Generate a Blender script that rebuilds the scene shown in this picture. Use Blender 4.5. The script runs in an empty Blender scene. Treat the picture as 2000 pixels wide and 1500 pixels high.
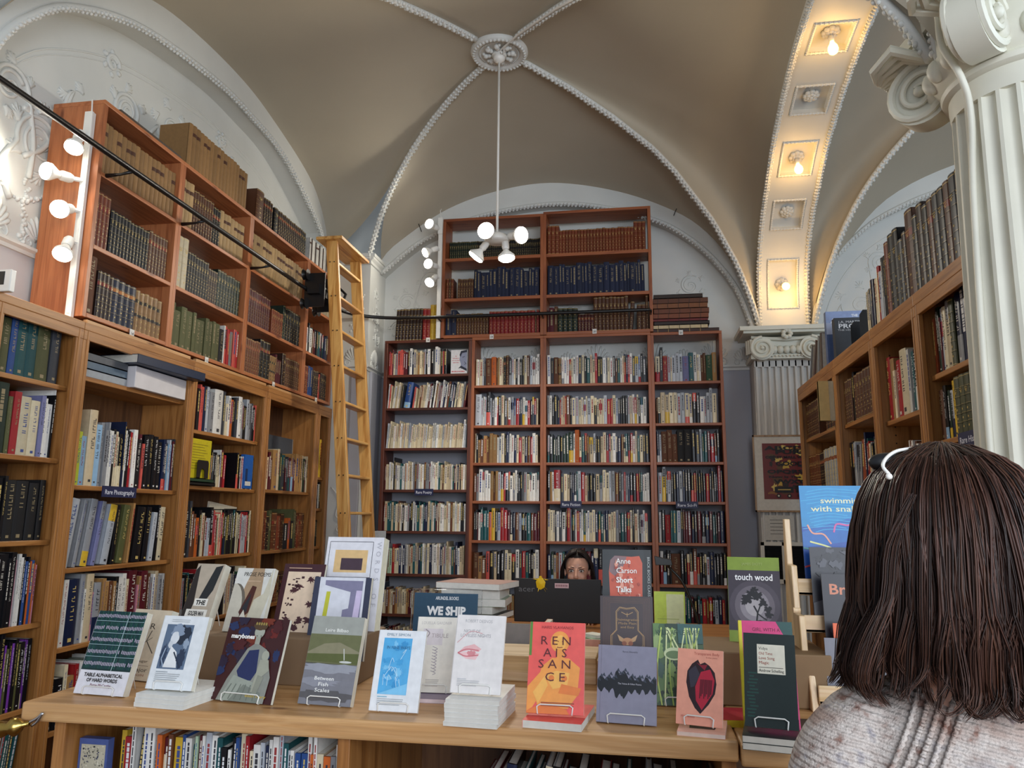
import bpy, math, random
from mathutils import Vector, Matrix
from mathutils.bvhtree import BVHTree
S = bpy.context.scene
COL = S.collection
PI = math.pi
RN = random.Random(11)

# ------------------------------------------------------------------ camera
cam = bpy.data.cameras.new('camera')
cam.sensor_width = 36.0
cam.lens = 1478.0 / 2000.0 * 36.0
cam.clip_start = 0.05
camo = bpy.data.objects.new('camera', cam)
COL.objects.link(camo)
yw, pt, rl = math.radians(-9.54), math.radians(9.96), math.radians(.455)
fw = Vector((math.sin(yw) * math.cos(pt), math.cos(yw) * math.cos(pt), math.sin(pt)))
ri = Vector((math.cos(yw), -math.sin(yw), 0))
up = ri.cross(fw)
ri2 = ri * math.cos(rl) + up * math.sin(rl)
up2 = -ri * math.sin(rl) + up * math.cos(rl)
CAM = Vector((0, 0, 1.5))
mw = Matrix((ri2, up2, -fw)).transposed().to_4x4()
mw.translation = CAM
camo.matrix_world = mw
S.camera = camo

# ------------------------------------------------------------------ light and exposure
S.view_settings.view_transform = 'Standard'
S.view_settings.look = 'None'
S.view_settings.exposure = 0.36
S.view_settings.gamma = 1.0
S.view_settings.use_curve_mapping = False
W = bpy.data.worlds.new('daylight'); S.world = W; W.use_nodes = True
W.node_tree.nodes['Background'].inputs[0].default_value = (.74, .84, 1, 1)
W.node_tree.nodes['Background'].inputs[1].default_value = .36

def area(name, loc, target, size, power, color):
    l = bpy.data.lights.new(name, 'AREA'); l.shape = 'RECTANGLE'
    l.size, l.size_y = size; l.energy = power; l.color = color
    o = bpy.data.objects.new(name, l); COL.objects.link(o)
    o.location = loc
    o.rotation_euler = (Vector(target) - Vector(loc)).to_track_quat('-Z', 'Y').to_euler()
    return o
area('shop_window_daylight', (1.6, -2.6, 2.3), (-.3, 5, 1.5), (3.2, 2.6), 185, (.86, .92, 1))
area('side_window_daylight', (4.4, 1.2, 2.6), (0.6, 3.6, 2.4), (2.4, 2.6), 75, (.70, .85, 1))

def lamp(name, loc, power, color, r=.035, spot=None, aim=None):
    l = bpy.data.lights.new(name, 'SPOT' if spot else 'POINT')
    l.energy = power; l.color = color; l.shadow_soft_size = r
    o = bpy.data.objects.new(name, l); COL.objects.link(o); o.location = loc
    if spot:
        l.spot_size = math.radians(spot); l.spot_blend = .6
        o.rotation_euler = Vector(aim).to_track_quat('-Z', 'Y').to_euler()
    return o

# ------------------------------------------------------------------ materials
def lin(h):
    v = [int(h[i:i + 2], 16) / 255 for i in (0, 2, 4)]
    return tuple(c / 12.92 if c <= .04045 else ((c + .055) / 1.055) ** 2.4 for c in v)
def nodemat(name):
    m = bpy.data.materials.new(name); m.use_nodes = True
    nt = m.node_tree; b = nt.nodes['Principled BSDF']
    return m, nt, b
def ramp(nt, fac, stops):
    r = nt.nodes.new('ShaderNodeValToRGB')
    e = r.color_ramp.elements
    e[0].position, e[0].color = stops[0][0], (*stops[0][1], 1)
    e[1].position, e[1].color = stops[-1][0], (*stops[-1][1], 1)
    for p, c in stops[1:-1]:
        x = e.new(p); x.color = (*c, 1)
    nt.links.new(fac, r.inputs[0])
    return r.outputs[0]
def bump(nt, b, height, strength, dist=.002):
    n = nt.nodes.new('ShaderNodeBump'); n.inputs['Strength'].default_value = strength
    n.inputs['Distance'].default_value = dist
    nt.links.new(height, n.inputs['Height']); nt.links.new(n.outputs[0], b.inputs['Normal'])
def noise(nt, scale, detail=4, vec=None, mscale=None):
    n = nt.nodes.new('ShaderNodeTexNoise'); n.inputs['Scale'].default_value = scale
    n.inputs['Detail'].default_value = detail
    tc = nt.nodes.new('ShaderNodeTexCoord')
    if mscale:
        mp = nt.nodes.new('ShaderNodeMapping'); mp.inputs['Scale'].default_value = mscale
        nt.links.new(tc.outputs['Object'], mp.inputs[0]); nt.links.new(mp.outputs[0], n.inputs['Vector'])
    else:
        nt.links.new(tc.outputs['Object'], n.inputs['Vector'])
    return n
def plain(name, hexc, rough=.5, metal=0, var=.06, nscale=8, emit=None, bumpy=0, coat=0):
    m, nt, b = nodemat(name)
    c = lin(hexc)
    n = noise(nt, nscale)
    lo = tuple(x * (1 - var * 1.6) for x in c); hi = tuple(min(1, x * (1 + var)) for x in c)
    nt.links.new(ramp(nt, n.outputs[0], [(.3, lo), (.7, hi)]), b.inputs['Base Color'])
    b.inputs['Roughness'].default_value = rough
    b.inputs['Metallic'].default_value = metal
    if coat: b.inputs['Coat Weight'].default_value = coat
    if emit:
        b.inputs['Emission Color'].default_value = (*lin(emit[0]), 1)
        b.inputs['Emission Strength'].default_value = emit[1]
    if bumpy: bump(nt, b, n.outputs[0], bumpy)
    return m
WOODS = {}
def wood(kind, axis):
    """kind of timber, grain running along axis x, y or z (object space)"""
    key = kind + axis
    if key in WOODS: return WOODS[key]
    cols = {'cedar': ('a2603a', 'b37046', '864a2a'), 'oak': ('93602f', 'a8743f', '744822'), 'walnut': ('4a2419', '5f3020', '2c140d'),
            'pine': ('8a4a2a', '9c5933', '6a341c'), 'fir': ('b5803f', 'd2a460', '8a5a26'), 'maple': ('b88a58', 'c69a68', 'a67848'),
            'birch': ('c9a878', 'dcc09a', 'b08c5c'), 'box': ('8a6a48', '9c7b56', '6f5236'), 'carcass': ('5c3b22', '6e4a2c', '3c2412')}[kind]
    m, nt, b = nodemat('wood_' + kind + '_' + axis)
    sc = {'x': (.7, 9, 9), 'y': (9, .7, 9), 'z': (9, 9, .7)}[axis]
    n = noise(nt, 2.2, 6, mscale=sc)
    n.inputs['Distortion'].default_value = 1.2
    sc2 = {'x': (4, 160, 160), 'y': (160, 4, 160), 'z': (160, 160, 4)}[axis]
    n2 = noise(nt, 1, 2, mscale=sc2)
    c = ramp(nt, n.outputs[0], [(.25, lin(cols[2])), (.42, lin(cols[0])), (.55, lin(cols[1])), (.8, lin(cols[0]))])
    sc3 = {'x': (2.2, 7, 7), 'y': (7, 2.2, 7), 'z': (7, 7, 2.2)}[axis]
    v = nt.nodes.new('ShaderNodeTexVoronoi'); v.inputs['Scale'].default_value = .8
    tc = nt.nodes.new('ShaderNodeTexCoord'); mp = nt.nodes.new('ShaderNodeMapping')
    mp.inputs['Scale'].default_value = sc3
    nt.links.new(tc.outputs['Object'], mp.inputs[0]); nt.links.new(mp.outputs[0], v.inputs['Vector'])
    k = ramp(nt, v.outputs['Distance'], [(.035, (.22, .12, .08)), (.09, (1, 1, 1))])
    mx = nt.nodes.new('ShaderNodeMixRGB'); mx.blend_type = 'MULTIPLY'; mx.inputs[0].default_value = .75
    nt.links.new(c, mx.inputs[1]); nt.links.new(k, mx.inputs[2])
    mx2 = nt.nodes.new('ShaderNodeMixRGB'); mx2.blend_type = 'OVERLAY'; mx2.inputs[0].default_value = .25
    nt.links.new(mx.outputs[0], mx2.inputs[1]); nt.links.new(n2.outputs[0], mx2.inputs[2])
    nt.links.new(mx2.outputs[0], b.inputs['Base Color'])
    b.inputs['Roughness'].default_value = .42
    bump(nt, b, n2.outputs[0], .25, .001)
    WOODS[key] = m
    return m
PLASTER = plain('plaster_white', 'cfd0cb', .6, var=.03, nscale=3)
RELIEF = plain('plaster_relief', 'd2d3ce', .55, var=.03, nscale=5)
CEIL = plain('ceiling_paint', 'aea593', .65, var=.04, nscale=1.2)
LOWER = plain('wall_paint_lilac_grey', 'a4a5ae', .6, var=.05, nscale=1.5)
STONE = plain('column_paint', 'd8d6c6', .5, var=.04, nscale=6)
WMETAL = plain('white_enamel', 'e6e4dd', .35, var=.02)
BMETAL = plain('black_steel', '121214', .35, var=.1)
BRASS = plain('brass', 'b89a52', .25, 1.0, var=.1)
CHROME = plain('chrome', 'c8c8c8', .15, 1.0)
BULB = plain('frosted_bulb_lit', 'ffffff', .4, emit=('fff4e0', 14))
EDISON = plain('amber_bulb_lit', 'ffd080', .2, emit=('ffb848', 12))
FLOORM = wood('carcass', 'y')
def vcol(name, bumpy=0, alpha_rough=True):
    m, nt, b = nodemat(name)
    a = nt.nodes.new('ShaderNodeAttribute'); a.attribute_name = 'Col'
    n = noise(nt, 45, 5)
    r = ramp(nt, n.outputs[0], [(.3, (.87, .87, .87)), (.7, (1, 1, 1))])
    mx = nt.nodes.new('ShaderNodeMixRGB'); mx.blend_type = 'MULTIPLY'; mx.inputs[0].default_value = 1
    nt.links.new(a.outputs['Color'], mx.inputs[1]); nt.links.new(r, mx.inputs[2])
    nt.links.new(mx.outputs[0], b.inputs['Base Color'])
    nt.links.new(a.outputs['Alpha'], b.inputs['Roughness'])
    b.inputs['Specular IOR Level'].default_value = .4
    if bumpy: bump(nt, b, n.outputs[0], bumpy)
    return m
BOOKM = vcol('book_cover', .1)
PRINT = vcol('printed_cover')

# ------------------------------------------------------------------ mesh builder
class MB:
    def __init__(self):
        self.v, self.f, self.m, self.c = [], [], [], []
        self.T = Matrix.Identity(4); self.cc = (.5, .5, .5, .5); self.mi = 0
    def color(self, h, rough=.5):
        self.cc = (*(lin(h) if isinstance(h, str) else h), rough); return self
    def add(self, vs, fs):
        n = len(self.v)
        T = self.T
        self.v += [tuple(T @ Vector(p)) for p in vs]
        for f in fs:
            self.f.append(tuple(i + n for i in f)); self.m.append(self.mi); self.c.append(self.cc)
    def box(self, x0, x1, y0, y1, z0, z1):
        self.add([(x0, y0, z0), (x1, y0, z0), (x1, y1, z0), (x0, y1, z0), (x0, y0, z1), (x1, y0, z1), (x1, y1, z1), (x0, y1, z1)],
                 [(0, 3, 2, 1), (4, 5, 6, 7), (0, 1, 5, 4), (1, 2, 6, 5), (2, 3, 7, 6), (3, 0, 4, 7)])
    def poly(self, pts):
        self.add(pts, [tuple(range(len(pts)))])
    def prism(self, pts, d):
        """closed polygon extruded by vector d"""
        n = len(pts); d = Vector(d)
        self.add(list(pts) + [tuple(Vector(p) + d) for p in pts],
                 [tuple(range(n))[::-1], tuple(range(n, 2 * n))] + [(i, (i + 1) % n, n + (i + 1) % n, n + i) for i in range(n)])
    def tube(self, path, r, n=8, caps=True, flat=1):
        path = [Vector(p) for p in path]; k = len(path)
        rs = r if isinstance(r, (list, tuple)) else [r] * k
        t = (path[1] - path[0]).normalized()
        u = t.orthogonal().normalized(); vs = []; prev = t
        for i, p in enumerate(path):
            if i: 
                t = (path[min(i + 1, k - 1)] - path[i - 1])
                if t.length < 1e-9: t = prev.copy()
                t.normalize()
                q = prev.rotation_difference(t); u = (q @ u).normalized(); prev = t
            w = t.cross(u)
            for j in range(n):
                a = 2 * PI * j / n
                vs.append(tuple(p + (u * math.cos(a) + w * math.sin(a) * flat) * rs[i]))
        fs = [(i * n + j, i * n + (j + 1) % n, (i + 1) * n + (j + 1) % n, (i + 1) * n + j) for i in range(k - 1) for j in range(n)]
        if caps: fs += [tuple(range(n))[::-1], tuple(range((k - 1) * n, k * n))]
        self.add(vs, fs)
    def lathe(self, prof, n=24, o=(0, 0, 0), rad=None):
        """profile (r, z) about z at o; rad(angle, r) may flute it"""
        vs = []
        for r, z in prof:
            for j in range(n):
                a = 2 * PI * j / n
                q = rad(a, r) if rad else r
                vs.append((o[0] + q * math.cos(a), o[1] + q * math.sin(a), o[2] + z))
        k = len(prof)
        fs = [(i * n + j, i * n + (j + 1) % n, (i + 1) * n + (j + 1) % n, (i + 1) * n + j) for i in range(k - 1) for j in range(n)]
        if prof[0][0] > 1e-6: fs.append(tuple(range(n))[::-1])
        if prof[-1][0] > 1e-6: fs.append(tuple(range((k - 1) * n, k * n)))
        self.add(vs, fs)
    def sphere(self, c, r, n=12, sc=(1, 1, 1)):
        vs, fs = [], []
        for i in range(n + 1):
            th = PI * i / n
            for j in range(2 * n):
                ph = PI * j / n
                vs.append((c[0] + r * sc[0] * math.sin(th) * math.cos(ph), c[1] + r * sc[1] * math.sin(th) * math.sin(ph), c[2] + r * sc[2] * math.cos(th)))
        for i in range(n):
            for j in range(2 * n):
                fs.append((i * 2 * n + j, (i + 1) * 2 * n + j, (i + 1) * 2 * n + (j + 1) % (2 * n), i * 2 * n + (j + 1) % (2 * n)))
        self.add(vs, fs)
    def grid(self, P, cu=False):
        """P[i][j] points"""
        a, b = len(P), len(P[0])
        self.add([tuple(p) for row in P for p in row], [(i * b + j, i * b + j + 1, (i + 1) * b + j + 1, (i + 1) * b + j) for i in range(a - 1) for j in range(b - 1)])
    def mesh(self, name, mats, smooth=False):
        me = bpy.data.meshes.new(name)
        me.from_pydata(self.v, [], self.f)
        for m in mats: me.materials.append(m)
        me.polygons.foreach_set('material_index', self.m)
        if any(c != (.5, .5, .5, .5) for c in self.c):
            at = me.color_attributes.new('Col', 'FLOAT_COLOR', 'CORNER')
            buf = []
            for p, c in zip(self.f, self.c): buf += list(c) * len(p)
            at.data.foreach_set('color', buf)
        if smooth: me.polygons.foreach_set('use_smooth', [True] * len(self.f))
        me.update(); me.validate()
        return me
    def build(self, name, mats, parent=None, smooth=False, loc=None, bevel=0, autos=False, **props):
        if not isinstance(mats, (list, tuple)): mats = [mats]
        me = self.mesh(name, mats, smooth or autos)
        o = bpy.data.objects.new(name, me); COL.objects.link(o)
        if autos: me.set_sharp_from_angle(angle=math.radians(40))
        if parent: o.parent = parent
        if loc is not None: o.location = loc
        if bevel:
            b = o.modifiers.new('bevel', 'BEVEL'); b.width = bevel; b.segments = 2; b.limit_method = 'ANGLE'
        for k, w in props.items(): o[k] = w
        return o
def empty(name, loc=(0, 0, 0), rz=0, **props):
    o = bpy.data.objects.new(name, None); COL.objects.link(o)
    o.empty_display_size = .05
    o.location = loc; o.rotation_euler = (0, 0, rz)
    for k, w in props.items(): o[k] = w
    return o
def thing(name, label, cat, loc=(0, 0, 0), rz=0, group=None):
    o = empty(name, loc, rz, label=label, category=cat)
    if group: o['group'] = group
    return o
def evalmesh(ob):
    bpy.context.view_layer.update()
    dg = bpy.context.evaluated_depsgraph_get()
    me = bpy.data.meshes.new_from_object(ob.evaluated_get(dg))
    return me
TXT = {}
def textpolys(s, bold=0.0):
    """polygons of a line of lettering, height about 1"""
    key = (s, bold)
    if key in TXT: return TXT[key]
    cu = bpy.data.curves.new('lettering', 'FONT'); cu.body = s; cu.size = 1.0
    cu.resolution_u = 2; cu.offset = bold; cu.align_x = 'LEFT'; cu.fill_mode = 'FRONT'
    ob = bpy.data.objects.new('lettering', cu); COL.objects.link(ob)
    me = evalmesh(ob)
    vs = [(v.co.x, v.co.y) for v in me.vertices]; fs = [tuple(p.vertices) for p in me.polygons]
    bpy.data.objects.remove(ob); bpy.data.meshes.remove(me); bpy.data.curves.remove(cu)
    w = max([v[0] for v in vs], default=1)
    TXT[key] = (vs, fs, w)
    return TXT[key]
def text(mb, s, org, ux, uy, size, align='C', bold=0.0, shear=0, width=None, stretch=1):
    """lettering laid into the mesh on the plane (ux, uy); org is the baseline anchor"""
    vs, fs, w = textpolys(s, bold)
    ux, uy, org = Vector(ux), Vector(uy), Vector(org)
    sx = size * stretch
    if width: sx = width / w
    off = {'C': -w / 2, 'L': 0, 'R': -w}[align]
    mb.add([tuple(org + ux * ((x + off + shear * y) * sx) + uy * (y * size)) for x, y in vs], fs)
def spline(pts, n=40):
    """Catmull-Rom through the points"""
    P = [Vector(p) for p in pts]; P = [P[0] * 2 - P[1]] + P + [P[-1] * 2 - P[-2]]
    out = []; segs = len(P) - 3
    for i in range(n + 1):
        u = i / n * segs; k = min(int(u), segs - 1); t = u - k
        a, b, c, d = P[k:k + 4]
        out.append(.5 * ((2 * b) + (c - a) * t + (2 * a - 5 * b + 4 * c - d) * t * t + (3 * b - a - 3 * c + d) * t ** 3))
    return out
def spline_len(pts, n=40):
    """spline resampled to even steps"""
    P = spline(pts, 200); L = [0]
    for a, b in zip(P, P[1:]): L.append(L[-1] + (b - a).length)
    out = []; k = 0
    for i in range(n + 1):
        s = L[-1] * i / n
        while k < len(L) - 2 and L[k + 1] < s: k += 1
        t = (s - L[k]) / max(1e-9, L[k + 1] - L[k]); out.append(P[k].lerp(P[k + 1], t))
    return out
def ordinal(n):
    a = ['zeroth', 'first', 'second', 'third', 'fourth', 'fifth', 'sixth', 'seventh', 'eighth', 'ninth', 'tenth', 'eleventh', 'twelfth', 'thirteenth', 'fourteenth',
         'fifteenth', 'sixteenth', 'seventeenth', 'eighteenth', 'nineteenth']
    if n < 20: return a[n]
    t = {2: 'twent', 3: 'thirt', 4: 'fort', 5: 'fift', 6: 'sixt'}[n // 10]
    return t + 'ieth' if n % 10 == 0 else t + 'y ' + a[n % 10]
# ------------------------------------------------------------------ the room
m = MB(); m.box(-3.4, 5, -3.2, 7.1, -.05, 0); m.build('floor', FLOORM, kind='structure')
XL, YB = -3.08, 6.85
WLEFT = plain('wall_paint_pale_grey', 'b9b8ba', .6, var=.04, nscale=1.5)
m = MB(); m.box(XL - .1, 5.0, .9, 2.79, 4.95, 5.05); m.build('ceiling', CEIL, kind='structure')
m = MB(); m.box(XL, -2.80, 2.0, 2.42, 2.46, 4.95); m.build('wall_front_pier', PLASTER, kind='structure')
m = MB(); m.box(XL - .1, XL, -.6, YB + .1, 0, 2.82); m.mi = 1; m.box(XL - .1, XL, -.6, YB + .1, 2.82, 5.3)
m.build('wall_left', [WLEFT, PLASTER], kind='structure')
m = MB(); m.box(XL - .1, 5.1, YB, YB + .1, 0, 2.82); m.mi = 1; m.box(XL - .1, 5.1, YB, YB + .1, 2.82, 5.3)
m.build('wall_back', [LOWER, PLASTER], kind='structure')
m = MB(); m.box(5, 5.1, 3.0, YB, 0, 5.3); m.build('wall_right', PLASTER, kind='structure')
# picture rail mouldings
trim_n = [0]
def trim(mb, mat=None, **k):
    trim_n[0] += 1
    return mb.build('trim_%d' % trim_n[0], mat or RELIEF, kind='structure', **k)
def cornice(pts, z, prof=((0, 0), (.012, 0), (.012, .02), (.03, .03), (.03, .045), (0, .045)), out=None):
    m = MB()
    for (a, b, nrm) in pts:
        a, b, nrm = Vector((*a, z)), Vector((*b, z)), Vector((*nrm, 0))
        ring = [nrm * p + Vector((0, 0, q)) for p, q in prof]
        m.prism([tuple(a + r) for r in ring], tuple(b - a))
    return m
trim(cornice([((XL, YB), (5, YB), (0, -1))], 2.80))
trim(cornice([((XL, .6), (XL, YB), (1, 0))], 2.80))

MED = Vector((-.965, 5.05, 4.93))
def ribz(s, zc):
    tab = [(0, 4.93), (.1, 4.91), (.24, 4.83), (.4, 4.70), (.56, 4.53), (.65, 4.38), (.81, 4.02), (.91, 3.68), (.97, 3.38), (1, 3.15)]
    for (a, za), (b, zb) in zip(tab, tab[1:]):
        if s <= b: z = za + (zb - za) * (s - a) / (b - a); break
    return 4.93 - (4.93 - z) * (4.93 - zc) / (4.93 - 3.15) if zc < 3.6 else 4.93 - (4.93 - zc) * (math.pow(s, 2.3) * .75 + .25 * s ** 9)
def rib(corner, zc, n=40):
    c = Vector((corner[0], corner[1], 0)); M0 = Vector((MED.x, MED.y, 0)); out = []
    for i in range(n + 1):
        s = 1 - i / n
        p = M0.lerp(c, s); out.append(Vector((p.x, p.y, ribz(s, zc))))
    return out
cBL, cBR, cFL, cFR = ((-2.45, 6.45), 3.90), ((1.06, 6.66), 3.15), ((-2.82, 2.62), 3.80), ((1.07, 2.7), 3.15)
ribs = {k: rib(*c) for k, c in dict(BL=cBL, BR=cBR, FL=cFL, FR=cFR).items()}
# arches where the vault meets the walls
A_back = spline_len([(-2.42, 6.7, 3.93), (-2.29, 6.7, 4.08), (-1.81, 6.7, 4.4), (-1.3, 6.7, 4.57), (-.75, 6.7, 4.62), (-.13, 6.7, 4.49), (.4, 6.7, 4.25), (.69, 6.7, 4.0), (.89, 6.7, 3.68), (.99, 6.7, 3.36), (1.04, 6.7, 3.12)], 48)
A_left = spline_len([(-2.9, 6.5, 3.9), (-2.9, 6.47, 4.2), (-2.9, 6.1, 4.53), (-2.9, 5.26, 4.73), (-2.9, 4.69, 4.77), (-2.9, 4.03, 4.71), (-2.9, 3.6, 4.58), (-2.9, 3.2, 4.35), (-2.9, 2.92, 4.08), (-2.9, 2.70, 3.75)], 48)
SOF = [(6.69, 3.1), (6.67, 3.45), (6.57, 3.74), (6.3, 4.0), (6.05, 4.14), (5.7, 4.32), (5.3, 4.44), (4.85, 4.52), (4.4, 4.55), (3.9, 4.52), (3.4, 4.38), (3.0, 4.1), (2.75, 3.7), (2.64, 3.1)]
def sofx(x, dz=0): return [(x, y - (0 if i else 0), z + dz) for i, (y, z) in enumerate(SOF)]
A_right = spline_len([(1.07, y + (.05 if y > 4.4 else -.05), z + .13 * min(1, (z - 3.1) * 2)) for y, z in SOF], 48)
A_front = spline_len([(-2.85, 2.68, 3.8), (-2.4, 2.8, 4.3), (-1.8, 2.8, 4.55), (-.8, 2.8, 4.66), (.2, 2.8, 4.45), (.7, 2.8, 4.05), (1.0, 2.75, 3.5), (1.07, 2.68, 3.12)], 48)
def web(Aa, Bb, arch):
    """vault panel from rib Aa to rib Bb (both run corner to boss), its outer edge on the arch"""
    n = len(Aa) - 1; k = len(arch) - 1; P = []
    chord0 = [Aa[0].lerp(Bb[0], j / k) for j in range(k + 1)]
    mid = k // 2
    crown0 = max(p.z for p in arch); rz0 = (arch[0].z + arch[k].z) / 2
    for i in range(n + 1):
        t = i / n
        rz = (Aa[i].z + Bb[i].z) / 2
        crown = crown0 + (4.93 - crown0) * (1 - (1 - t) ** 1.6)
        w = max(0, (crown - rz) / (crown0 - rz0)) * (1 if t < 1 else 0)
        w = min(w, (1 - t) ** .5)
        row = []
        for j in range(k + 1):
            s = j / k
            d = arch[j] - arch[0].lerp(arch[k], s)
            p = Aa[i].lerp(Bb[i], s) + (arch[0].lerp(arch[k], s) - chord0[j]) * (1 - t) ** 12
            xy = (1 - t) ** 1.0
            row.append(Vector((p.x + d.x * xy, p.y + d.y * xy, p.z + d.z * w)))
        P.append(row)
    m = MB(); m.grid(P)
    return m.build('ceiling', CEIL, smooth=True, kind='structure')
web(ribs['BL'], ribs['BR'], A_back)
web(ribs['FL'], ribs['BL'], A_left[::-1])
web(ribs['BR'], ribs['FR'], A_right)
web(ribs['FL'], ribs['FR'], A_front)
def beaded(path, r, step=.035, bead=.011, inner=None, mat=None, flat=1):
    """moulding with a row of small leaf beads along it"""
    m = MB(); m.tube(path, r, 8)
    L = 0; R = random.Random(3)
    pts = spline_len(path, max(4, int(sum((Vector(b) - Vector(a)).length for a, b in zip(path, path[1:])) / step)))
    for i, p in enumerate(pts[1:-1]):
        d = (pts[i + 2] - pts[i]).normalized(); side = d.cross(Vector((0, 0, 1)))
        if side.length < .1: side = Vector((1, 0, 0))
        side.normalize(); upv = side.cross(d)
        for sgn in (-1, 0, 1):
            c = p + side * sgn * r * .9 - upv * r * (.5 if sgn else 1.0) * (1 if upv.z > 0 else -1)
            m.sphere(c, bead * R.uniform(.7, 1.2), 4)
    return trim(m, mat, smooth=True)
for k in ribs: beaded([p - Vector((0, 0, .01)) for p in ribs[k][:-3]], .022, .04, .012)
# blind arches: face, beaded edge and reveal
def blind_arch(outer, inner, back, ax):
    m = MB()
    m.grid([outer, inner])
    bk = [Vector(p) for p in inner]
    for p in bk: p[ax] = back
    m.grid([inner, bk])
    # solid above the arch towards the wall so nothing shows behind it
    ob = [Vector(p) for p in outer]
    for p in ob: p[ax] = back
    m.grid([outer, ob])
    trim(m, PLASTER)
    beaded([tuple(p) for p in inner], .02, .035, .011)
I_back = spline_len([(-2.42, 6.7, 3.80), (-2.14, 6.7, 4.03), (-1.9, 6.7, 4.17), (-1.4, 6.7, 4.34), (-.75, 6.7, 4.41), (-.2, 6.7, 4.33), (.22, 6.7, 4.18), (.46, 6.7, 4.03), (.68, 6.7, 3.82), (.88, 6.7, 3.53), (.98, 6.7, 3.25), (1.03, 6.7, 3.06)], 48)
blind_arch(A_back, I_back, YB, 1)
I_left = spline_len([(-2.9, 6.45, 3.85), (-2.9, 6.36, 4.13), (-2.9, 5.61, 4.47), (-2.9, 5.0, 4.54), (-2.9, 4.48, 4.53), (-2.9, 3.70, 4.39), (-2.9, 3.15, 4.13), (-2.9, 2.89, 3.88), (-2.9, 2.76, 3.68), (-2.9, 2.6, 3.3)], 48)
A_left2 = A_left[:-1] + [Vector((-2.9, 2.70, 3.6))]
blind_arch(A_left, I_left, XL, 0)
# vault spandrels down onto the corner pier
m = MB(); m.box(XL, -2.42, 6.43, YB, 0, 3.9)
m.build('wall_corner_pier', PLASTER, kind='structure')
trim(cornice([((XL, 6.43), (-2.42, 6.43), (0, -1)), ((-2.42, 6.40), (-2.42, YB), (1, 0))], 3.80, ((0, 0), (.012, .004), (.012, .03), (.035, .05), (.035, .07), (.045, .07), (.045, .10), (0, .10))))
trim(cornice([((XL, 6.43), (-2.42, 6.43), (0, -1)), ((-2.42, 6.40), (-2.42, YB), (1, 0))], 2.80))
m = MB(); m.box(-2.55, -2.44, 6.395, 6.43, 0, 2.8); m.box(-2.42, -2.39, 6.5, 6.75, 0, 2.8); trim(m, LOWER, bevel=.006)

# right bay: vault panels over the second bay
MED2 = Vector((3.35, 4.8, 4.95))
def rib2(c, zc, n=30):
    out = []
    for i in range(n + 1):
        s = 1 - i / n
        out.append(Vector((MED2.x + (c[0] - MED2.x) * s, MED2.y + (c[1] - MED2.y) * s, 4.95 - (4.95 - zc) * (.62 * s ** 2.2 + .38 * s ** 9))))
    return out
r2 = dict(BL=rib2((1.5, 6.62), 3.12), BR=rib2((4.9, 6.62), 3.12), FL=rib2((1.5, 2.7), 3.15), FR=rib2((4.9, 2.7), 3.15))
B_back = spline_len([(1.5, 6.7, 3.12), (1.56, 6.7, 3.4), (1.76, 6.7, 3.77), (2.18, 6.7, 4.26), (2.77, 6.7, 4.55), (3.3, 6.7, 4.62), (3.9, 6.7, 4.5), (4.5, 6.7, 4.1), (4.85, 6.7, 3.5), (4.9, 6.7, 3.12)], 40)
B_left = spline_len([(1.48, y + (.05 if y > 4.4 else -.05), z + .13 * min(1, (z - 3.1) * 2)) for y, z in SOF], 40)
def web2(a, b, arch):
    global MED
    n = len(a) - 1; k = len(arch) - 1; P = []
    ch = [a[0].lerp(b[0], j / k) for j in range(k + 1)]
    c0 = max(p.z for p in arch); rz0 = (a[0].z + b[0].z) / 2
    for i in range(n + 1):
        t = i / n; rz = (a[i].z + b[i].z) / 2
        cr = c0 + (4.95 - c0) * (1 - (1 - t) ** 1.6); w = min(max(0, (cr - rz) / (c0 - rz0)), (1 - t) ** .5)
        P.append([Vector((a[i].lerp(b[i], j / k).x + (arch[j] - ch[j]).x * (1 - t), a[i].lerp(b[i], j / k).y + (arch[j] - ch[j]).y * (1 - t), a[i].lerp(b[i], j / k).z + (arch[j] - ch[j]).z * w)) for j in range(k + 1)])
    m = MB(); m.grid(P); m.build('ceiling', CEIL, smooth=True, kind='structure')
web2(r2['BL'], r2['BR'], B_back); web2(r2['BL'], r2['FL'], B_left)
beaded(r2['BL'][:-2], .022, .04, .012)
I2 = spline_len([(1.5, 6.7, 3.1), (1.56, 6.7, 3.38), (1.68, 6.7, 3.68), (1.9, 6.7, 3.93), (2.17, 6.7, 4.13), (2.67, 6.7, 4.33), (3.3, 6.7, 4.4), (4.0, 6.7, 4.2), (4.6, 6.7, 3.8), (4.85, 6.7, 3.1)], 40)
blind_arch(B_back, I2, YB, 1)

# coffered transverse arch
Ls = spline_len([(0, y, z) for y, z in SOF], 160)
x0, x1 = 1.07, 1.47
def wall_n(i):
    d = (Ls[min(i + 1, 160)] - Ls[max(i - 1, 0)]).normalized(); n = Vector((0, -d.z, d.y)); c = Vector((0, 4.65, 3.4)) - Ls[i]
    return -n if n.dot(c) > 0 else n          # away from the room
def near(y, z): return min(range(161), key=lambda i: (Ls[i].y - y) ** 2 + (Ls[i].z - z) ** 2)
coff = [(near(6.68, 3.3), near(6.58, 3.7)), (near(6.4, 3.91), near(6.15, 4.08)), (near(5.95, 4.2), near(5.66, 4.34)), (near(5.38, 4.42), near(5.1, 4.48)), (near(4.8, 4.52), near(4.52, 4.54)), (near(4.22, 4.55), near(3.94, 4.53))]
m = MB(); cx0, cx1 = 1.135, 1.405
incoff = set(i for a, b in coff for i in range(a, b))
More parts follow.
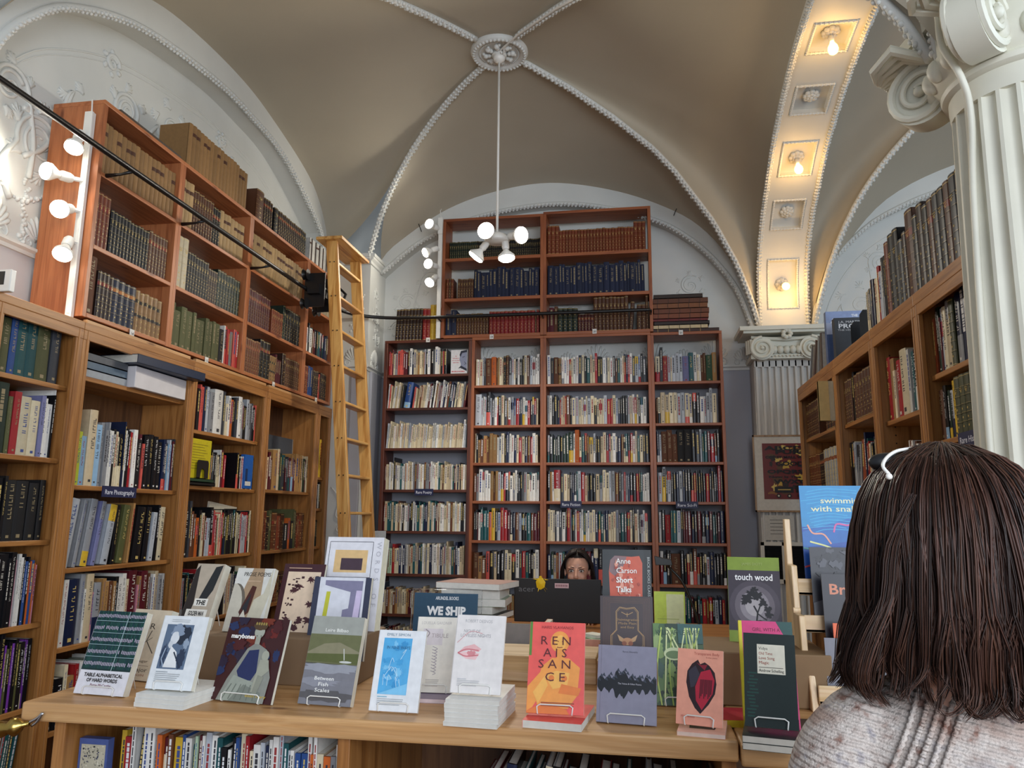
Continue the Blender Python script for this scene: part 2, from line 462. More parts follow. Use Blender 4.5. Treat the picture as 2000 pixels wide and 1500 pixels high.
for i in range(160):
    for (a, b) in ([(x0, cx0), (cx1, x1)] if i in incoff else [(x0, x1)]):
        p, q = Ls[i], Ls[i + 1]
        m.poly([(a, p.y, p.z), (b, p.y, p.z), (b, q.y, q.z), (a, q.y, q.z)])
    for x in (x0, x1):
        n0, n1 = wall_n(i) * .14, wall_n(i + 1) * .14
        p, q = Ls[i], Ls[i + 1]
        m.poly([(x, p.y, p.z), (x, q.y, q.z), (x, q.y + n1.y, q.z + n1.z), (x, p.y + n0.y, p.z + n0.z)])
frames = MB(); R3 = random.Random(5)
for (a, b) in coff:
    dep = .045
    def off(i, d): n = wall_n(i) * d; return Ls[i] + n
    for i in range(a, b):
        p, q = off(i, dep), off(i + 1, dep)
        m.poly([(cx0 + .02, p.y, p.z), (cx1 - .02, p.y, p.z), (cx1 - .02, q.y, q.z), (cx0 + .02, q.y, q.z)])
        for (xa, xb) in ((cx0, cx0 + .02), (cx1, cx1 - .02)):
            m.poly([(xa, Ls[i].y, Ls[i].z), (xa, Ls[i + 1].y, Ls[i + 1].z), (xb, q.y, q.z), (xb, p.y, p.z)])
    for i in (a, b):
        p = off(i, dep)
        m.poly([(cx0, Ls[i].y, Ls[i].z), (cx1, Ls[i].y, Ls[i].z), (cx1 - .02, p.y, p.z), (cx0 + .02, p.y, p.z)])
    # egg-and-dart edging
    ring = []
    for j in range(a, b + 1): ring.append(Vector((cx0 + .012, off(j, -.003).y, off(j, -.003).z)))
    k2 = 9
    for j in range(1, k2): ring.append(Vector((cx0 + .012 + (cx1 - cx0 - .024) * j / k2, off(b, -.003).y, off(b, -.003).z)))
    for j in range(b, a - 1, -1): ring.append(Vector((cx1 - .012, off(j, -.003).y, off(j, -.003).z)))
    for j in range(k2 - 1, 0, -1): ring.append(Vector((cx0 + .012 + (cx1 - cx0 - .024) * j / k2, off(a, -.003).y, off(a, -.003).z)))
    ring.append(ring[0])
    frames.tube(ring, .008, 5, caps=False)
    even = []
    for u, w in zip(ring, ring[1:]):
        nn = max(1, int((w - u).length / .016))
        for q in range(nn): even.append(u.lerp(w, q / nn))
    for p in even: frames.sphere(p, .0105, 4)
trim(m, PLASTER); trim(frames, smooth=True)
beaded([(x0, p.y, p.z) for p in Ls[::4]], .014, .03, .011)
beaded([(x1, p.y, p.z) for p in Ls[::4]], .014, .03, .011)
# rosettes and bulbs
def rosette(c, nrm, r, name, label):
    z = nrm.normalized(); x = Vector((1, 0, 0)); y = z.cross(x).normalized()
    M = Matrix((x, y, z)).transposed().to_4x4(); M.translation = c
    m = MB(); m.T = M
    for ring, (rr, k, h, s) in enumerate(((r * .62, 8, .010, .34), (r * .33, 6, .022, .26), (0, 1, .032, .2))):
        for j in range(k):
            a = 2 * PI * (j + .5 * ring) / k
            m.sphere((rr * math.cos(a), rr * math.sin(a), h), r * s, 6, (1, 1, .75))
            if rr:
                m.sphere((rr * 1.18 * math.cos(a), rr * 1.18 * math.sin(a), h + .008), r * s * .35, 5)
    m.lathe([(r * .75, 0), (r * .7, .012), (0.001, .014)], 20)
    return m.build(name, RELIEF, smooth=True, label=label, category='rosette', group='plaster rosettes in the coffered arch')
cl = ['lowest coffer, just above the pilaster capital', 'second coffer up, without a bulb', 'third coffer up', 'fourth coffer up, without a bulb', 'fifth coffer up', 'topmost coffer in view']
for k, (a, b) in enumerate(coff):
    i = (a + b) // 2; n = -wall_n(i); base = Ls[i] + wall_n(i) * .045; c = Vector((1.27, base.y, base.z))
    rosette(c, n, .062, 'ceiling_rosette', 'white plaster flower rosette in the ' + cl[k])
    if k in (0, 2, 4):
        t = thing('light_bulb', 'lit amber filament bulb in the ' + cl[k], 'light bulb', c + n * .04, 0, 'bulbs along the coffered arch')
        z = (n * .6 + Vector((0, -.35, -1)) * .7).normalized() if k else (n + Vector((.1, 0, -.3))).normalized()
        q = Vector((0, 0, 1)).rotation_difference(z).to_matrix().to_4x4()
        m = MB(); m.T = q; m.lathe([(.016, 0), (.017, .03), (.014, .045)], 14); m.build('socket', WMETAL, t, smooth=True)
        m = MB(); m.T = q; m.lathe([(.013, .045), (.016, .06), (.03, .09), (.033, .11), (.028, .13), (.015, .143), (.001, .146)], 18); m.build('glass_bulb', EDISON, t, smooth=True)
        lamp('bulb_light', c + n * .04 + z * .19, 2.6, (1, .60, .22), .03)
# ceiling medallion
t = thing('ceiling_medallion', 'round plaster medallion with a leafy centre at the crown of the vault', 'medallion', (MED.x, MED.y, MED.z - .005))
m = MB(); m.T = Matrix.Scale(-1, 4, (0, 0, 1))
m.lathe([(.21, -.03), (.215, .01), (.205, .03), (.185, .04), (.165, .03), (.16, .018), (.15, .016), (.14, .022), (.13, .016), (.001, .016)], 48)
for j in range(40):
    a = 2 * PI * j / 40; m.sphere((.19 * math.cos(a), .19 * math.sin(a), .034), .013, 5)
for j in range(60):
    a = 2 * PI * j / 60; m.sphere((.145 * math.cos(a), .145 * math.sin(a), .022), .005, 4)
m.build('rim', RELIEF, t, smooth=True)
m = MB(); m.T = Matrix.Scale(-1, 4, (0, 0, 1))
for j in range(8):
    a = 2 * PI * j / 8
    for q, (rr, s) in enumerate(((.10, .022), (.075, .018), (.115, .012))):
        aa = a + (.18 if q == 2 else 0); m.sphere((rr * math.cos(aa), rr * math.sin(aa), .026), s, 6)
m.lathe([(.06, .016), (.055, .04), (.04, .052), (.001, .056)], 24)
m.build('leaf_ornament', RELIEF, t, smooth=True)
m = MB(); m.tube([ribs['FR'][i] - Vector((.03, 0, .03)) for i in range(15, 40, 3)] + [MED - Vector((-.03, .05, .06))], .008, 6)
m.tube([ribs['FR'][i] - Vector((.0, 0.03, .03)) for i in range(15, 40, 3)] + [MED - Vector((-.04, .03, .06))], .006, 6)
trim(m, WMETAL)
# small iron hooks left in the plaster
for x, z, dx in ((.36, 4.22, .04), (-2.02, 4.2, -.03)):
    m = MB(); m.tube([(x, 6.69, z), (x + dx, 6.66, z + .09)], .004, 6); m.sphere((x + dx, 6.66, z + .09), .009, 6)
    m.build('iron_hook', BMETAL, label='small black iron hook on the %s of the back arch' % ('shelving side, near the coffered arch' if x > 0 else 'ladder side above the track spots'), category='hook')

# ------------------------------------------------------------------ plaster scrollwork
def scroll(fr, c, r, turns, a0, sgn=1, th=.008, tail=None):
    o, ux, uy, n = fr; pts = []
    N = int(28 * turns)
    for i in range(N + 1):
        t = i / N; a = a0 + sgn * turns * 2 * PI * t; rr = r * (1 - .85 * t)
        pts.append((c[0] + rr * math.cos(a), c[1] + rr * math.sin(a)))
    if tail: pts = [(p[0], p[1]) for p in spline([(*q, 0) for q in tail] + [(*pts[0], 0)], 14)][:-1] + pts
    return pts
def put(m, fr, pts, r, taper=True):
    o, ux, uy, n = fr
    k = len(pts)
    path = [o + ux * p[0] + uy * p[1] + n * (r * .15) for p in pts]
    rs = [r * (1 - .65 * i / (k - 1)) if taper else r for i in range(k)]
    m.tube(path, rs, 6)
def leaf(m, fr, c, a, L, w):
    for q in (-.5, -.25, 0, .25, .5):
        pts = [(c[0], c[1])]
        for i in range(1, 6):
            t = i / 5; aa = a + q * (1.3 * t)
            pts.append((c[0] + L * t * (1 - abs(q) * .5) * math.cos(aa), c[1] + L * t * (1 - abs(q) * .5) * math.sin(aa)))
        o, ux, uy, n = fr
        m.tube([o + ux * p[0] + uy * p[1] for p in pts], [w * (.4 + .6 * math.sin(PI * min(1, .25 + .75 * i / 5))) * .6 for i in range(6)], 5)
def scrollwork(fr, pieces, w=.017):
    m = MB(); R = random.Random(8)
    for (cx, cy, r, a0, sg, tail) in pieces:
        put(m, fr, scroll(fr, (cx, cy), r, 1.35, a0, sg, tail=tail), w)
        put(m, fr, scroll(fr, (cx, cy), r * .72, 1.0, a0 + .5, sg), w * .7)
        for j in range(6):
            a = a0 + j * 1.05 + .4
            leaf(m, fr, (cx + r * 1.0 * math.cos(a), cy + r * 1.0 * math.sin(a)), a + sg * 1.0, r * .6, w * 1.4)
    return trim(m, smooth=True)
frL = (Vector((XL, 0, 0)), Vector((0, 1, 0)), Vector((0, 0, 1)), Vector((1, 0, 0)))
scrollwork(frL, [(3.25, 3.42, .16, 3.5, -1, [(3.1, 3.05), (3.02, 3.2)]), (3.5, 3.72, .13, 2.2, 1, [(3.15, 3.3), (3.3, 3.45)]), (3.02, 3.62, .12, 0, 1, [(3.2, 3.2), (3.2, 3.4)]),
                 (3.88, 3.95, .13, 3.6, -1, [(3.4, 3.5), (3.6, 3.7)]), (4.3, 4.05, .15, 3.4, 1, [(3.8, 3.8), (4.0, 3.82)]), (4.25, 3.78, .08, 1.5, -1, None), (4.72, 4.0, .13, 3.3, -1, [(4.4, 3.82), (4.5, 3.85)]),
                 (5.1, 4.08, .12, 3.2, 1, [(4.8, 3.85), (4.9, 3.9)]), (5.45, 3.98, .11, 3.0, -1, [(5.2, 3.9), (5.3, 3.85)]), (5.8, 4.0, .10, 3.0, 1, [(5.5, 3.86), (5.6, 3.86)]), (3.7, 4.17, .06, 0, 1, None), (4.9, 4.3, .05, 0, -1, None)])
m = MB(); R = random.Random(4)          # inner border line following the arch
bl = [Vector((XL, p.y * .94 + .28, p.z * .965 - .02)) for p in I_left[2:-1]]
m.tube(bl, .006, 5); m.tube([p - Vector((0, 0, .035)) for p in bl], .004, 5)
for z0, y0 in ((3.25, 3.0),):
    for i in range(30):
        m.sphere((XL, 2.85 + i * .02, 3.14 + .07 * math.cos(i * .21) + R.uniform(-.01, .01)), R.uniform(.008, .016), 5)
        m.sphere((XL, 3.2 + R.uniform(-.02, .02), 2.85 + i * .012), R.uniform(.008, .016), 5)
trim(m, smooth=True)
frB = (Vector((0, YB, 0)), Vector((1, 0, 0)), Vector((0, 0, 1)), Vector((0, -1, 0)))
scrollwork(frB, [(-2.2, 3.55, .1, 0, 1, [(-2.1, 3.2), (-2.02, 3.35)]), (-1.95, 3.75, .11, 3, -1, [(-2.15, 3.4), (-2.1, 3.6)]), (-2.28, 3.3, .07, 3, -1, None), (.5, 3.6, .1, 1, 1, None), (-1.5, 3.3, .1, 0, 1, None), (-1.2, 3.25, .09, 3, -1, None), (-.5, 3.3, .1, 0, 1, None),
                 (1.95, 3.35, .16, 3, 1, [(1.6, 3.0), (1.7, 3.2)]), (2.15, 3.75, .11, 3.5, -1, [(1.95, 3.2), (2.05, 3.5)]), (2.4, 3.3, .14, 3, -1, None), (2.6, 3.8, .12, 3.4, 1, [(2.2, 3.6), (2.4, 3.7)]), (1.75, 3.15, .07, 0, 1, None)], .008)
m = MB(); m.tube(spline([(1.6, YB, 3.1), (1.72, YB, 3.45), (1.95, YB, 3.78), (2.3, YB, 4.02), (2.75, YB, 4.15), (3.3, YB, 4.18)], 30), .005, 5); trim(m, smooth=True)
frP = (Vector((0, 6.43, 0)), Vector((1, 0, 0)), Vector((0, 0, 1)), Vector((0, -1, 0)))
scrollwork(frP, [(-2.53, 3.35, .05, 3, 1, None), (-2.52, 3.5, .04, 0, -1, None), (-2.54, 3.2, .05, 0, 1, None)], .007)
frQ = (Vector((-2.42, 0, 0)), Vector((0, 1, 0)), Vector((0, 0, 1)), Vector((1, 0, 0)))
scrollwork(frQ, [(6.62, 3.35, .08, 3, 1, None), (6.66, 3.15, .07, 0, -1, None), (6.6, 3.55, .05, 0, 1, None)], .008)
def palmette(m, fr, cx, cy, s):
    for k in range(-4, 5):
        a = PI / 2 + k * .30; L = s * (1 - abs(k) * .07)
        pts = []
        for i in range(6):
            t = i / 5; aa = a + (-k * .05) * t
            pts.append((cx + (.15 * s + L * .85 * t) * math.cos(aa), cy + .12 * s + (.15 * s + L * .85 * t) * math.sin(aa)))
        o, ux, uy, n = fr
        m.tube([o + ux * p[0] + uy * p[1] for p in pts], [.004, .008, .011, .013, .014, .007], 6)
    for sg in (-1, 1):
        put(m, fr, scroll(fr, (cx + sg * s * .42, cy + s * .1), s * .22, 1.2, PI / 2, -sg, tail=[(cx + sg * .02, cy + s * .3)]), .009)
m = MB()
for i in range(15): palmette(m, frB, -2.2 + i * .262, 2.86, .19 if i % 2 else .135)
for i in range(4): palmette(m, frL, 2.72 + i * .3, 2.86, .16)
for i in range(2): palmette(m, frP, -2.9 + i * .36, 2.86, .15)
palmette(m, frQ, 6.62, 2.86, .15)
trim(m, smooth=True)

# ------------------------------------------------------------------ ionic column and pilaster
def volute(m, c, r, ax, th, depth):
    """spiral scroll; ax = (u, v, n) frame, n faces the viewer"""
    u, v, n = ax
    N = 44; path = []
    for i in range(N + 1):
        t = i / N; a = PI / 2 + th * 2 * PI * 2.1 * t; rr = r * (1 - .82 * t)
        path.append(c + u * rr * math.cos(a) + v * rr * math.sin(a) + n * (.004 + .012 * t))
    m.tube(path, [r * .13 * (1 - .5 * i / N) for i in range(N + 1)], 7)
    ring = [c + u * r * math.cos(2 * PI * j / 28) + v * r * math.sin(2 * PI * j / 28) for j in range(28)]
    m.prism([tuple(p) for p in ring], tuple(-n * depth))
    m.sphere(c + n * .012, r * .17, 7)
def capital(m, c, half, r, depth, front, side=True, s=1.0):
    """four-sided ionic capital, c = underside centre at neck height"""
    pass
cc = Vector((1.31, 2.6, 0))
t = thing('fluted_column', 'thick cream fluted column with a scrolled ionic capital near the customer', 'column', cc)
m = MB()
def flute(a, r):
    k = 24; x = (a * k / (2 * PI)) % 1
    return r - (r * .085 * math.sin(PI * min(1, max(0, (x - .12) / .76))) ** .7 if .12 < x < .88 else 0)
zs = [.25, .6, 1.2, 1.7, 2.2, 2.6, 2.86]
m.lathe([(.275 - (z - .25) * .021 - max(0, z - 1.7) * .002, z) for z in zs], 24 * 10, (0, 0, 0), flute)
m.lathe([(.218, 2.86), (.222, 2.90), (.222, 2.93)], 96)
m.build('shaft', STONE, t, smooth=False, autos=True)
m = MB(); m.lathe([(.36, 0), (.36, .1), (.33, .12), (.34, .17), (.30, .2), (.29, .25)], 48); m.build('base', STONE, t, smooth=False, autos=True)
m = MB(); m.lathe([(.222, 2.93), (.24, 2.94), (.245, 2.955), (.235, 2.97), (.25, 2.985), (.27, 3.02), (.275, 3.06), (.25, 3.1), (.25, 3.2)], 64)
for j in range(20):
    a = 2 * PI * j / 20; m.sphere((.265 * math.cos(a), .265 * math.sin(a), 3.03), .032, 7, (1, 1, 1.3))
m.prism([(-.26, -.26, 3.2), (0, -.22, 3.2), (.26, -.26, 3.2), (.22, 0, 3.2), (.26, .26, 3.2), (0, .22, 3.2), (-.26, .26, 3.2), (-.22, 0, 3.2)], (0, 0, .05))
m.prism([(-.29, -.29, 3.25), (0, -.24, 3.25), (.29, -.29, 3.25), (.24, 0, 3.25), (.29, .29, 3.25), (0, .24, 3.25), (-.29, .29, 3.25), (-.24, 0, 3.25)], (0, 0, .05))
m.build('capital', STONE, t, autos=True)
zz = Vector((0, 0, 1))
for sx, sy in ((-1, -1), (1, -1), (-1, 1), (1, 1)):
    d = Vector((sx, sy, 0)).normalized(); side = zz.cross(d)
    c = d * .31 + Vector((0, 0, 3.06))
    m = MB()
    volute(m, c + side * .045, .12, (d, zz, side), -1, .045)
    volute(m, c - side * .045, .12, (d, zz, -side), -1, .045)
    m.tube([c + d * -.10 + zz * .12, c + zz * .13, c + d * .06 + zz * .15, c + d * .13 + zz * .16], [.03, .04, .035, .012], 8)
    for q in range(9):
        aa = (q - 4) * .16; base = c - d * .05 + zz * .10
        m.tube([base + side * aa * .12, base + d * .08 + side * aa * .28 + zz * .035, base + d * .17 + side * aa * .22 + zz * (.03 - abs(aa) * .03), base + d * .21 + side * aa * .08 + zz * .01], [.016, .02, .016, .006], 7)
    m.build('volute', STONE, t, autos=True)
m = MB(); m.tube(spline([(-.26, -.02, 3.32), (-.27, -.06, 3.2), (-.29, -.12, 3.05), (-.25, -.14, 2.92), (-.215, -.1, 2.8), (-.225, -.08, 2.5), (-.25, -.08, 1.7), (-.27, -.08, .25)], 40), .011, 8)
m.build('cable_conduit', STONE, t, smooth=True)

px0, px1, pz = .985, 1.505, 2.83
t = thing('pilaster', 'shallow white fluted pilaster with ionic scrolls behind the framed poster', 'pilaster', (0, 6.6, 0))
m = MB(); m.box(px0, px1, 0, .245, .2, pz)
nf = 9; fwid = (px1 - px0 - .04) / nf
for i in range(nf + 1):
    x = px0 + .02 + i * fwid
    m.box(x - .012, x + .012, -.022, 0, .25, pz)
m.box(px0, px1, -.022, 0, pz - .06, pz); m.box(px0 - .0, px1, -.022, 0, .2, .3)
m.build('shaft', plain('pilaster_paint', 'c3bfb8', .55, var=.03), t, bevel=.006)
m = MB(); m.box(px0 - .03, px1 + .03, -.05, .245, 0, .2); m.build('base', LOWER, t, bevel=.01)
m = MB(); m.box(px0 - .03, px1 + .03, -.09, .245, pz, pz + .035); m.box(px0 + .03, px1 - .03, -.07, .245, pz + .03, pz + .19)
m.box(px0 - .09, px1 + .09, -.13, .245, pz + .215, pz + .235); m.box(px0 - .12, px1 + .12, -.16, .245, pz + .235, pz + .27)
m.tube([(px0 - .02, -.07, pz + .19), (px0 + .1, -.09, pz + .175), (1.245, -.1, pz + .16), (px1 - .1, -.09, pz + .175), (px1 + .02, -.07, pz + .19)], .014, 8)
for j in range(5): m.sphere((1.245 - .10 + j * .05, -.09, pz + .075), .028, 7, (1, 1, 1.3))
for j in range(9): m.sphere((1.245 - .12 + j * .03, -.1, pz + .02), .009, 5)
for j in range(7):
    a = 2 * PI * j / 7; m.sphere((1.245 + .03 * math.cos(a), -.14, pz + .2 + .03 * math.sin(a)), .02, 6)
m.build('capital', STONE, t, autos=True)
for sx in (-1, 1):
    m = MB(); c = Vector((1.245 + sx * .2, -.115, pz + .085))
    volute(m, c, .098, (Vector((sx, 0, 0)), zz, Vector((0, -1, 0))), -1, .12)
    for q in range(3):
        m.tube([c + Vector((sx * (.085 + q * .012), .02 + q * .03, z2)) for z2 in (-.04, 0, .04, .08)], .016, 6)
    m.build('volute', STONE, t, autos=True)
# ------------------------------------------------------------------ bookcases
def frame(side, x, y, z=0):
    """local x runs left to right along the shelf front, local y goes into the case"""
    a = {'B': 0, 'L': PI / 2, 'R': -PI / 2}[side]
    return Matrix.Translation((x, y, z)) @ Matrix.Rotation(a, 4, 'Z')
def bookcase(side, x, y, w, z0, z1, depth, shelves, kind, label, post=.025, stile=0, back=None, plinth=True, lip=.02, top=.025, group=None, thick=.024, topkind=None, holes=False):
    a = {'B': 0, 'L': PI / 2, 'R': -PI / 2}[side]
    t = thing('bookcase', label, 'bookcase', (x, y, 0), a, group)
    V, H = wood(kind, 'z'), wood(kind, 'x')
    for s in (0, w - post):
        m = MB(); m.box(s, s + post, 0, depth, z0, z1 - top)
        if holes:
            pass
        m.build('side_panel', V, t, bevel=.002)
    if stile:
        for s0, s1 in ((0, stile), (w - stile, w)):
            m = MB(); m.box(s0, s1, -.018, .002, z0, z1 - top)
            q = s1 - stile * .38 if s0 == 0 else s0 + stile * .38
            m.box(q - .006, q + .006, -.022, -.016, z0, z1 - top)
            m.build('face_post', V, t, bevel=.003)
    for z in shelves:
        m = MB(); m.box(post, w - post, lip, depth, z - thick, z); m.build('shelf', H, t, bevel=.003)
    m = MB(); m.box(0, w, -.02 if stile else 0, depth, z1 - top, z1)
    if stile: m.box(0, w, -.02, 0, z1 - top - .05, z1 - top)
    m.build('top_board', wood(topkind or kind, 'x'), t, bevel=.003)
    if back:
        m = MB(); m.box(post, w - post, depth - .008, depth, z0, z1 - top); m.build('back_panel', wood(back, 'z'), t)
    if plinth:
        m = MB(); m.box(post, w - post, .01, .03, z0, z0 + .1); m.build('plinth', H, t)
    return t
# left wall, lower run
XF = -2.75
LZ = 2.45
lowL = [  # y0, y1, shelves, label
    (2.24, 2.76, [2.1, 1.74, 1.38, 1.0, .63, .25], 'oak bookcase on the left wall mostly out of view, nearest the camera'),
    (2.76, 3.29, [2.115, 1.76, 1.376, 1.0, .63, .25], 'narrow oak bookcase holding old dark cloth sets'),
    (3.29, 4.26, [2.19, 1.64, 1.234, .86, .48, .12], 'wide oak bookcase with the Rare Photography sign'),
    (4.26, 5.23, [2.03, 1.68, 1.235, .84, .45, .12], 'oak bookcase holding a face-out yellow book'),
    (5.23, 6.15, [1.69, 1.235, .84, .45, .12], 'oak bookcase with an empty top bay and a tall grey board'),
    (6.15, 6.43, [1.83, 1.56, 1.235, .84, .45, .12], 'narrowest oak bookcase on the left wall, behind the ladder'),
]
for y0, y1, sh, lab in lowL:
    bookcase('L', XF, y0, y1 - y0, 0, LZ, .31, sh, 'oak', lab, stile=.048, back='carcass', top=.04, group='oak cases along the left wall')
for y0, y1 in ((3.31, 4.22), (4.28, 5.2), (5.25, 6.12)):
    m = MB(); m.box(XF - .012, XF + .012, y0, y1, LZ - .035, LZ + .018)
    t = m.build('shelf_lip_board', wood('maple', 'y'), bevel=.003, label='pale oak ledge board above the %s lower case on the left wall' % {3.31: 'photography', 4.28: 'yellow-book', 5.25: 'empty-bay'}[y0], category='board', group='ledge boards on the left wall')
# left wall, upper run
UZ = 3.665
upL = [(3.285, 4.0, 'first upper left-wall case, spot track on its end'), (4.0, 4.86, 'second upper left-wall case, tan books standing on top'),
       (4.86, 5.84, 'third upper left-wall case, dark books standing on top'), (5.84, 6.42, 'last upper left-wall case, behind the ladder')]
for y0, y1, lab in upL:
    bookcase('L', XF, y0, y1 - y0, LZ + .03, UZ, .31, [LZ + .055, 2.87, 3.27], 'cedar', 'cedar ' + lab, post=.028, plinth=False, lip=0, group='cedar cases above the left wall run')
# back wall, lower run
ZB = [2.651, 2.293, 1.964, 1.635, 1.30, .966, .629, .30]
Z1 = [2.767, 2.461, 2.099, 1.731, 1.372, 1.007, .669, .33]
bookcase('B', -2.28, 6.5, .82, 0, 3.085, .27, Z1, 'walnut', 'dark brown bookcase with the Rare Poetry sign against the back wall', post=.03, lip=.012)
bookcase('B', -1.46, 6.5, .645, 0, 3.09, .27, ZB, 'pine', 'reddish pine bookcase between the poetry and fiction cases', post=.026, lip=0)
bookcase('B', -.815, 6.5, .936, 0, 3.09, .27, ZB, 'pine', 'reddish pine bookcase with the Rare Fiction sign', post=.026, lip=0)
bookcase('B', .121, 6.5, .60, 0, 3.085, .27, ZB, 'pine', 'reddish pine bookcase with the Rare Sci-Fi sign', post=.026, lip=0)
bookcase('B', -1.755, 6.5, .94, 3.095, 4.235, .25, [3.12, 3.464, 3.847], 'pine', 'upper pine bookcase on the back wall, beside the white spot track', post=.028, plinth=False, lip=0, thick=.03)
bookcase('B', -.815, 6.5, .963, 3.095, 4.25, .25, [3.12, 3.464, 3.847], 'pine', 'upper pine bookcase holding red sets and navy volumes', post=.028, plinth=False, lip=0, thick=.03)
# right case
XR = 1.25
rgt = [(6.11, 5.0, [2.1, 1.70, 1.28, .86, .45], 'far oak case of the right run, beside the framed poster'), (5.0, 4.2, [2.08, 1.68, 1.28, .86, .45], 'second oak case of the right run, brown album on its top shelf'),
       (4.2, 3.54, [2.0, 1.60, 1.22, .8, .4], 'third oak case of the right run, with bright red volumes'), (3.54, 2.86, [2.12, 1.835, 1.46, 1.06, .66, .26], 'oak case of the right run next to the fluted column')]
for k, (y0, y1, sh, lab) in enumerate(rgt):
    bookcase('R', XR, y0, y0 - y1, 0, 2.5, .31, sh, 'oak', lab, stile=.045, back='carcass', top=.055, group='oak cases of the right run')
m = MB()
for y in (3.50, 4.16):
    for i in range(26):
        m.sphere((XR + .06, y - .0, 1.3 + i * .042), .004, 4); 
m.build('shelf_pin_holes', BMETAL, label='row of dark shelf pin holes in the right run uprights', category='pin holes')

# ------------------------------------------------------------------ books
HX = dict(tan='a87f4e', vellum='c4a270', brown='643b24', chestnut='84492a', darkbrown='38221a', black='141418', navy='1b2542', blue='2b4c88', skyblue='8db1cf', teal='1d5357', green='2f5038', olive='5a5c38', darkgreen='1d3127',
          sage='a9c0a4', red='a3242a', coral='d05a50', maroon='581a24', orange='c8642a', yellow='d4ae34', lime='bcc63e', cream='ddd0b0', white='e4e2dc', grey='8c8e92', charcoal='3c3f46', beige='c6b494', pink='d78c9c', purple='713a96',
          lavender='7f82ae', silver='b4bac2', rust='8a3f22')
PAL = dict(fic='cream white black white grey black cream navy beige silver charcoal white red black teal brown cream white', poet='cream white beige brown white cream grey white teal navy maroon cream white black beige',
           photo='black charcoal white grey black silver navy cream black red white skyblue black', old='brown darkbrown rust chestnut tan maroon brown olive', dark='black charcoal navy black maroon black teal black brown red silver',
           mix='white red cream navy black teal beige grey blue green orange maroon cream black white', pale='cream cream beige white white cream silver beige', under='white grey white red navy cream white teal black orange blue maroon silver')
BOOKS = []
class Bk: pass
def addbook(fr, x, h, t, d, col, style, place, yin=.03, lean=0, z=0, seed=0, ordn=0, side='B', depthx=None):
    b = Bk(); b.fr = fr @ Matrix.Translation((x, yin, z)) @ Matrix.Rotation(lean, 4, 'Y')
    b.h, b.t, b.d, b.col, b.style, b.place, b.seed, b.n, b.side = h, t, d, col, style, place, seed, ordn, side
    BOOKS.append(b); return b
LEANX = lambda h, a: h * math.sin(a)
def row(side, x, y, z, width, spec, place, dmax=.24, yin=.03, seed=0, hmax=.34):
    """spec: comma separated runs  'count colours style height_cm thick_mm [lean_deg]'; count f fills; 'gap cm'"""
    fr = frame(side, x, y, z); R = random.Random(seed + int(width * 1000) + int(z * 977))
    pos = 0.004; n = 0; tot = 0; fill = any(r.split()[0] == 'f' for r in spec.split(',')); gaps = 0
    for run in spec.split(','):
        q = run.split()
        if q[0] == 'gap': gaps += float(q[1]) / 100
        elif q[0] != 'f': tot += int(q[0]) * (float(q[4]) / 1000 * (1.02 if q[2] not in 'LV' else 1) + .0008)
    ks = (width - gaps - .03) / max(tot, .01) if not fill else 1
    ks = min(1.2, max(.8, ks))
    for run in spec.split(','):
        q = run.split()
        if q[0] == 'gap': pos += float(q[1]) / 100; continue
        cols = q[1].split('/'); cols = PAL[cols[0]].split() if cols[0] in PAL else cols
        st, h0, t0 = q[2], float(q[3]) / 100, float(q[4]) / 1000 * ks
        lean0 = math.radians(float(q[5])) if len(q) > 5 else 0
        cnt = 999 if q[0] == 'f' else int(q[0])
        pure = st in 'LV'
        setc = R.choice(cols) if False else None
        if lean0 < 0: pos += h0 * math.sin(-lean0) * .9
        hj = .004 if pure else .022
        for i in range(cnt):
            h = min(hmax, h0 + R.uniform(-hj, hj)); 
            if not pure and R.random() < .12: h = min(hmax, h + R.uniform(.01, .03))
            t = t0 * (R.uniform(.93, 1.07) if pure else R.uniform(.6, 1.5))
            ext = t + (h * math.sin(lean0) if lean0 > 0 else 0)
            if pos + ext > width - .004: break
            col = cols[i % len(cols)] if (pure or len(cols) < 4) else R.choice(cols)
            d = min(dmax, h * R.uniform(.64, .74)); n += 1
            ln = lean0 + (R.uniform(-.012, .012) if not pure else 0) + (R.uniform(0, .05) if (not pure and lean0) else 0)
            if ln < 0: pass
            addbook(fr, pos, h, t, d, col, st, place, yin + (R.uniform(0, .012) if not pure else 0), ln, 0.0 if ln <= 0 else 0, R.randint(0, 10 ** 6), n, side)
            if ln > 0: BOOKS[-1].fr = BOOKS[-1].fr @ Matrix.Translation((0, 0, math.sin(ln) * t * 1.0))
            pos += t / math.cos(ln) + .0008
        if lean0 > 0: pos += h0 * math.sin(lean0) * .9
    if not fill and side != 'R' and width - pos > .03:
        runs = [r.split() for r in spec.split(',') if r.split()[0] != 'gap']
        pure = all(r[2] in 'LV' for r in runs)
        while True:
            q = runs[-1] if pure else R.choice(runs[len(runs) // 3:])
            cols = q[1].split('/'); cols = PAL[cols[0]].split() if cols[0] in PAL else cols
            t = float(q[4]) / 1000 * (1 if pure else R.uniform(.6, 1.0)); h = min(hmax, float(q[3]) / 100 + R.uniform(-.01, .01) * (.3 if pure else 1))
            if pos + t > width - .004: break
            n += 1; addbook(fr, pos, h, t, min(dmax, h * .7), R.choice(cols), q[2], place, yin, 0, 0, R.randint(0, 10 ** 6), n, side); pos += t + .0008
    return n
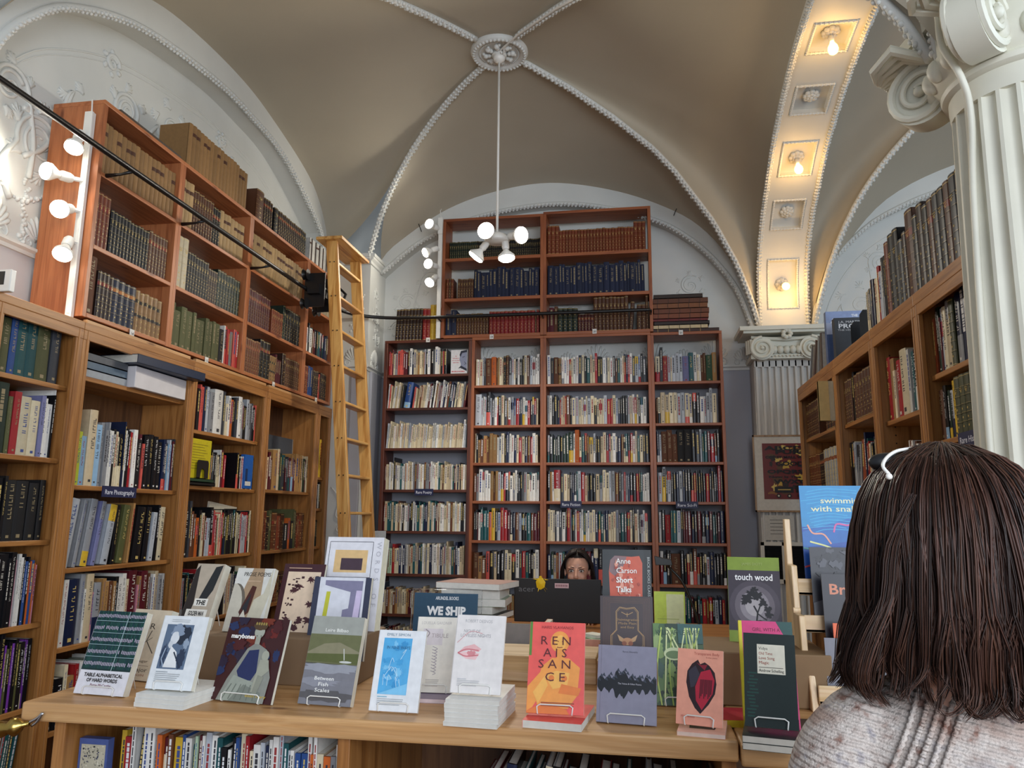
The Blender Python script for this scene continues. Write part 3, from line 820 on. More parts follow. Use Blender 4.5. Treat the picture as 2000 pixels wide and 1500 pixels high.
def book_mesh(m, b, simple=False):
    """one book: boards, rounded spine, page block, bands, labels and lettering"""
    R = random.Random(b.seed); h, t, d, st = b.h, b.t, b.d, b.style
    base = lin(HX[b.col]); k = R.uniform(.82, 1.12) * {'L': .62, 'C': .8, 'V': .66, 'D': 1.02, 'P': 1.02}[st]; base = tuple(min(1, c * k) for c in base)
    rough = {'L': .45, 'V': .6, 'C': .7, 'D': .28, 'P': .4}[st]
    bt = .0025 if st in 'LVCD' else .0009
    bt = min(bt, t * .2)
    rnd = {'L': .22, 'V': .2, 'C': .10, 'D': .12, 'P': 0}[st] * t; rnd = min(rnd, .008)
    if rnd: 
        arc = [(0, .004), (t * .10, .004 - rnd * .5), (t * .3, .004 - rnd * .92), (t * .5, .004 - rnd), (t * .7, .004 - rnd * .92), (t * .9, .004 - rnd * .5), (t, .004)]
    else: arc = [(0, 0), (t, 0)]
    m.color(base, rough)
    k2 = len(arc)
    out = arc + [(t, .008), (0, .008)]
    m.prism([(x, y, 0) for x, y in out], (0, 0, h))
    m.box(0, bt, .006, d, 0, h); m.box(t - bt, t, .006, d, 0, h)
    m.color((.66, .62, .52) if st in 'LVC' else (.78, .76, .70), .8)
    ins = .003 if st in 'LVCD' else .0003
    m.box(bt, t - bt, .006, d - ins, ins, h - ins)
    def strip(z0, z1, off, u0=0, u1=1):
        P = [(x, y) for x, y in arc]
        if not rnd: P = [(t * u0, 0), (t * u1, 0)]
        else: P = P[1:-1] if u0 > 0 else P
        m.grid([[(x, y - off, z0) for x, y in P], [(x, y - off, z1) for x, y in P]])
    gold = (.55, .40, .14)
    if st == 'L':
        nb = 5; lab = R.Random if False else None
        for j in range(1, nb + 1):
            z = h * (.07 + .86 * j / (nb + 1)); m.color(tuple(c * .9 for c in base), rough); strip(z - .002, z + .002, .0014)
            if b.col not in ('tan', 'vellum') : m.color(gold, .35); strip(z + .0024, z + .0034, .0005)
        m.color(gold, .35); strip(h * .02, h * .028, .0005); strip(h * .965, h * .975, .0005)
        sd = sum(map(ord, b.place)) + sum(map(ord, b.col))
        if sd % 3 == 0 or b.col in ('tan', 'vellum', 'navy'):
            lc = {'tan': '201814', 'vellum': '6a2a20', 'navy': 'b0703a', 'blue': '9a5a30'}.get(b.col, '7a2a20'); m.color(lc, .45)
            if b.col != 'navy' or sd % 2: strip(h * .70, h * .79, .0007); 
            if b.col == 'tan': strip(h * .36, h * .44, .0007)
        m.color(gold, .35)
        for z in (.73, .76): 
            for q in range(3): m.box(t * (.28 + q * .16), t * (.38 + q * .16), .004 - rnd - .0013, .004 - rnd * .8, h * z, h * (z + .012))
        for j in range(nb):
            if j in (3,): continue
            z = h * (.07 + .86 * (j + .5) / (nb + 1)); m.box(t * .42, t * .58, .004 - rnd - .0008, .004 - rnd * .8, z - .004, z + .004)
    elif st == 'V':
        if R.random() < .5: m.color('4a2a1a', .6); strip(h * .74, h * .82, .0006)
    else:
        lum = sum(base) / 3
        ink = ((.28, .22, .12) if st == 'C' else R.choice([(.7, .66, .58), (.6, .45, .15), (.75, .75, .75)])) if lum < .2 else R.choice([(.03, .03, .04), (.04, .04, .05), (.3, .04, .04), (.05, .08, .25)])
        y0 = .004 - rnd - .0006 if rnd else -.0006
        if st == 'D' and R.random() < .25:
            c2 = lin(HX[R.choice(['black', 'white', 'red', 'navy', 'teal', 'yellow', 'cream', 'grey', 'coral', 'skyblue'])]); m.color(c2, rough)
            a, e = R.choice([(0, .22), (.72, 1), (.55, .8), (0, .4)]); strip(h * a, h * e, .0004)
        m.color(ink, .5)
        if t > .006:
            # lettering running down the spine
            z = h * R.uniform(.88, .95); zend = h * R.uniform(.3, .5); wd = min(.02, t * R.uniform(.2, .42))
            if simple:
                while z > zend:
                    L = h * R.uniform(.02, .09); m.box(t * .5 - wd / 2, t * .5 + wd / 2, y0, y0 + .001, z - L, z); z -= L + h * .012
            else:
                while z > zend:
                    for _ in range(R.randint(2, 6)):
                        L = wd * R.uniform(.5, .8); x0, x1 = t * .5 - wd / 2, t * .5 + wd / 2
                        if z - L < zend: break
                        sty = R.randint(0, 3)
                        if sty == 0: m.box(x0, x1, y0, y0 + .001, z - L, z - L * .72); m.box(x0, x0 + wd * .2, y0, y0 + .001, z - L, z)
                        elif sty == 1: m.box(x0, x1, y0, y0 + .001, z - L * .3, z); m.box(x0, x1, y0, y0 + .001, z - L, z - L * .7)
                        elif sty == 2: m.box(x0, x1, y0, y0 + .001, z - L * .65, z - L * .35)
                        else: m.box(x0, x1 - wd * .3, y0, y0 + .001, z - L, z - L * .75); m.box(x1 - wd * .25, x1, y0, y0 + .001, z - L, z)
                        z -= L + wd * .22
                    z -= wd * .6
                m.box(t * .36, t * .64, y0, y0 + .001, h * .05, h * .05 + t * .22)
        elif t > .003:
            m.box(t * .3, t * .7, y0, y0 + .001, h * .45, h * .85)
# --- left wall, lower run (opening width = case width minus posts)
def rL(y0, z, w, spec, place, **k): return row('L', XF, y0 + .05, z, w - .10, spec, place, seed=1, **k)
c1 = 'narrow left-wall case'
rL(2.76, 2.115, .53, '2 olive C 27 32,1 blue C 27 30,2 teal C 27 38,1 olive C 33 48,1 charcoal C 33 42,1 charcoal C 32 40', 'top shelf of the ' + c1)
rL(2.76, 1.76, .53, '2 darkgreen C 30 50,1 olive C 26 30,1 red C 28 22,2 cream C 26 38,1 lavender P 27 16,2 white P 26 18,1 black P 27 10,1 white P 31 6', 'second shelf of the ' + c1)
rL(2.76, 1.376, .53, '1 white D 33 55,1 red P 30 16,1 lime P 29 16,1 white P 31 8,1 black D 28 30,1 black P 30 10,3 black C 27 42', 'third shelf of the ' + c1)
rL(2.76, 1.0, .53, '1 grey P 30 22,1 coral P 26 14,1 sage P 32 22,1 blue P 28 16,2 cream P 28 14,2 orange P 28 12,2 white P 31 14,1 black P 31 30,2 black P 31 16,1 pink P 27 12', 'fourth shelf of the ' + c1)
rL(2.76, .63, .53, '2 black P 18 16,4 white P 22 14,1 purple D 29 14,2 black P 30 26,1 olive P 28 16,2 black D 30 30', 'fifth shelf of the ' + c1)
rL(2.76, .25, .53, 'f charcoal/teal/brown/grey/navy P 29 20 4', 'bottom shelf of the ' + c1)
rL(2.24, 1.76, .52, 'f old L 27 35', 'second shelf of the case nearest the camera')
rL(2.24, 1.376, .52, 'f mix P 28 24', 'third shelf of the case nearest the camera')
rL(2.24, 1.0, .52, 'f mix P 28 20', 'fourth shelf of the case nearest the camera')
rL(2.24, .63, .52, 'f mix P 28 20', 'fifth shelf of the case nearest the camera')
c2 = 'photography case'
rL(3.29, 1.64, .97, '1 black D 33 34,1 lime P 28 18,1 skyblue P 27 20,1 beige D 38 34,1 skyblue P 31 26,1 grey D 33 24,2 grey P 30 12,2 white P 31 16,1 black P 33 14,2 cream P 27 12,1 black D 29 24,1 navy D 34 14,1 white P 33 9,2 black P 31 14,1 red D 30 26,1 white P 31 18,1 black P 26 30,1 maroon P 29 14,1 coral P 26 12,4 black D 30 30,1 navy D 30 24,1 charcoal D 30 20,1 skyblue P 29 8,1 silver P 29 8,1 skyblue P 29 7', 'second shelf of the ' + c2, hmax=.39)
rL(3.29, 1.234, .97, '1 silver D 33 48 6,1 grey D 29 30 6,1 grey D 33 44 6,1 lavender D 32 34 6,1 silver D 32 62 6,1 black D 32 20 3,1 olive D 31 34 6,1 tan D 32 20 3,1 black D 30 70 3,1 black D 30 40 3,1 silver P 28 22 2,1 black D 30 20 2,1 cream D 30 34 2,1 darkgreen D 29 28 2,1 tan D 30 34 2,1 white P 28 8 2', 'third shelf of the ' + c2, hmax=.34)
rL(3.29, .86, .97, '1 white D 31 52,2 white P 30 18,1 navy D 32 48,1 grey D 32 30,1 white P 28 10,1 beige D 32 34,1 pink P 24 8,1 grey D 28 42,2 tan P 30 18,1 brown P 30 22,1 tan P 30 20,1 black P 31 16,2 white P 30 20,1 cream P 28 14,1 maroon D 33 80', 'fourth shelf of the ' + c2, hmax=.34)
rL(3.29, .48, .97, '2 black D 24 40,1 black D 22 50,1 cream P 25 16,1 tan D 24 50,f mix D 27 26', 'fifth shelf of the ' + c2)
c3 = 'yellow-book case'
rL(4.26, 2.03, .97, '1 navy P 27 18,1 blue P 26 20,1 red P 26 26,1 black P 26 20,2 coral P 27 16,1 navy D 27 34,1 silver D 29 44,1 grey D 27 34,1 white D 29 66,1 charcoal D 28 34,1 cream P 24 24,1 white P 25 20,1 orange P 25 26,2 black P 24 14', 'top shelf of the ' + c3, hmax=.3)
rL(4.26, 1.68, .97, 'gap 25,2 tan P 20 16,1 black D 24 18,1 charcoal D 22 16,1 black P 22 14,1 cream P 22 20,1 beige D 23 20,1 white P 22 16,1 maroon D 24 30,1 red P 22 14,gap 14,1 black D 25 26', 'second shelf of the ' + c3, hmax=.3)
rL(4.26, 1.235, .97, '2 black D 33 32,1 charcoal D 34 20,2 brown P 29 18,1 orange D 25 34,1 black D 29 26,1 cream P 29 18,1 brown D 26 22,2 silver P 26 16,1 black D 30 24,1 coral P 27 12,1 red P 28 14,1 cream P 27 14,1 olive P 26 10', 'third shelf of the ' + c3, hmax=.35)
rL(4.26, .84, .97, '2 teal D 28 30,f mix P 27 22', 'fourth shelf of the ' + c3)
rL(4.26, .45, .97, 'f mix P 27 22', 'fifth shelf of the ' + c3)
c4 = 'tall grey board case'
rL(5.23, 1.69, .92, '1 black D 30 20,1 red D 25 30,1 black D 26 26,1 cream P 25 24,1 maroon D 27 24,1 maroon D 26 34,1 tan D 30 60,1 beige D 30 24,1 darkgreen P 28 20,1 charcoal D 28 40', 'top shelf of the ' + c4, hmax=.32)
rL(5.23, 1.235, .92, '2 darkbrown L 25 38,1 rust L 30 34,1 darkbrown L 26 34,1 olive C 31 26,1 chestnut L 28 66,1 rust C 26 44,1 brown L 28 40,1 black P 22 60,1 orange P 26 30', 'second shelf of the ' + c4, hmax=.32)
rL(5.23, .84, .92, '1 olive C 16 30,gap 8,2 black D 18 60,f old L 20 30', 'third shelf of the ' + c4)
c5 = 'narrowest left-wall case'
rL(6.15, 1.83, .28, '1 charcoal C 30 60,1 yellow D 33 50,1 black P 30 20', 'top shelf of the ' + c5)
rL(6.15, 1.56, .28, '1 maroon L 22 40,1 black P 22 20,1 white P 22 14,1 black P 22 30', 'second shelf of the ' + c5, hmax=.24)
rL(6.15, 1.235, .28, '2 cream P 24 14,f darkgreen/black/navy C 24 24', 'third shelf of the ' + c5)
# --- left wall, upper run
def rU(y0, z, w, spec, place, **k): return row('L', XF, y0 + .03, z, w - .06, spec, place, seed=2, yin=.02, **k)
u = ['first upper left-wall case', 'second upper left-wall case', 'third upper left-wall case', 'last upper left-wall case']
rU(3.285, 3.27, .715, 'f tan V 28.5 37', 'top shelf of the ' + u[0]); 
rU(3.285, 2.87, .715, '4 rust L 30 29,gap 1,12 black L 24 26,4 brown L 25 29,f brown L 25 28', 'middle shelf of the ' + u[0])
rU(3.285, 2.505, .715, '1 brown C 33 72,gap .4,4 darkbrown L 25 27,4 navy L 24.5 42,6 tan L 23.5 36', 'bottom shelf of the ' + u[0], hmax=.335)
rU(4.0, UZ, .86, 'gap 2,15 tan V 29 40,f tan V 28 38', 'top of the ' + u[1], hmax=.31)
rU(4.0, 3.27, .86, '3 vellum V 30 40,8 brown L 28 28,3 black L 26 28,f vellum V 27 44', 'top shelf of the ' + u[1])
rU(4.0, 2.87, .86, '2 cream L 33 60,8 black L 26 29,4 darkbrown L 23 26,f darkgreen L 26 36', 'middle shelf of the ' + u[1])
rU(4.0, 2.505, .86, '11 olive C 25 40,1 black C 24 40,1 white P 27 16,1 coral D 27 36,1 red D 26 34,1 grey C 25 24', 'bottom shelf of the ' + u[1])
rU(4.86, UZ, .98, 'gap 4,1 brown L 24 90,4 darkbrown L 22 30,gap 3,1 black L 21 60,12 darkbrown L 21 28,3 black L 21 26', 'top of the ' + u[2], hmax=.31)
rU(4.86, 3.27, .98, 'f vellum V 28 45', 'top shelf of the ' + u[2])
rU(4.86, 2.87, .98, '11 maroon L 26 29,gap 3,6 rust L 20 28,1 darkgreen L 28 30,6 black L 27 40', 'middle shelf of the ' + u[2])
rU(4.86, 2.505, .98, '8 chestnut L 26 29,3 black L 29 50,gap .5,3 tan L 20 32,4 maroon C 21 30,1 darkbrown L 26 50,f brown L 24 30', 'bottom shelf of the ' + u[2])
rU(5.84, UZ, .58, 'f white/darkbrown/white V 21 26', 'top of the ' + u[3], hmax=.31)
rU(5.84, 3.27, .58, 'f cream V 26 30', 'top shelf of the ' + u[3])
rU(5.84, 2.87, .58, '4 black/white P 24 26,f dark D 23 30', 'middle shelf of the ' + u[3])
rU(5.84, 2.505, .58, '3 rust L 25 34,3 blue C 24 30,3 darkbrown L 24 34,2 coral C 22 26,f darkbrown L 24 36', 'bottom shelf of the ' + u[3])
# --- back wall
def rB(x0, x1, z, spec, place, **k): return row('B', x0 + .03, 6.5, z, x1 - x0 - .06, spec, place, seed=3, **k)
sh = lambda k: ordinal(k + 1) + ' shelf of the '
pc = 'poetry case'
rB(-2.28, -1.655, Z1[0], '3 red/coral/maroon D 23 16,2 cream/grey P 22 14,5 coral/maroon/navy/coral P 22 14,3 black/white/navy D 23 18,6 cream/beige/tan P 22 12,2 silver/black P 23 10,1 white P 25 26,1 black D 23 26', 'top shelf of the ' + pc)
for i, spec in enumerate(['3 white/coral/cream P 22 12 2,6 cream/white/beige P 22 11 4,1 charcoal P 23 16 4,1 blue D 26 44 6,3 coral/white/cream P 20 10 5,f poet P 22 12 5', '2 silver/cream P 22 14 2,f pale P 21 11 2', '2 maroon/cream P 22 12,4 poet P 23 12,1 black P 27 14,f poet P 23 12.5',
                          '1 maroon P 24 12,1 beige P 26 16,2 teal P 24 18,f poet P 24 13', '2 charcoal/white P 24 16,1 tan P 20 16,2 sage D 23 27,1 red P 23 16,2 cream P 23 16,f poet P 24 15', '1 charcoal P 24 16,f tan/brown/beige/maroon/cream P 20 15', 'f poet P 22 14']):
    rB(-2.28, -1.46, Z1[i + 1], spec, sh(i + 1) + pc)
specs = {
 0: ['3 cream/white P 25 20,1 silver P 25 14,2 charcoal/brown C 23 32,1 orange C 23 34,2 brown/tan C 24 18,2 cream P 25 14,2 black/brown L 27 24,f fic D 25 20', '1 white P 26 20,2 charcoal/brown C 24 30,1 tan L 23 26,f fic D 24 19', '1 cream D 25 40,1 black P 31 20,1 red L 23 40,3 silver/cream D 24 20,2 silver D 25 22,1 lavender C 23 36,1 teal D 27 46,3 white/cream D 24 20,2 brown C 23 34,1 green C 23 36,1 tan C 23 30,f silver D 24 24'],
 1: ['1 silver D 26 44,3 silver/white D 24 16,1 black D 27 36,f fic D 24 19', 'f fic D 24 20', '1 brown C 22 26,f cream/silver/white/black/beige D 25 26'],
 2: ['2 beige/black P 25 18,4 tan/brown P 22 20,2 tan C 26 46,2 white/silver D 24 22,f fic D 24 20', '1 silver D 25 14,6 black/darkgreen D 23 22,2 darkgreen D 27 30,1 white P 26 12,1 orange C 27 28,f fic D 24 22', '2 navy/silver D 25 26,3 brown C 25 32,2 black C 27 56,f dark D 26 24'],
 3: ['2 brown/grey P 22 16,4 white D 25 22,3 tan/brown C 24 24,f fic D 24 20,1 navy D 27 36', '1 black D 28 24,1 tan C 25 26,1 white P 24 12,1 red D 27 36,f fic D 24 21', '1 silver D 24 24,1 yellow D 26 40,f dark/silver D 25 20'],
 4: ['2 black P 24 12,2 maroon/white P 24 12,3 teal D 24 22,1 orange D 24 24,1 yellow D 27 26,f dark D 24 22', 'f fic D 25 19', '1 white D 25 14,1 black D 25 32,1 red C 22 28,f dark D 25 22'],
 5: ['1 brown C 22 34,2 tan/brown P 20 24,1 coral D 24 28,1 black D 24 28,1 beige D 24 24,f fic D 24 24', '2 navy/darkgreen D 23 24,2 beige/rust C 22 28,f dark D 25 24', '4 dark D 25 24,1 brown C 24 52,1 black D 25 36,f dark D 24 24'],
 6: ['f old C 22 24', 'f dark D 23 24', '2 black D 22 40,1 tan L 24 36,f dark D 23 24'], 7: ['f dark D 23 24', 'f dark D 23 24', 'f dark D 23 24']}
for k in range(8):
    for q, (a, b_, nm) in enumerate(((-1.46, -.815, 'case left of fiction'), (-.815, .121, 'fiction case'), (.121, .721, 'sci-fi case'))):
        rB(a, b_, ZB[k], specs[k][q], ('top shelf of the ' if k == 0 else sh(k)) + nm)
rB(-1.755, -.815, 3.847, '14 darkgreen L 20 18,f black L 20 17', 'top shelf of the left upper back case', yin=.12)
rB(-.815, .148, 3.847, '3 rust L 27 35,24 rust L 22.5 27,f rust L 27 35', 'top shelf of the right upper back case', yin=.02)
rB(-1.755, -.815, 3.464, '3 rust/brown L 20 22,gap 4,6 brown L 19 24,14 navy C 26 35,f navy C 25.5 34', 'middle shelf of the left upper back case')
rB(-.815, .148, 3.464, 'f navy C 28 36.5', 'middle shelf of the right upper back case')
rB(-1.755, -.815, 3.12, '2 navy C 23 34,11 brown L 20 22.5,gap .6,12 red L 21.5 28', 'bottom shelf of the left upper back case')
rB(-.815, .148, 3.12, '2 maroon C 22 24,1 brown C 20 20,4 darkgreen L 22 40,gap .3,5 maroon L 16 24,9 brown L 31 30,1 brown L 26 30 5,gap 2,3 brown L 23 34', 'bottom shelf of the right upper back case')
row('B', -2.2, 6.5, 3.088, .43, '8 darkbrown L 30 30 2,2 red L 30 34,2 yellow L 33 33', 'top of the poetry case', seed=5)
# --- right run
def rR(y0, y1, z, spec, place, **k): return row('R', XR, y0 - .045, z, y0 - y1 - .09, spec, place, seed=4, **k)
v = ['far case of the right run', 'second case of the right run', 'red-volume case of the right run', 'case beside the fluted column']
rR(6.11, 5.0, 2.1, '9 brown L 26 40,gap 22,f brown/darkbrown L 28 40', 'top shelf of the ' + v[0]); rR(6.11, 5.0, 1.70, '8 chestnut L 27 42,3 darkbrown L 27 40,f cream/silver L 28 34', 'second shelf of the ' + v[0])
rR(6.11, 5.0, 1.28, 'f mix D 27 26', 'third shelf of the ' + v[0]); rR(6.11, 5.0, .86, 'f mix D 27 26', 'fourth shelf of the ' + v[0])
rR(5.0, 4.2, 2.08, '4 brown L 27 36,1 black D 30 40,1 brown D 28 16,f brown L 27 60', 'top shelf of the ' + v[1]); rR(5.0, 4.2, 1.68, '2 black D 29 40,3 silver/cream P 27 14,2 grey D 26 30 5,1 rust D 27 50 4,1 navy D 31 20,1 teal D 27 30,f mix P 26 22', 'second shelf of the ' + v[1])
rR(5.0, 4.2, 1.28, 'f mix D 27 26', 'third shelf of the ' + v[1])
rR(4.2, 3.54, 2.0, '1 red D 34 50,1 tan C 30 50,1 cream P 26 34,1 red D 29 50,1 brown D 32 20,1 cream D 34 60,1 white P 29 30,f mix D 28 30', 'top shelf of the ' + v[2], hmax=.36); rR(4.2, 3.54, 1.60, '2 tan P 25 20,1 brown C 26 50,1 coral D 25 40,1 olive P 22 40,f white/brown P 26 30', 'second shelf of the ' + v[2])
rR(4.2, 3.54, 1.22, 'f mix D 27 26', 'third shelf of the ' + v[2])
rR(3.54, 2.86, 2.12, '1 rust D 24 24,1 charcoal D 26 16,1 darkgreen D 28 30,1 maroon P 24 16,1 silver D 26 20,1 cream D 27 34,1 beige D 28 34,1 olive L 28 44,f navy D 30 36', 'top shelf of the ' + v[3])
rR(3.54, 2.86, 1.835, '1 brown C 21 40,1 black D 24 24,1 darkgreen D 22 34,1 silver D 21 20,1 yellow D 22 30,f olive L 24 50', 'second shelf of the ' + v[3], hmax=.26); rR(3.54, 2.86, 1.46, 'f mix D 26 26', 'third shelf of the ' + v[3])
row('R', XR, 4.35, 2.5, 1.75, '2 cream P 25 20,1 black D 27 30,1 navy D 30 40,1 cream D 27 44,1 red D 32 40,1 silver D 30 36,1 black D 34 40,1 black D 36 40,1 rust L 40 60,2 black L 42 70,1 charcoal L 34 60,1 darkbrown L 36 50,1 brown L 44 90,1 black L 38 60,1 darkbrown L 41 70,f black/brown/charcoal L 38 60', 'top of the right run', seed=6, hmax=.45, yin=.02)
# --- under the counter
def rC(x0, x1, z, spec, place, **k): return row('B', x0, 2.04, z, x1 - x0, spec, place, seed=7, **k)
rC(-1.47, -.79, .66, '1 yellow P 24 14,1 red P 23 26,1 white P 26 8,1 navy D 30 10 3,2 white P 24 12,2 grey/orange P 22 10,1 maroon D 23 14,1 brown P 22 12,1 yellow P 21 16,1 blue P 22 10,1 white P 24 22,1 teal D 22 18,1 sage P 22 12,1 maroon P 22 14,1 white P 22 12,f under P 22 13', 'shelf under the counter, worktop end', dmax=.2, hmax=.28)
rC(-.45, .19, .60, 'f dark D 24 18 7', 'shelf under the middle of the counter', hmax=.27)

# choose the three hundred books that show largest, the others stay one mass
def proj(b):
    c = b.fr @ Vector((b.t / 2, 0, b.h / 2)); d = c - CAM
    dd = d.dot(fw)
    if dd < .3: return 0
    px = 1000 + 1478 * d.dot(ri2) / dd; py = 750 - 1478 * d.dot(up2) / dd
    n = (b.fr.to_3x3() @ Vector((0, -1, 0))); f = max(0, -n.dot(d.normalized()))
    if px < 0 or px > 1875 or py < 0 or py > 1480: return 0
    if px > 1640 and py > 880: return 0
    if 600 < px < 705 and 470 < py < 1100 and b.side == 'L': f *= .4
    if b.side == 'B' and py > 1140 and px > 740: f *= .3
    vis = b.h * b.t * f / dd ** 2
    if b.side == 'B' and 'counter' in b.place: vis = b.t * .07 / dd ** 2
    return vis
order = sorted(range(len(BOOKS)), key=lambda i: -proj(BOOKS[i]))
NIND = 262
ind = set(order[:NIND])
stn = {'L': 'leather-bound', 'V': 'calf-bound', 'C': 'cloth', 'D': 'jacketed', 'P': 'paperback'}
names = {}
mass = MB()
for i, b in enumerate(BOOKS):
    if i in ind:
        m = MB(); book_mesh(m, b)
        o = m.build('book', BOOKM)
        o.matrix_world = b.fr
        cn = {'vellum': 'pale tan', 'charcoal': 'dark grey', 'skyblue': 'pale blue', 'darkbrown': 'dark brown', 'darkgreen': 'dark green'}.get(b.col, b.col)
        sz = 'slim' if b.t < .014 else 'thick' if b.t > .05 else 'tall' if b.h > .29 else ''
        lb = ' '.join(('%s %s %s book, %s along the %s' % (sz, cn, stn[b.style], ordinal(b.n), b.place)).split())
        if len(lb.replace('-', ' ').split()) > 15: lb = lb.replace('-bound', '').replace(' of the ', ', ').replace(sz + ' ', '', 1) if sz else lb.replace('-bound', '').replace(' of the ', ', ')
        o['label'] = lb
        o['category'] = 'book'; o['group'] = 'books on the ' + b.place
    else:
        if proj(b) == 0 and b.side != 'B' and 'nearest' not in b.place and False: continue
        mass.T = b.fr; book_mesh(mass, b, simple=True)
mass.build('shelved_books', BOOKM, kind='stuff', label='all the smaller books filling the farther shelves', category='books')
print('BOOKS', len(BOOKS), 'faces', len(mass.f))
# ------------------------------------------------------------------ counter
CZ = .985
t = thing('worktop', 'long pale pine counter top carrying most of the face-out display books', 'worktop', (0, 0, 0))
m = MB()
m.prism([(-1.70, 1.965, CZ), (-1.70, 2.74, CZ), (-1.66, 2.74, CZ - .052), (-1.665, 1.975, CZ - .052)][::1], (0, 0, 0)) if False else None
m.box(-1.70, .218, 1.965, 2.74, CZ - .05, CZ)
m.build('board', wood('maple', 'x'), t, bevel=.006)
t = thing('worktop', 'shorter pine counter top beside the customer, butted against the long one', 'worktop', (0, 0, 0))
m = MB(); m.box(.222, 1.0, 1.955, 2.74, CZ - .056, CZ - .006); m.build('board', wood('maple', 'x'), t, bevel=.006)
t = thing('counter_cabinet', 'open-fronted wooden counter base with books on its shelves', 'cabinet', (0, 0, 0))
def part(nm, b, mat, tt, bev=.003): m = MB(); m.box(*b); return m.build(nm, mat, tt, bevel=bev)
for x in (-1.62, -.79, .18, .93):
    part('upright', (x, x + .035, 2.0, 2.7, .0, CZ - .056), wood('oak', 'z'), t)
part('back_panel', (-1.6, .95, 2.69, 2.71, 0, CZ - .06), wood('carcass', 'z'), t)
for a, b, z in ((-1.585, -.79, .66), (-.755, .18, .60), (.215, .93, .60)):
    part('shelf', (a, b, 2.02, 2.69, z - .025, z), wood('carcass', 'x'), t); part('shelf', (a, b, 2.02, 2.69, .1, .125), wood('carcass', 'x'), t)
m = MB(); m.box(.30, .40, 2.02, 2.04, .62, .90); t2 = None
m.color('e8e6e0', .5)
R = random.Random(2)
m = MB(); m.color('e6e4de', .5); m.box(.31, .44, 2.03, 2.05, .605, .90); m.color('16161a', .5)
for i in range(9):
    for j in range(3): m.box(.33 + j * .035, .335 + j * .035 + R.uniform(.006, .022), 2.0285, 2.03, .62 + i * .03, .62 + i * .03 + R.uniform(.004, .016))
m.build('book', PRINT, label='white book with black marks standing under the counter beside the customer', category='book')
m = MB(); m.color('4a5a92', .4); m.box(-1.575, -1.485, 2.05, 2.075, .665, .875)
m.color('b9b29c', .6); m.box(-1.567, -1.492, 2.0488, 2.05, .69, .86)
for i in range(260):
    a, b = R.uniform(-1.563, -1.497), R.uniform(.70, .855); m.color(R.choice(['5c5a50', '8c8a80', 'd8d2c0', '3c4058']), .6); q = R.uniform(.001, .004); m.box(a, a + q, 2.0478, 2.0488, b, b + q)
m.color('e8e4d8', .5); text(m, 'kazumi', (-1.53, 2.0475, .70), (1, 0, 0), (0, 0, 1), .03, width=.07)
m.build('book', PRINT, label='blue book with a speckled grey cover facing out under the counter', category='book')

# ------------------------------------------------------------------ display books
class Art:
    def __init__(s, m, w, h): s.m, s.w, s.h, s.l = m, w, h, 1
    def P(s, u, v): return (-s.w / 2 + u * s.w, -.00012 * s.l, v * s.h)
    def poly(s, pts, col, r=.4, up=1): s.m.color(col, r); s.m.poly([s.P(min(1, max(0, p[0])), min(1, max(0, p[1]))) for p in pts]); s.l += up
    def rect(s, u0, v0, u1, v1, col, r=.4, up=1): s.poly([(u0, v0), (u1, v0), (u1, v1), (u0, v1)], col, r, up)
    def ell(s, u, v, a, b, col, n=20, rot=0, up=1):
        P = []
        for i in range(n):
            x, y = a * s.w * math.cos(2 * PI * i / n), b * s.h * math.sin(2 * PI * i / n)
            P.append((u + (x * math.cos(rot) - y * math.sin(rot)) / s.w, v + (x * math.sin(rot) + y * math.cos(rot)) / s.h))
        s.poly(P, col, up=up)
    def line(s, pts, wd, col, up=1, n=0):
        if n: pts = [(p.x, p.y) for p in spline([(a, b, 0) for a, b in pts], n)]
        for i, (a, b) in enumerate(zip(pts, pts[1:])):
            d = Vector(((b[0] - a[0]) * s.w, (b[1] - a[1]) * s.h)); 
            if d.length < 1e-7: continue
            q = Vector((-d.y, d.x)).normalized() * wd / 2; e = (q.x / s.w, q.y / s.h)
            s.m.color(col, .4); s.m.poly([s.P(a[0] - e[0], a[1] - e[1]), s.P(b[0] - e[0], b[1] - e[1]), s.P(b[0] + e[0], b[1] + e[1]), s.P(a[0] + e[0], a[1] + e[1])])
        s.l += up
    def txt(s, t, u, v, size, col, align='C', bold=.0, width=None, shear=0, stretch=1):
        s.m.color(col, .4); text(s.m, t, s.P(u, v), (1, 0, 0), (0, 0, 1), size * s.h, align, bold, shear, width * s.w if width else None, stretch); s.l += 1
    def blotch(s, u, v, a, b, col, seed=0, n=26, jag=.25):
        R = random.Random(seed); P = []
        for i in range(n):
            k = 1 + R.uniform(-jag, jag); P.append((u + a * k * math.cos(2 * PI * i / n), v + b * k * math.sin(2 * PI * i / n)))
        s.poly(P, col)
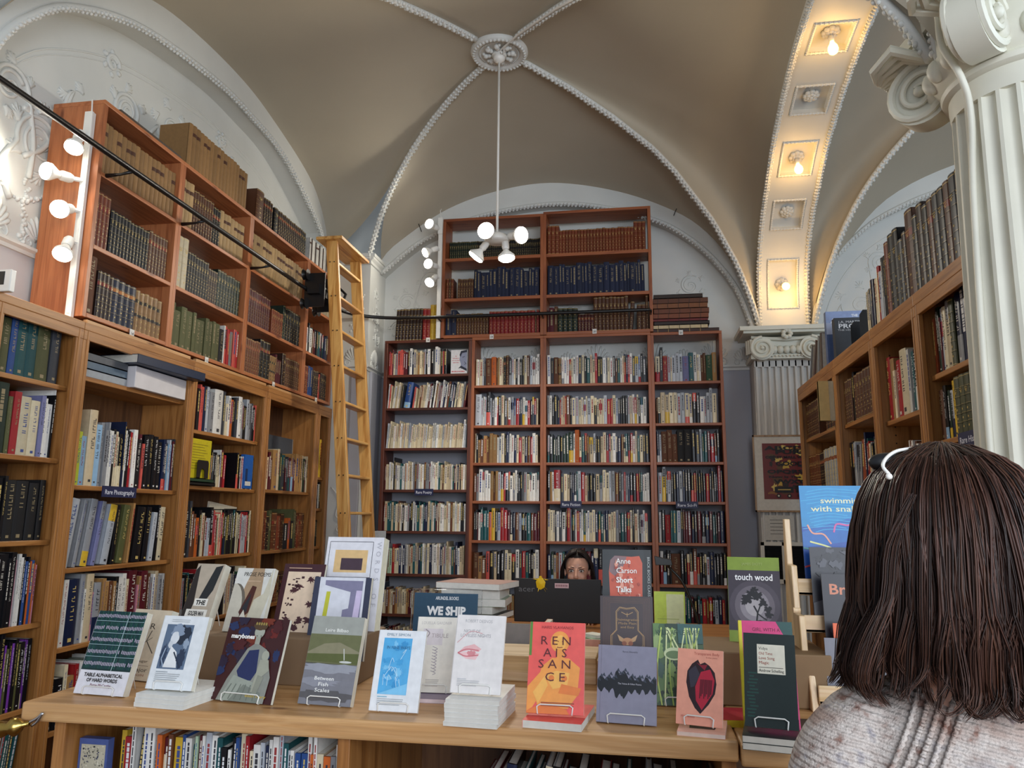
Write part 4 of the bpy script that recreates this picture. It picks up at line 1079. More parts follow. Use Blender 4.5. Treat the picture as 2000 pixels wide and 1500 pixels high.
def dbook(label, x, y, z, w, h, yaw, cover, art, t=.014, tilt=18, spine=None, easel=None, hard=False, pages='d8d2c0', group='books displayed on the counter', name='book', back=None):
    r = thing(name, label, 'book', (x, y, z), 0, group)
    r.rotation_euler = (math.radians(-tilt), 0, math.radians(yaw))
    if hard: pin = .003
    else: pin = .0004
    m = MB(); m.color(cover, .35); m.box(-w / 2, w / 2, 0, .0018 if hard else .0006, 0, h); m.color(back or cover, .35); m.box(-w / 2, w / 2, t - (.0018 if hard else .0006), t, 0, h)
    m.color(spine or cover, .35); m.box(-w / 2 - .0006, -w / 2 + .001, 0, t, 0, h)
    a = Art(m, w, h); art(a)
    m.build('cover', PRINT, r)
    m = MB(); m.color(pages, .8); m.box(-w / 2 + .001, w / 2 - pin, .0018 if hard else .0006, t - (.0018 if hard else .0006), pin, h - pin)
    m.build('page_block', PRINT, r)
    if easel:
        e = thing('wire_easel', 'white wire easel holding ' + easel, 'book stand', (x, y, z), 0, 'white wire easels on the counter')
        e.rotation_euler = (math.radians(-tilt), 0, math.radians(yaw))
        g = w * .30; m = MB()
        m.tube([(-g, t + .004, .004), (-g, .0, -.001), (-g, -.006, .0), (-g - .002, -.0065, .016), (-g + .006, -.007, .021), (g - .006, -.007, .021), (g + .002, -.0065, .016), (g, -.006, .0), (g, .0, -.001), (g, t + .004, .004)], .0018, 6)
        m.build('lip', WMETAL, e, smooth=True)
        m = MB(); c, s_ = math.cos(math.radians(tilt)), math.sin(math.radians(tilt))
        top = .55 * h
        m.tube([(-g, t + .004, .002), (-g * .7, t + .004, top), (g * .7, t + .004, top), (g, t + .004, .002)], .0018, 6)
        # rear struts reach the table behind
        L = top
        for q in (-g * .7, g * .7):
            p0 = Vector((q, t + .004, top)); wd = Vector((0, s_, c)); gz = Vector((0, -s_, c)); gy = Vector((0, c, s_))
            hgt = top * c
            p1 = p0 - gz * (hgt - .003 - (t + .004) * 0 + (t + .004) * s_) + gy * .045
            m.tube([p0, p1], .0018, 6)
        m.build('rear_frame', WMETAL, e, smooth=True)
    return r
def lines(a, u0, u1, v, n, dv, col, seed=0):
    R = random.Random(seed)
    for i in range(n): a.rect(u0, v - i * dv, u0 + (u1 - u0) * R.uniform(.8, 1), v - i * dv + dv * .35, col, up=0)
    a.l += 1
def art_table(a):
    a.rect(0, .28, 1, 1, '12302f')
    R = random.Random(1)
    for k in range(5):
        v = .36 + k * .145
        for i in range(30):
            if i == 20: continue
            u = .02 + i * .033
            a.rect(u, v - .06, u + .024, v + .07, R.choice(['1c4a44', '163c3a', '23524a', '1a3f46']), up=0)
        a.l += 1
        for i in range(30):
            u = .025 + i * .033
            if R.random() < .06: continue
            dz = R.uniform(-.006, .006); a.rect(u, v - .022 + dz, u + .015, v + .018 + dz, 'c9bcd0', up=0)
        a.l += 1
        a.rect(0, v + .078, 1, v + .084, '9cb7bd')
    a.line([(.62, .28), (.66, 1)], .002, 'b0c6c8')
    a.txt('TABLE ALPHABETICAL', .5, .205, .058, '17120f', bold=.03, width=.78)
    a.txt('OF HARD WORDS', .5, .145, .058, '17120f', bold=.03, width=.62)
    a.txt('Pattie McCarthy', .5, .09, .05, '7a3040', width=.42)
def art_vmajor(a):
    a.rect(0, 0, 1, 1, 'd9c9ae'); a.txt('R', .6, .72, .12, '40382f', width=.16)
    a.line([(.62, .7), (.55, .55), (.8, .38)], .003, '40382f'); a.line([(.45, .5), (.68, .6)], .0015, '40382f')
    a.txt('the Sugar', .5, .25, .05, '55483a', width=.5); a.rect(.2, .2, .8, .204, '55483a'); a.txt('V Major', .5, .12, .08, '55483a', width=.6); a.txt('EDITION', .5, .06, .04, 'a06a50', width=.5)
def art_white3(a):
    a.rect(.12, .27, .72, .88, '5d6f86')
    a.blotch(.52, .74, .19, .13, '27303f', 3, jag=.2); a.blotch(.40, .80, .15, .08, '8796aa', 4)
    a.blotch(.36, .69, .09, .09, 'd9dde0', 2, jag=.08); a.blotch(.3, .6, .05, .05, 'cfd4d8', 5, jag=.1)
    a.poly([(.25, .29), (.33, .58), (.48, .5), (.55, .29)], 'e6e7e6'); a.blotch(.2, .45, .07, .14, '36435a', 8); a.blotch(.6, .42, .09, .13, '303c52', 9); a.blotch(.64, .62, .06, .07, '93a2b4', 6)
    a.line([(.42, .5), (.52, .4), (.62, .3)], .004, '2a3446'); a.line([(.22, .55), (.18, .4), (.26, .3)], .003, '9fb0c2')
    lines(a, .2, .62, .94, 2, .025, 'b4b8ba'); a.rect(.14, .225, .4, .235, '8f979c'); lines(a, .14, .7, .20, 5, .025, 'a0a4a6')
def art_mary(a):
    a.rect(0, 0, 1, 1, '3f1d1e'); R = random.Random(6)
    for i in range(26):
        u, v = R.uniform(0, 1), R.uniform(.05, 1); a.blotch(u, v, R.uniform(.05, .1), R.uniform(.05, .09), R.choice(['6a2420', '4c1d20', '27345c', '2b2238', '74301f']), i)
    a.poly([(.1, 0), (.2, .25), (.42, .62), (.55, .7), (.75, .62), (.9, .3), (.88, 0)], '8d8f86')
    a.poly([(.33, .35), (.46, .6), (.62, .62), (.66, .35), (.6, .25), (.4, .25)], '27305a')
    a.poly([(.14, 0), (.3, .3), (.7, .22), (.84, 0)], '9aa094'); a.poly([(.3, .0), (.5, .2), (.8, .12), (.8, 0)], '7d8379')
    for k in range(6): a.line([(.2 + k * .1, .02), (.3 + k * .08, .2)], .003, '6c7268', up=0)
    a.l += 1
    a.ell(.56, .83, .085, .075, 'a9aa9c'); a.rect(.52, .68, .60, .77, 'a3a496'); a.blotch(.56, .9, .12, .05, '54402c', 3, jag=.1)
    for k in range(5): a.ell(.48 + k * .04, .93, .015, .02, 'a08a4a', 8, up=0)
    a.l += 1
    a.ell(.75, .55, .06, .06, 'a7a898'); a.poly([(.68, .5), (.82, .5), (.86, .38), (.76, .3), (.72, .12), (.64, .12), (.66, .32)], 'a4a594')
    a.poly([(.70, .32), (.8, .3), (.74, .1), (.66, .1)], '8e9082'); a.ell(.53, .78, .01, .006, '4a4a40', 8, up=0); a.ell(.6, .78, .01, .006, '4a4a40', 8)
    a.txt('marybones', .3, .74, .075, 'f2f0ea', width=.4, bold=.04); a.txt('ellen mary', .74, .06, .05, 'd2b23c', width=.34)
def art_fish(a):
    a.rect(0, .78, 1, 1, 'a0a29a'); a.rect(0, .45, 1, .79, '6d6f4c', up=0); a.rect(0, 0, 1, .46, '7d7d84')
    a.poly([(0, .58), (.3, .68), (.6, .70), (1, .6), (1, .5), (0, .5)], '8b866a'); a.poly([(0, .48), (1, .46), (1, .58), (0, .56)], '5c6238')
    a.blotch(.5, .40, .6, .05, '9a9ca4', 5); a.blotch(.5, .1, .6, .06, '5c5a5c', 6); a.blotch(.3, .25, .4, .05, '8e8f98', 8)
    a.line([(.7, .63), (.74, .5)], .003, 'c8c8c0'); a.ell(.77, .48, .12, .013, 'c9cbc4')
    a.txt('Leire Bilbao', .5, .82, .055, 'f0efe8', width=.46, bold=.01)
    for i, s in enumerate(('Between', 'Fish', 'Scales')): a.txt(s, .42, .27 - i * .065, .058, 'f2f1ec', width=(.38, .2, .29)[i], bold=.01)
def art_emily(a):
    a.rect(.12, .2, .72, .9, '58aee0'); R = random.Random(7)
    for i in range(16): a.blotch(R.uniform(.2, .64), R.uniform(.3, .84), R.uniform(.04, .1), R.uniform(.02, .06), R.choice(['3f97cf', '7cc3ea', '48a2d8']), i, jag=.4)
    for i in range(9):
        u, v = R.uniform(.2, .6), R.uniform(.3, .8); a.line([(u, v), (u + R.uniform(-.1, .1), v + .05), (u + R.uniform(-.1, .15), v - .08)], .0016, 'b8e0f5', n=6, up=0)
    a.l += 1
    a.poly([(.12, .2), (.72, .34), (.72, .2)], '7fc4ea'); a.txt('EMILY SIMON', .42, .925, .05, '7d97a8', width=.5); a.txt('IN NINE WAYS', .45, .76, .055, '3d6f92', width=.5)
    a.rect(.14, .165, .34, .175, '7fb4c8'); lines(a, .14, .7, .14, 4, .022, 'a8acae')
def art_cream(a):
    a.txt('LOUELLA GARDNER', .45, .90, .055, 'b8b2b0', width=.72); a.rect(.15, .62, .62, .84, 'd9cfd0'); a.txt('TIBULE', .55, .72, .08, 'a89c9c', width=.4)
    for i in range(9): a.line([(.4, .6 - i * .04), (.52, .57 - i * .04), (.45, .55 - i * .04)], .002, 'a9a0a6', n=5, up=0)
    a.l += 1; a.line([(.2, .83), (.3, .78), (.24, .72)], .003, '9a9092', n=8); lines(a, .3, .62, .16, 5, .02, 'b0aaa6')
def art_desnos(a):
    a.txt('ROBERT DESNOS', .45, .90, .06, 'a9a6a8', width=.56); a.txt('NIGHT OF', .33, .765, .06, '98959a', width=.34); a.txt('LOVELESS NIGHTS', .41, .71, .06, '98959a', width=.62)
    a.poly([(.08, .5), (.2, .58), (.4, .62), (.55, .56), (.5, .52), (.3, .54)], 'e7b4b4'); a.poly([(.08, .5), (.3, .52), (.52, .5), (.45, .42), (.25, .43)], 'ecc0bf')
    a.blotch(.36, .5, .09, .035, 'd48a8e', 3); a.line([(.08, .5), (.25, .55), (.5, .54)], .003, 'cf7a80', n=8); a.line([(.08, .5), (.25, .46), (.5, .48)], .003, 'cf7a80', n=8); a.line([(.05, .63), (.3, .78), (.55, .76)], .0015, 'd9a0a2', n=8)
    a.rect(.12, .17, .3, .178, 'b9bcc0'); lines(a, .12, .58, .15, 4, .02, 'b2b2b4')
def art_renai(a):
    a.rect(0, 0, 1, 1, 'ef5f58'); a.rect(0, .62, .045, 1, '5c8a3c')
    c1, c2, c3 = 'f5a04c', 'f8b95c', 'e8803c'
    a.ell(.55, .78, .17, .12, c1); a.ell(.56, .77, .10, .085, c2); a.rect(.5, .6, .64, .7, c1)
    a.poly([(.24, .5), (.42, .6), (.72, .6), (.92, .5), (.88, .2), (.72, .06), (.2, .06), (.12, .2)], c1); a.poly([(.0, .28), (.3, .5), (.32, .3), (.1, .06), (0, .02)], c1)
    a.poly([(.3, .4), (.5, .46), (.74, .44), (.7, .3), (.45, .26)], c2); a.poly([(.1, .22), (.3, .4), (.36, .3), (.2, .1)], c2); a.poly([(.6, .32), (.95, .28), (.9, .2), (.55, .22)], c3)
    a.ell(.42, .38, .05, .03, c3); a.ell(.65, .38, .05, .03, c3); a.poly([(0, .02), (.3, .12), (.7, .05), (.75, 0), (0, 0)], c3)
    a.line([(.5, .72), (.55, .715), (.6, .72)], .002, '9c4a2c'); a.ell(.52, .785, .012, .006, '8c3c24', 8, up=0); a.ell(.6, .785, .012, .006, '8c3c24', 8)
    a.txt('HARIS VLAVIANOS', .5, .925, .045, '8c2a30', width=.58)
    for s, v, u, wd in (('R E N', .745, .47, .55), ('A I S', .61, .47, .42), ('S A N', .485, .46, .58), ('C E', .345, .48, .36)): a.txt(s, u, v, .135, '5c1e24', width=wd)
    lines(a, .25, .85, .11, 2, .03, '9a4a2c')
def art_wave(a):
    a.rect(0, 0, 1, 1, '8e8c9e'); a.rect(.05, 0, .056, 1, '6e6c7c'); R = random.Random(3); top, bot = [], []
    for i in range(50):
        u = i / 49; e = .03 + .06 * abs(math.sin(i * .5)) * R.uniform(.5, 1) + (.05 if 14 < i < 26 else 0); top.append((u, .5 + e * 1.3)); bot.append((u, .49 - e * 1.4))
    for i in range(49): a.poly([bot[i], bot[i + 1], top[i + 1], top[i]], '14181f', up=0)
    a.l += 1
    for i in range(0, 48, 2): a.poly([top[i], (top[i][0] + .03, top[i][1] + .035), (top[i][0] + .06, top[i][1] - .02)], '39404e', up=0)
    a.l += 1; a.txt('Byron Alexaklis', .55, .91, .032, '4c4a58', width=.26); a.txt('The Voices & Other Poems', .55, .49, .032, 'c9c8d0', width=.4)
def art_green(a):
    a.rect(0, 0, 1, 1, '3f5f3c'); R = random.Random(9)
    for i in range(30): a.blotch(R.uniform(0, 1), R.uniform(0, 1), R.uniform(.06, .18), R.uniform(.05, .14), R.choice(['5d7f4a', '2c4a34', '7d9a58', '36574a', '1f3a2c', '8fa86a']), i, jag=.3)
    a.rect(.5, .75, 1, 1, '2d5a56')
    for i in range(12):
        u = R.uniform(0, .9); a.line([(u, 0), (u + R.uniform(-.1, .2), .4), (u + R.uniform(-.2, .3), .95)], .004, R.choice(['b6cc62', '9ab556', 'd2dda0']), n=8, up=0)
    a.l += 1; a.ell(.4, .62, .2, .08, 'c3d0a0'); a.ell(.4, .61, .16, .05, '5f7a48')
    a.txt('WILD APPLE RIVER', .5, .86, .085, '22443c', width=.9)
def art_heart(a):
    a.rect(0, 0, 1, 1, 'f0a58c')
    P = [(.45, .86), (.5, .8), (.6, .83), (.7, .79), (.82, .7), (.86, .55), (.83, .42), (.7, .28), (.52, .15), (.4, .22), (.27, .36), (.2, .55), (.22, .7), (.32, .8)]
    a.poly(P, '2a1219'); a.poly([(.52, .7), (.72, .74), (.82, .6), (.78, .42), (.55, .2), (.42, .32), (.4, .5)], 'b8203a'); a.poly([(.24, .7), (.4, .78), (.5, .66), (.38, .5), (.3, .48)], '3a3440')
    a.poly([(.42, .82), (.52, .79), (.66, .8), (.6, .72)], '8c1c30')
    for i in range(9): a.line([(.5 + i * .03, .35 + (i % 3) * .03), (.52 + i * .03, .6)], .0025, '5c0f20', up=0)
    a.l += 1; a.txt('Transparent Body', .64, .925, .055, 'c06a5a', width=.56); a.txt('& other poems', .75, .885, .03, 'b8705f', width=.25); a.txt('Max Ritvo', .25, .09, .045, 'c2685c', width=.3)
def art_vidya(a):
    a.rect(0, 0, 1, 1, '1d2a28'); R = random.Random(4)
    for i in range(14): a.rect(.06 + R.uniform(-.03, .05), .1 + i * .035, .22 + R.uniform(-.04, .06), .115 + i * .035, '20483f', up=0)
    a.l += 1; a.rect(.26, .56, .8, .88, 'e6e0cc')
    for s, v, c, wd in (('Vidya', .82, '1c1c1c', .18), ('Old Time', .765, 'a03c2c', .27), ('Love Song', .715, 'a03c2c', .31), ('Magic', .665, 'a03c2c', .2), ('Andrew Schelling', .58, '1c1c1c', .48)): a.txt(s, .29, v, .045, c, 'L', width=wd)
    a.rect(.29, .625, .76, .632, '7a766a')
def art_girl(a):
    a.rect(0, 0, 1, 1, 'd8407c'); a.poly([(.7, 1), (1, 1), (1, .7)], '28504c'); a.rect(0, .0, .06, 1, 'e6d838'); a.txt('GIRL WITH A', .25, .90, .05, '6a1230', 'L', width=.52); a.txt('BULLET', .25, .82, .05, '6a1230', 'L', width=.3)
def art_torn(a):
    a.rect(0, 0, 1, 1, 'b9ab98'); a.poly([(.42, .45), (.7, .95), (.95, .98), (.85, .6), (.6, .35)], '25282a'); a.poly([(0, 0), (.0, .9), (.12, .98), (.3, .4), (.2, 0)], '2a2320')
    for s, v, u in (('THE', .36, .55), ('GOLDEN MAN', .2, .5), ('ATTILA', .04, .45)):
        a.rect(u - .18 - .02 * len(s), v, u + .18 + .02 * len(s), v + .11, 'ece8de'); a.txt(s, u, v + .02, .09, '121212', width=.25 + .03 * len(s), bold=.04)
def art_prose(a):
    a.rect(0, 0, 1, 1, 'd9d7cf'); a.poly([(.1, 0), (.3, .7), (.42, 1), (.72, 1), (.8, .4), (.7, 0)], 'a98e70'); a.ell(.1, .3, .32, .45, '6a6256', 24); a.ell(.02, .3, .32, .45, 'c6bfae', 24)
    a.poly([(.5, .05), (.62, .5), (.84, .6), (.95, 1), (1, .6), (.85, 0)], 'c9c2ac'); a.poly([(.3, .3), (.5, .72), (.62, .7), (.56, .3), (.4, .2)], '4c241c'); a.poly([(.35, .35), (.52, .6), (.5, .3)], '2a2a30')
    a.poly([(.3, .15), (.42, .34), (.56, .15), (.62, 0), (.3, 0)], 'd8d2c2'); a.rect(.34, .78, .7, .8, 'c2a486'); a.txt('PROSE POEMS', .56, .87, .09, '24201e', width=.72)
def art_map(a):
    a.rect(0, 0, 1, 1, '43232a'); a.rect(.12, .16, .92, .9, 'e4cbb0'); R = random.Random(12)
    for i in range(34):
        u, v = R.uniform(.15, .82), R.uniform(.2, .84)
        if .35 < u < .75 and .4 < v < .7: continue
        a.rect(u, v, min(.9, u + R.uniform(.02, .12)), v + R.uniform(.01, .03), '43232a', up=0)
    for u, v in ((.45, .72), (.7, .80), (.35, .66), (.6, .30), (.3, .3), (.78, .5), (.5, .22), (.8, .3)): a.blotch(u, v, .09, .035, '4a262c', int(u * 100), jag=.55)
    lines(a, .12, .7, .94, 1, .03, 'c9a58c'); a.txt('POEMS', .66, .10, .05, 'e8cdb6', width=.3, bold=.02); a.txt('ON ENGLAND', .64, .05, .035, 'e8cdb6', width=.36)
def art_words(a):
    a.rect(0, 0, 1, 1, 'e6e4e8'); o = '2c2c34'
    def fr(u0, v0, u1, v1): a.line([(u0, v0), (u1, v0), (u1, v1), (u0, v1), (u0, v0)], .0018, o)
    fr(.05, .66, .82, .96); a.rect(.16, .70, .74, .89, 'e2bd85'); a.rect(.28, .72, .66, .82, '4c3a44'); a.rect(.42, .5, .56, .66, '5f6c76')
    fr(.05, .42, .42, .62); fr(.56, .42, .82, .62); a.rect(.14, .42, .36, .58, 'e2bd85'); a.rect(.22, .42, .34, .58, '4c3a44'); a.rect(.6, .42, .66, .58, '4c3a44'); a.rect(.66, .42, .78, .58, 'e2bd85')
    for i, c in enumerate('WORDS OF'):
        a.m.color('b9b7be', .4); text(a.m, c, a.P(.89, .93 - i * .07), (0, 0, -1), (1, 0, 0), .06 * a.h, 'C')
    a.l += 1
def art_purple(a):
    a.rect(0, 0, 1, 1, 'dcdde4'); a.rect(0, 0, .10, 1, '3a3e52'); a.rect(.9, 0, 1, 1, '3a3e52'); a.poly([(.2, .96), (.86, .96), (.86, 0), (.55, 0), (.55, .6), (.65, .62), (.66, .82), (.2, .9)], '85829c')
    a.poly([(.19, .2), (.27, .2), (.31, .82), (.24, .82)], 'c3c23c'); a.poly([(.7, 0), (.8, 0), (.86, .84), (.76, .84)], 'cdbfdc'); a.txt('WORDS', .5, .08, .06, 'e6e6ea', width=.3)
def art_anne(a):
    a.rect(0, 0, 1, 1, '2b2f31'); a.rect(.86, 0, 1, 1, '202425')
    P = [(.14, .05), (.13, .3), (.15, .5), (.13, .75), (.16, .88), (.25, .93), (.6, .92), (.76, .93), (.82, .85), (.81, .5), (.84, .2), (.83, .05)]
    a.poly(P, 'c95a42'); a.poly([(.14, .75), (.16, .88), (.25, .93), (.5, .92), (.42, .8), (.25, .7)], '83686a'); R = random.Random(5)
    for i in range(40): a.blotch(R.uniform(.2, .76), R.uniform(.1, .85), R.uniform(.01, .05), R.uniform(.01, .05), R.choice(['d98068', 'b84c38', 'e09a84', 'a8483a']), i, jag=.4, n=12)
    for i, s in enumerate(('Anne', 'Carson', 'Short', 'Talks')): a.txt(s, .28, .84 - i * .105, .085, 'f2ece4', 'L', width=(.30, .42, .34, .31)[i], bold=.03 if i > 1 else .01)
    a.m.color('b8bcb8', .4); text(a.m, 'BRICK BOOKS CLASSICS 1 BRICK BOOKS', a.P(.92, .92), (0, 0, -1), (1, 0, 0), .04 * a.h, 'L', width=.85 * a.h); a.l += 1
def art_dis(a):
    a.rect(0, 0, 1, 1, '3d3033')
    for i in range(5): a.line([(.06 + i * .03, .05), (.06 + i * .03, .97 - i * .02), (.94 - i * .03, .97 - i * .02), (.94 - i * .03, .05)], .0008, '6a4c3c', up=0)
    a.l += 1; g = 'a9875a'
    F = [(.3, .1), (.2, .2), (.2, .36), (.3, .45), (.3, .75), (.37, .82), (.5, .8), (.65, .82), (.72, .75), (.72, .45), (.82, .36), (.82, .2), (.72, .1)]
    a.line(F + [F[0]], .002, g); a.line([(.5 + (u - .5) * .92, .46 + (v - .46) * .95) for u, v in F + [F[0]]], .001, g)
    a.line([(.4, .74), (.51, .7), (.62, .74)], .002, g, n=8); a.line([(.51, .66), (.51, .73)], .002, g)
    for i, s in enumerate(('Disintegration', 'Made Plain', 'and Easy')): a.txt(s, .51, .6 - i * .06, .055, g, width=(.44, .34, .26)[i])
    a.poly([(.5, .28), (.32, .38), (.36, .28), (.47, .24)], 'b5936a'); a.poly([(.52, .28), (.7, .38), (.66, .28), (.55, .24)], 'b5936a'); a.ell(.51, .27, .1, .06, 'b5855c'); a.ell(.45, .24, .045, .035, '8a5038', up=0); a.ell(.57, .24, .045, .035, '8a5038')
def art_touch(a):
    a.rect(0, 0, 1, 1, '3c343e'); a.rect(0, .84, 1, 1, '7f9434'); a.rect(0, 0, 1, .13, '7f9434')
    for k, c in enumerate(('4c444e', '686068', '8b848a', 'aaa4a6')): a.ell(.5, .42, .48 - k * .1, .3 - k * .06, c, 28)
    a.poly([(.18, .13), (.3, .2), (.45, .24), (.6, .26), (.8, .18), (.98, .13)], '17141a'); a.line([(.52, .22), (.55, .34), (.48, .42)], .005, '121014'); a.line([(.55, .33), (.66, .28), (.72, .26)], .004, '121014'); a.line([(.55, .34), (.62, .45)], .004, '121014')
    for i, (u, v, r) in enumerate(((.36, .5, .1), (.45, .56, .1), (.5, .61, .06), (.56, .54, .1), (.66, .46, .08), (.74, .38, .07), (.76, .32, .07), (.3, .46, .06))): a.blotch(u, v, r, r * .5, '17151a', i, jag=.4)
    a.txt('JAMES DIOTT', .48, .9, .045, 'a9b86a', width=.4); a.txt('touch wood', .5, .72, .11, 'f0eeec', width=.72, bold=.02)
def art_yung(a):
    a.rect(0, .42, 1, 1, '7d756f'); a.rect(0, 0, 1, .42, '9fb488')
    for i, s in enumerate(('Yung-chun', 'Song of', 'Enlightenment')): a.txt(s, .6, .30 - i * .12, .10, '5f7450', width=(.38, .28, .5)[i])
B = dbook
B('display book with rows of green bars titled Table Alphabetical of Hard Words', -1.542, 2.062, CZ + .004, .170, .233, -5, 'e3e1e6', art_table, .024, easel='the green-barred hard words book')
B('beige book with a thin drawn figure, tucked behind the green-barred book', -1.575, 2.26, CZ + .004, .150, .215, -10, 'd9c9ae', art_vmajor, .03)
B('white book with a blue-grey woman portrait, standing on three white books', -1.289, 2.007, CZ + .040, .143, .197, -3, 'e2e5e6', art_white3, .018, easel='the blue-grey portrait book')
B('wide dark red and blue painted cover titled marybones', -1.105, 2.065, CZ + .004, .200, .226, -9, '3f1d1e', art_mary, .012, easel='the dark painted marybones book')
B('grey landscape cover titled Between Fish Scales', -.864, 2.075, CZ + .004, .158, .236, -5, '84847f', art_fish, .022, easel='the grey fish scales book')
B('white book with a bright blue square picture on its cover', -.657, 2.046, CZ + .004, .136, .208, -2, 'e6e8ea', art_emily, .008, easel='the white book with a blue picture')
B('cream book with faint grey drawings behind the blue-picture book', -.60, 2.235, CZ + .014, .128, .212, 2, 'e6e0d4', art_cream, .016, easel='the cream book in the second rank')
B('white book with a pink eye drawing titled Night of Loveless Nights', -.425, 1.995, CZ + .070, .133, .195, -3, 'e6e0dc', art_desnos, .008, easel='the pink eye book')
B('coral cover with an orange nude titled Renaissance', -.223, 2.018, CZ + .025, .146, .225, -1, 'ef5f58', art_renai, .012, easel='the coral Renaissance book')
B('lavender-grey hardback with a black sound wave across its cover', -.046, 2.046, CZ + .004, .151, .188, -6, '8e8c9e', art_wave, .016, easel='the lavender sound wave book', hard=True)
B('green leafy cover standing behind the peach heart book', .102, 2.26, CZ + .004, .140, .220, 2, '3f5f3c', art_green, .012, easel='the green leafy book')
B('peach cover with a dark red heart, standing on its twin', .131, 2.006, CZ + .018, .112, .178, -14, 'f0a58c', art_heart, .008, easel='the peach heart book')
B('black-green book with a cream label titled Old Time Love Song Magic', .292, 1.945, CZ + .036, .118, .212, -11, '1d2a28', art_vidya, .014, easel='the black-green song book')
B('pink and yellow cover titled Girl with a Bullet, behind the black-green book', .315, 2.09, CZ - .002, .135, .262, -4, 'd8407c', art_girl, .02, spine='e6d838')
RZ = 1.125
B('curling black and white collage cover, leftmost of the back rank', -1.46, 2.37, RZ, .110, .225, -8, 'b9ab98', art_torn, .034, tilt=22, easel='the curling collage book')
B('pale book titled Prose Poems with a wooden handle picture', -1.275, 2.36, RZ + .003, .138, .208, -4, 'd9d7cf', art_prose, .02, tilt=20, easel='the Prose Poems book')
B('maroon cover with a cream map of scattered blocks', -1.125, 2.40, CZ + .1, .150, .265, -3, '43232a', art_map, .014, easel='the maroon map book')
B('tall white geometric cover with Words down its edge', -.975, 2.47, RZ - .09, .206, .400, -2, 'e6e4e8', art_words, .05, tilt=12, pages='e0dcc4')
B('white and purple geometric cover in front of the tall Words book', -.955, 2.35, RZ - .07, .196, .253, -2, '3a3e52', art_purple, .016, tilt=12)
B('dark cover with a red brick, top one of the tower of three', -.045, 2.47, RZ, .153, .277, 0, '2b2f31', art_anne, .012, tilt=8)
B('brown cover with a gold owl frame, middle of the tower of three', -.045, 2.31, 1.10, .153, .174, 0, '3d3033', art_dis, .016, tilt=10)
B('green and black cover with a windswept tree titled touch wood', .345, 2.52, RZ, .158, .262, -8, '7f9434', art_touch, .02, tilt=15)
# risers
t = thing('display_riser', 'brown cardboard-coloured riser block behind the marybones book', 'riser', (0, 0, 0), 0, 'low display risers on the counter')
m = MB(); m.box(-1.52, -.87, 2.30, 2.60, CZ, RZ); m.build('block', plain('card_brown', '7f654a', .7), t, bevel=.004)
t = thing('display_riser', 'brown riser block behind the peach heart and black-green books', 'riser', (0, 0, 0), 0, 'low display risers on the counter')
m = MB(); m.box(.16, .52, 2.33, 2.62, CZ - .005, RZ); m.build('block', plain('card_brown_dark', '806443', .7), t, bevel=.004)
t = thing('display_riser', 'narrow riser block hidden under the red brick book', 'riser', (0, 0, 0), 0, 'low display risers on the counter')
m = MB(); m.box(-.13, .04, 2.27, 2.55, CZ, 1.10); m.box(-.13, .04, 2.42, 2.55, 1.10, RZ); m.build('block', wood('box', 'x'), t, bevel=.003)
# flat stacks
def flat(label, x, y, z, w, d, t, yaw, cov, page, group, top=None, artf=None):
    r = thing('book', label, 'book', (x, y, z), math.radians(yaw), group)
    m = MB(); m.color(cov, .4); m.box(-w / 2, w / 2, -d / 2, d / 2, 0, .0007); m.color(top or cov, .4); m.box(-w / 2, w / 2, -d / 2, d / 2, t - .0007, t); m.box(-w / 2 - .0006, -w / 2, -d / 2, d / 2, 0, t)
    if artf: artf(m, w, d, t)
    m.build('cover', PRINT, r)
    m = MB(); m.color(page, .8); m.box(-w / 2, w / 2 - .0004, -d / 2 + .0004, d / 2 - .0004, .0007, t - .0007); m.build('page_block', PRINT, r)
nmz = ['bottom', 'second', 'third', 'fourth', 'fifth', 'topmost']
for i in range(3): flat('white book lying flat, %s of the three under the portrait book' % ['bottom', 'middle', 'topmost'][i], -1.28 + .002 * i, 2.07, CZ + i * .0118, .155, .20, .0115, -6, 'e8e8e4', 'dcd9cf', 'white books under the portrait book')
for i in range(6): flat('white book lying flat, %s of the six under the pink eye book' % nmz[i], -.42 + (i % 2) * .002, 2.05, CZ + i * .0108, .138, .2, .0105, -4 + (i % 3), 'e6e4de', 'd6d2c8', 'white books under the pink eye book')
flat('coral book lying flat under the Renaissance cover', -.215, 2.07, CZ, .148, .2, .018, -6, 'e6e2dc', 'dcd6ca', 'single books lying under display copies', top='ef5f58')
flat('peach book with a dark heart lying flat under its twin', .145, 2.06, CZ, .112, .175, .010, -8, 'f0b9a4', 'e8cfc0', 'single books lying under display copies', artf=lambda m, w, d, t: (m.color('3a1620', .4), m.poly([(-.03, -.05, t + .0003), (.03, -.05, t + .0003), (.04, .03, t + .0003), (-.035, .03, t + .0003)])))
for i in range(2): flat('black-green book lying flat, %s of the pair under the song book' % ('lower', 'upper')[i], .30, 2.0, CZ - .006 + i * .0155, .125, .19, .015, -10, '1d2a28', 'd6d0c2', 'black-green books under the song book')
flat('red and yellow book lying flat beside the black-green books', .235, 2.17, CZ - .006, .09, .13, .018, 5, 'd8c030', 'd8c030', 'single books lying under display copies', top='c03040')
flat('white pamphlet lying flat beside the far side of the black-green books', .44, 2.12, CZ - .006, .12, .15, .008, 4, 'e6e0d4', 'd8cfc0', 'single books lying under display copies', top='2a2220')
flat('small mauve book lying under the cream second rank book', -.60, 2.25, CZ, .13, .16, .0115, 2, '8f7f96', 'd8c8cc', 'single books lying under display copies')

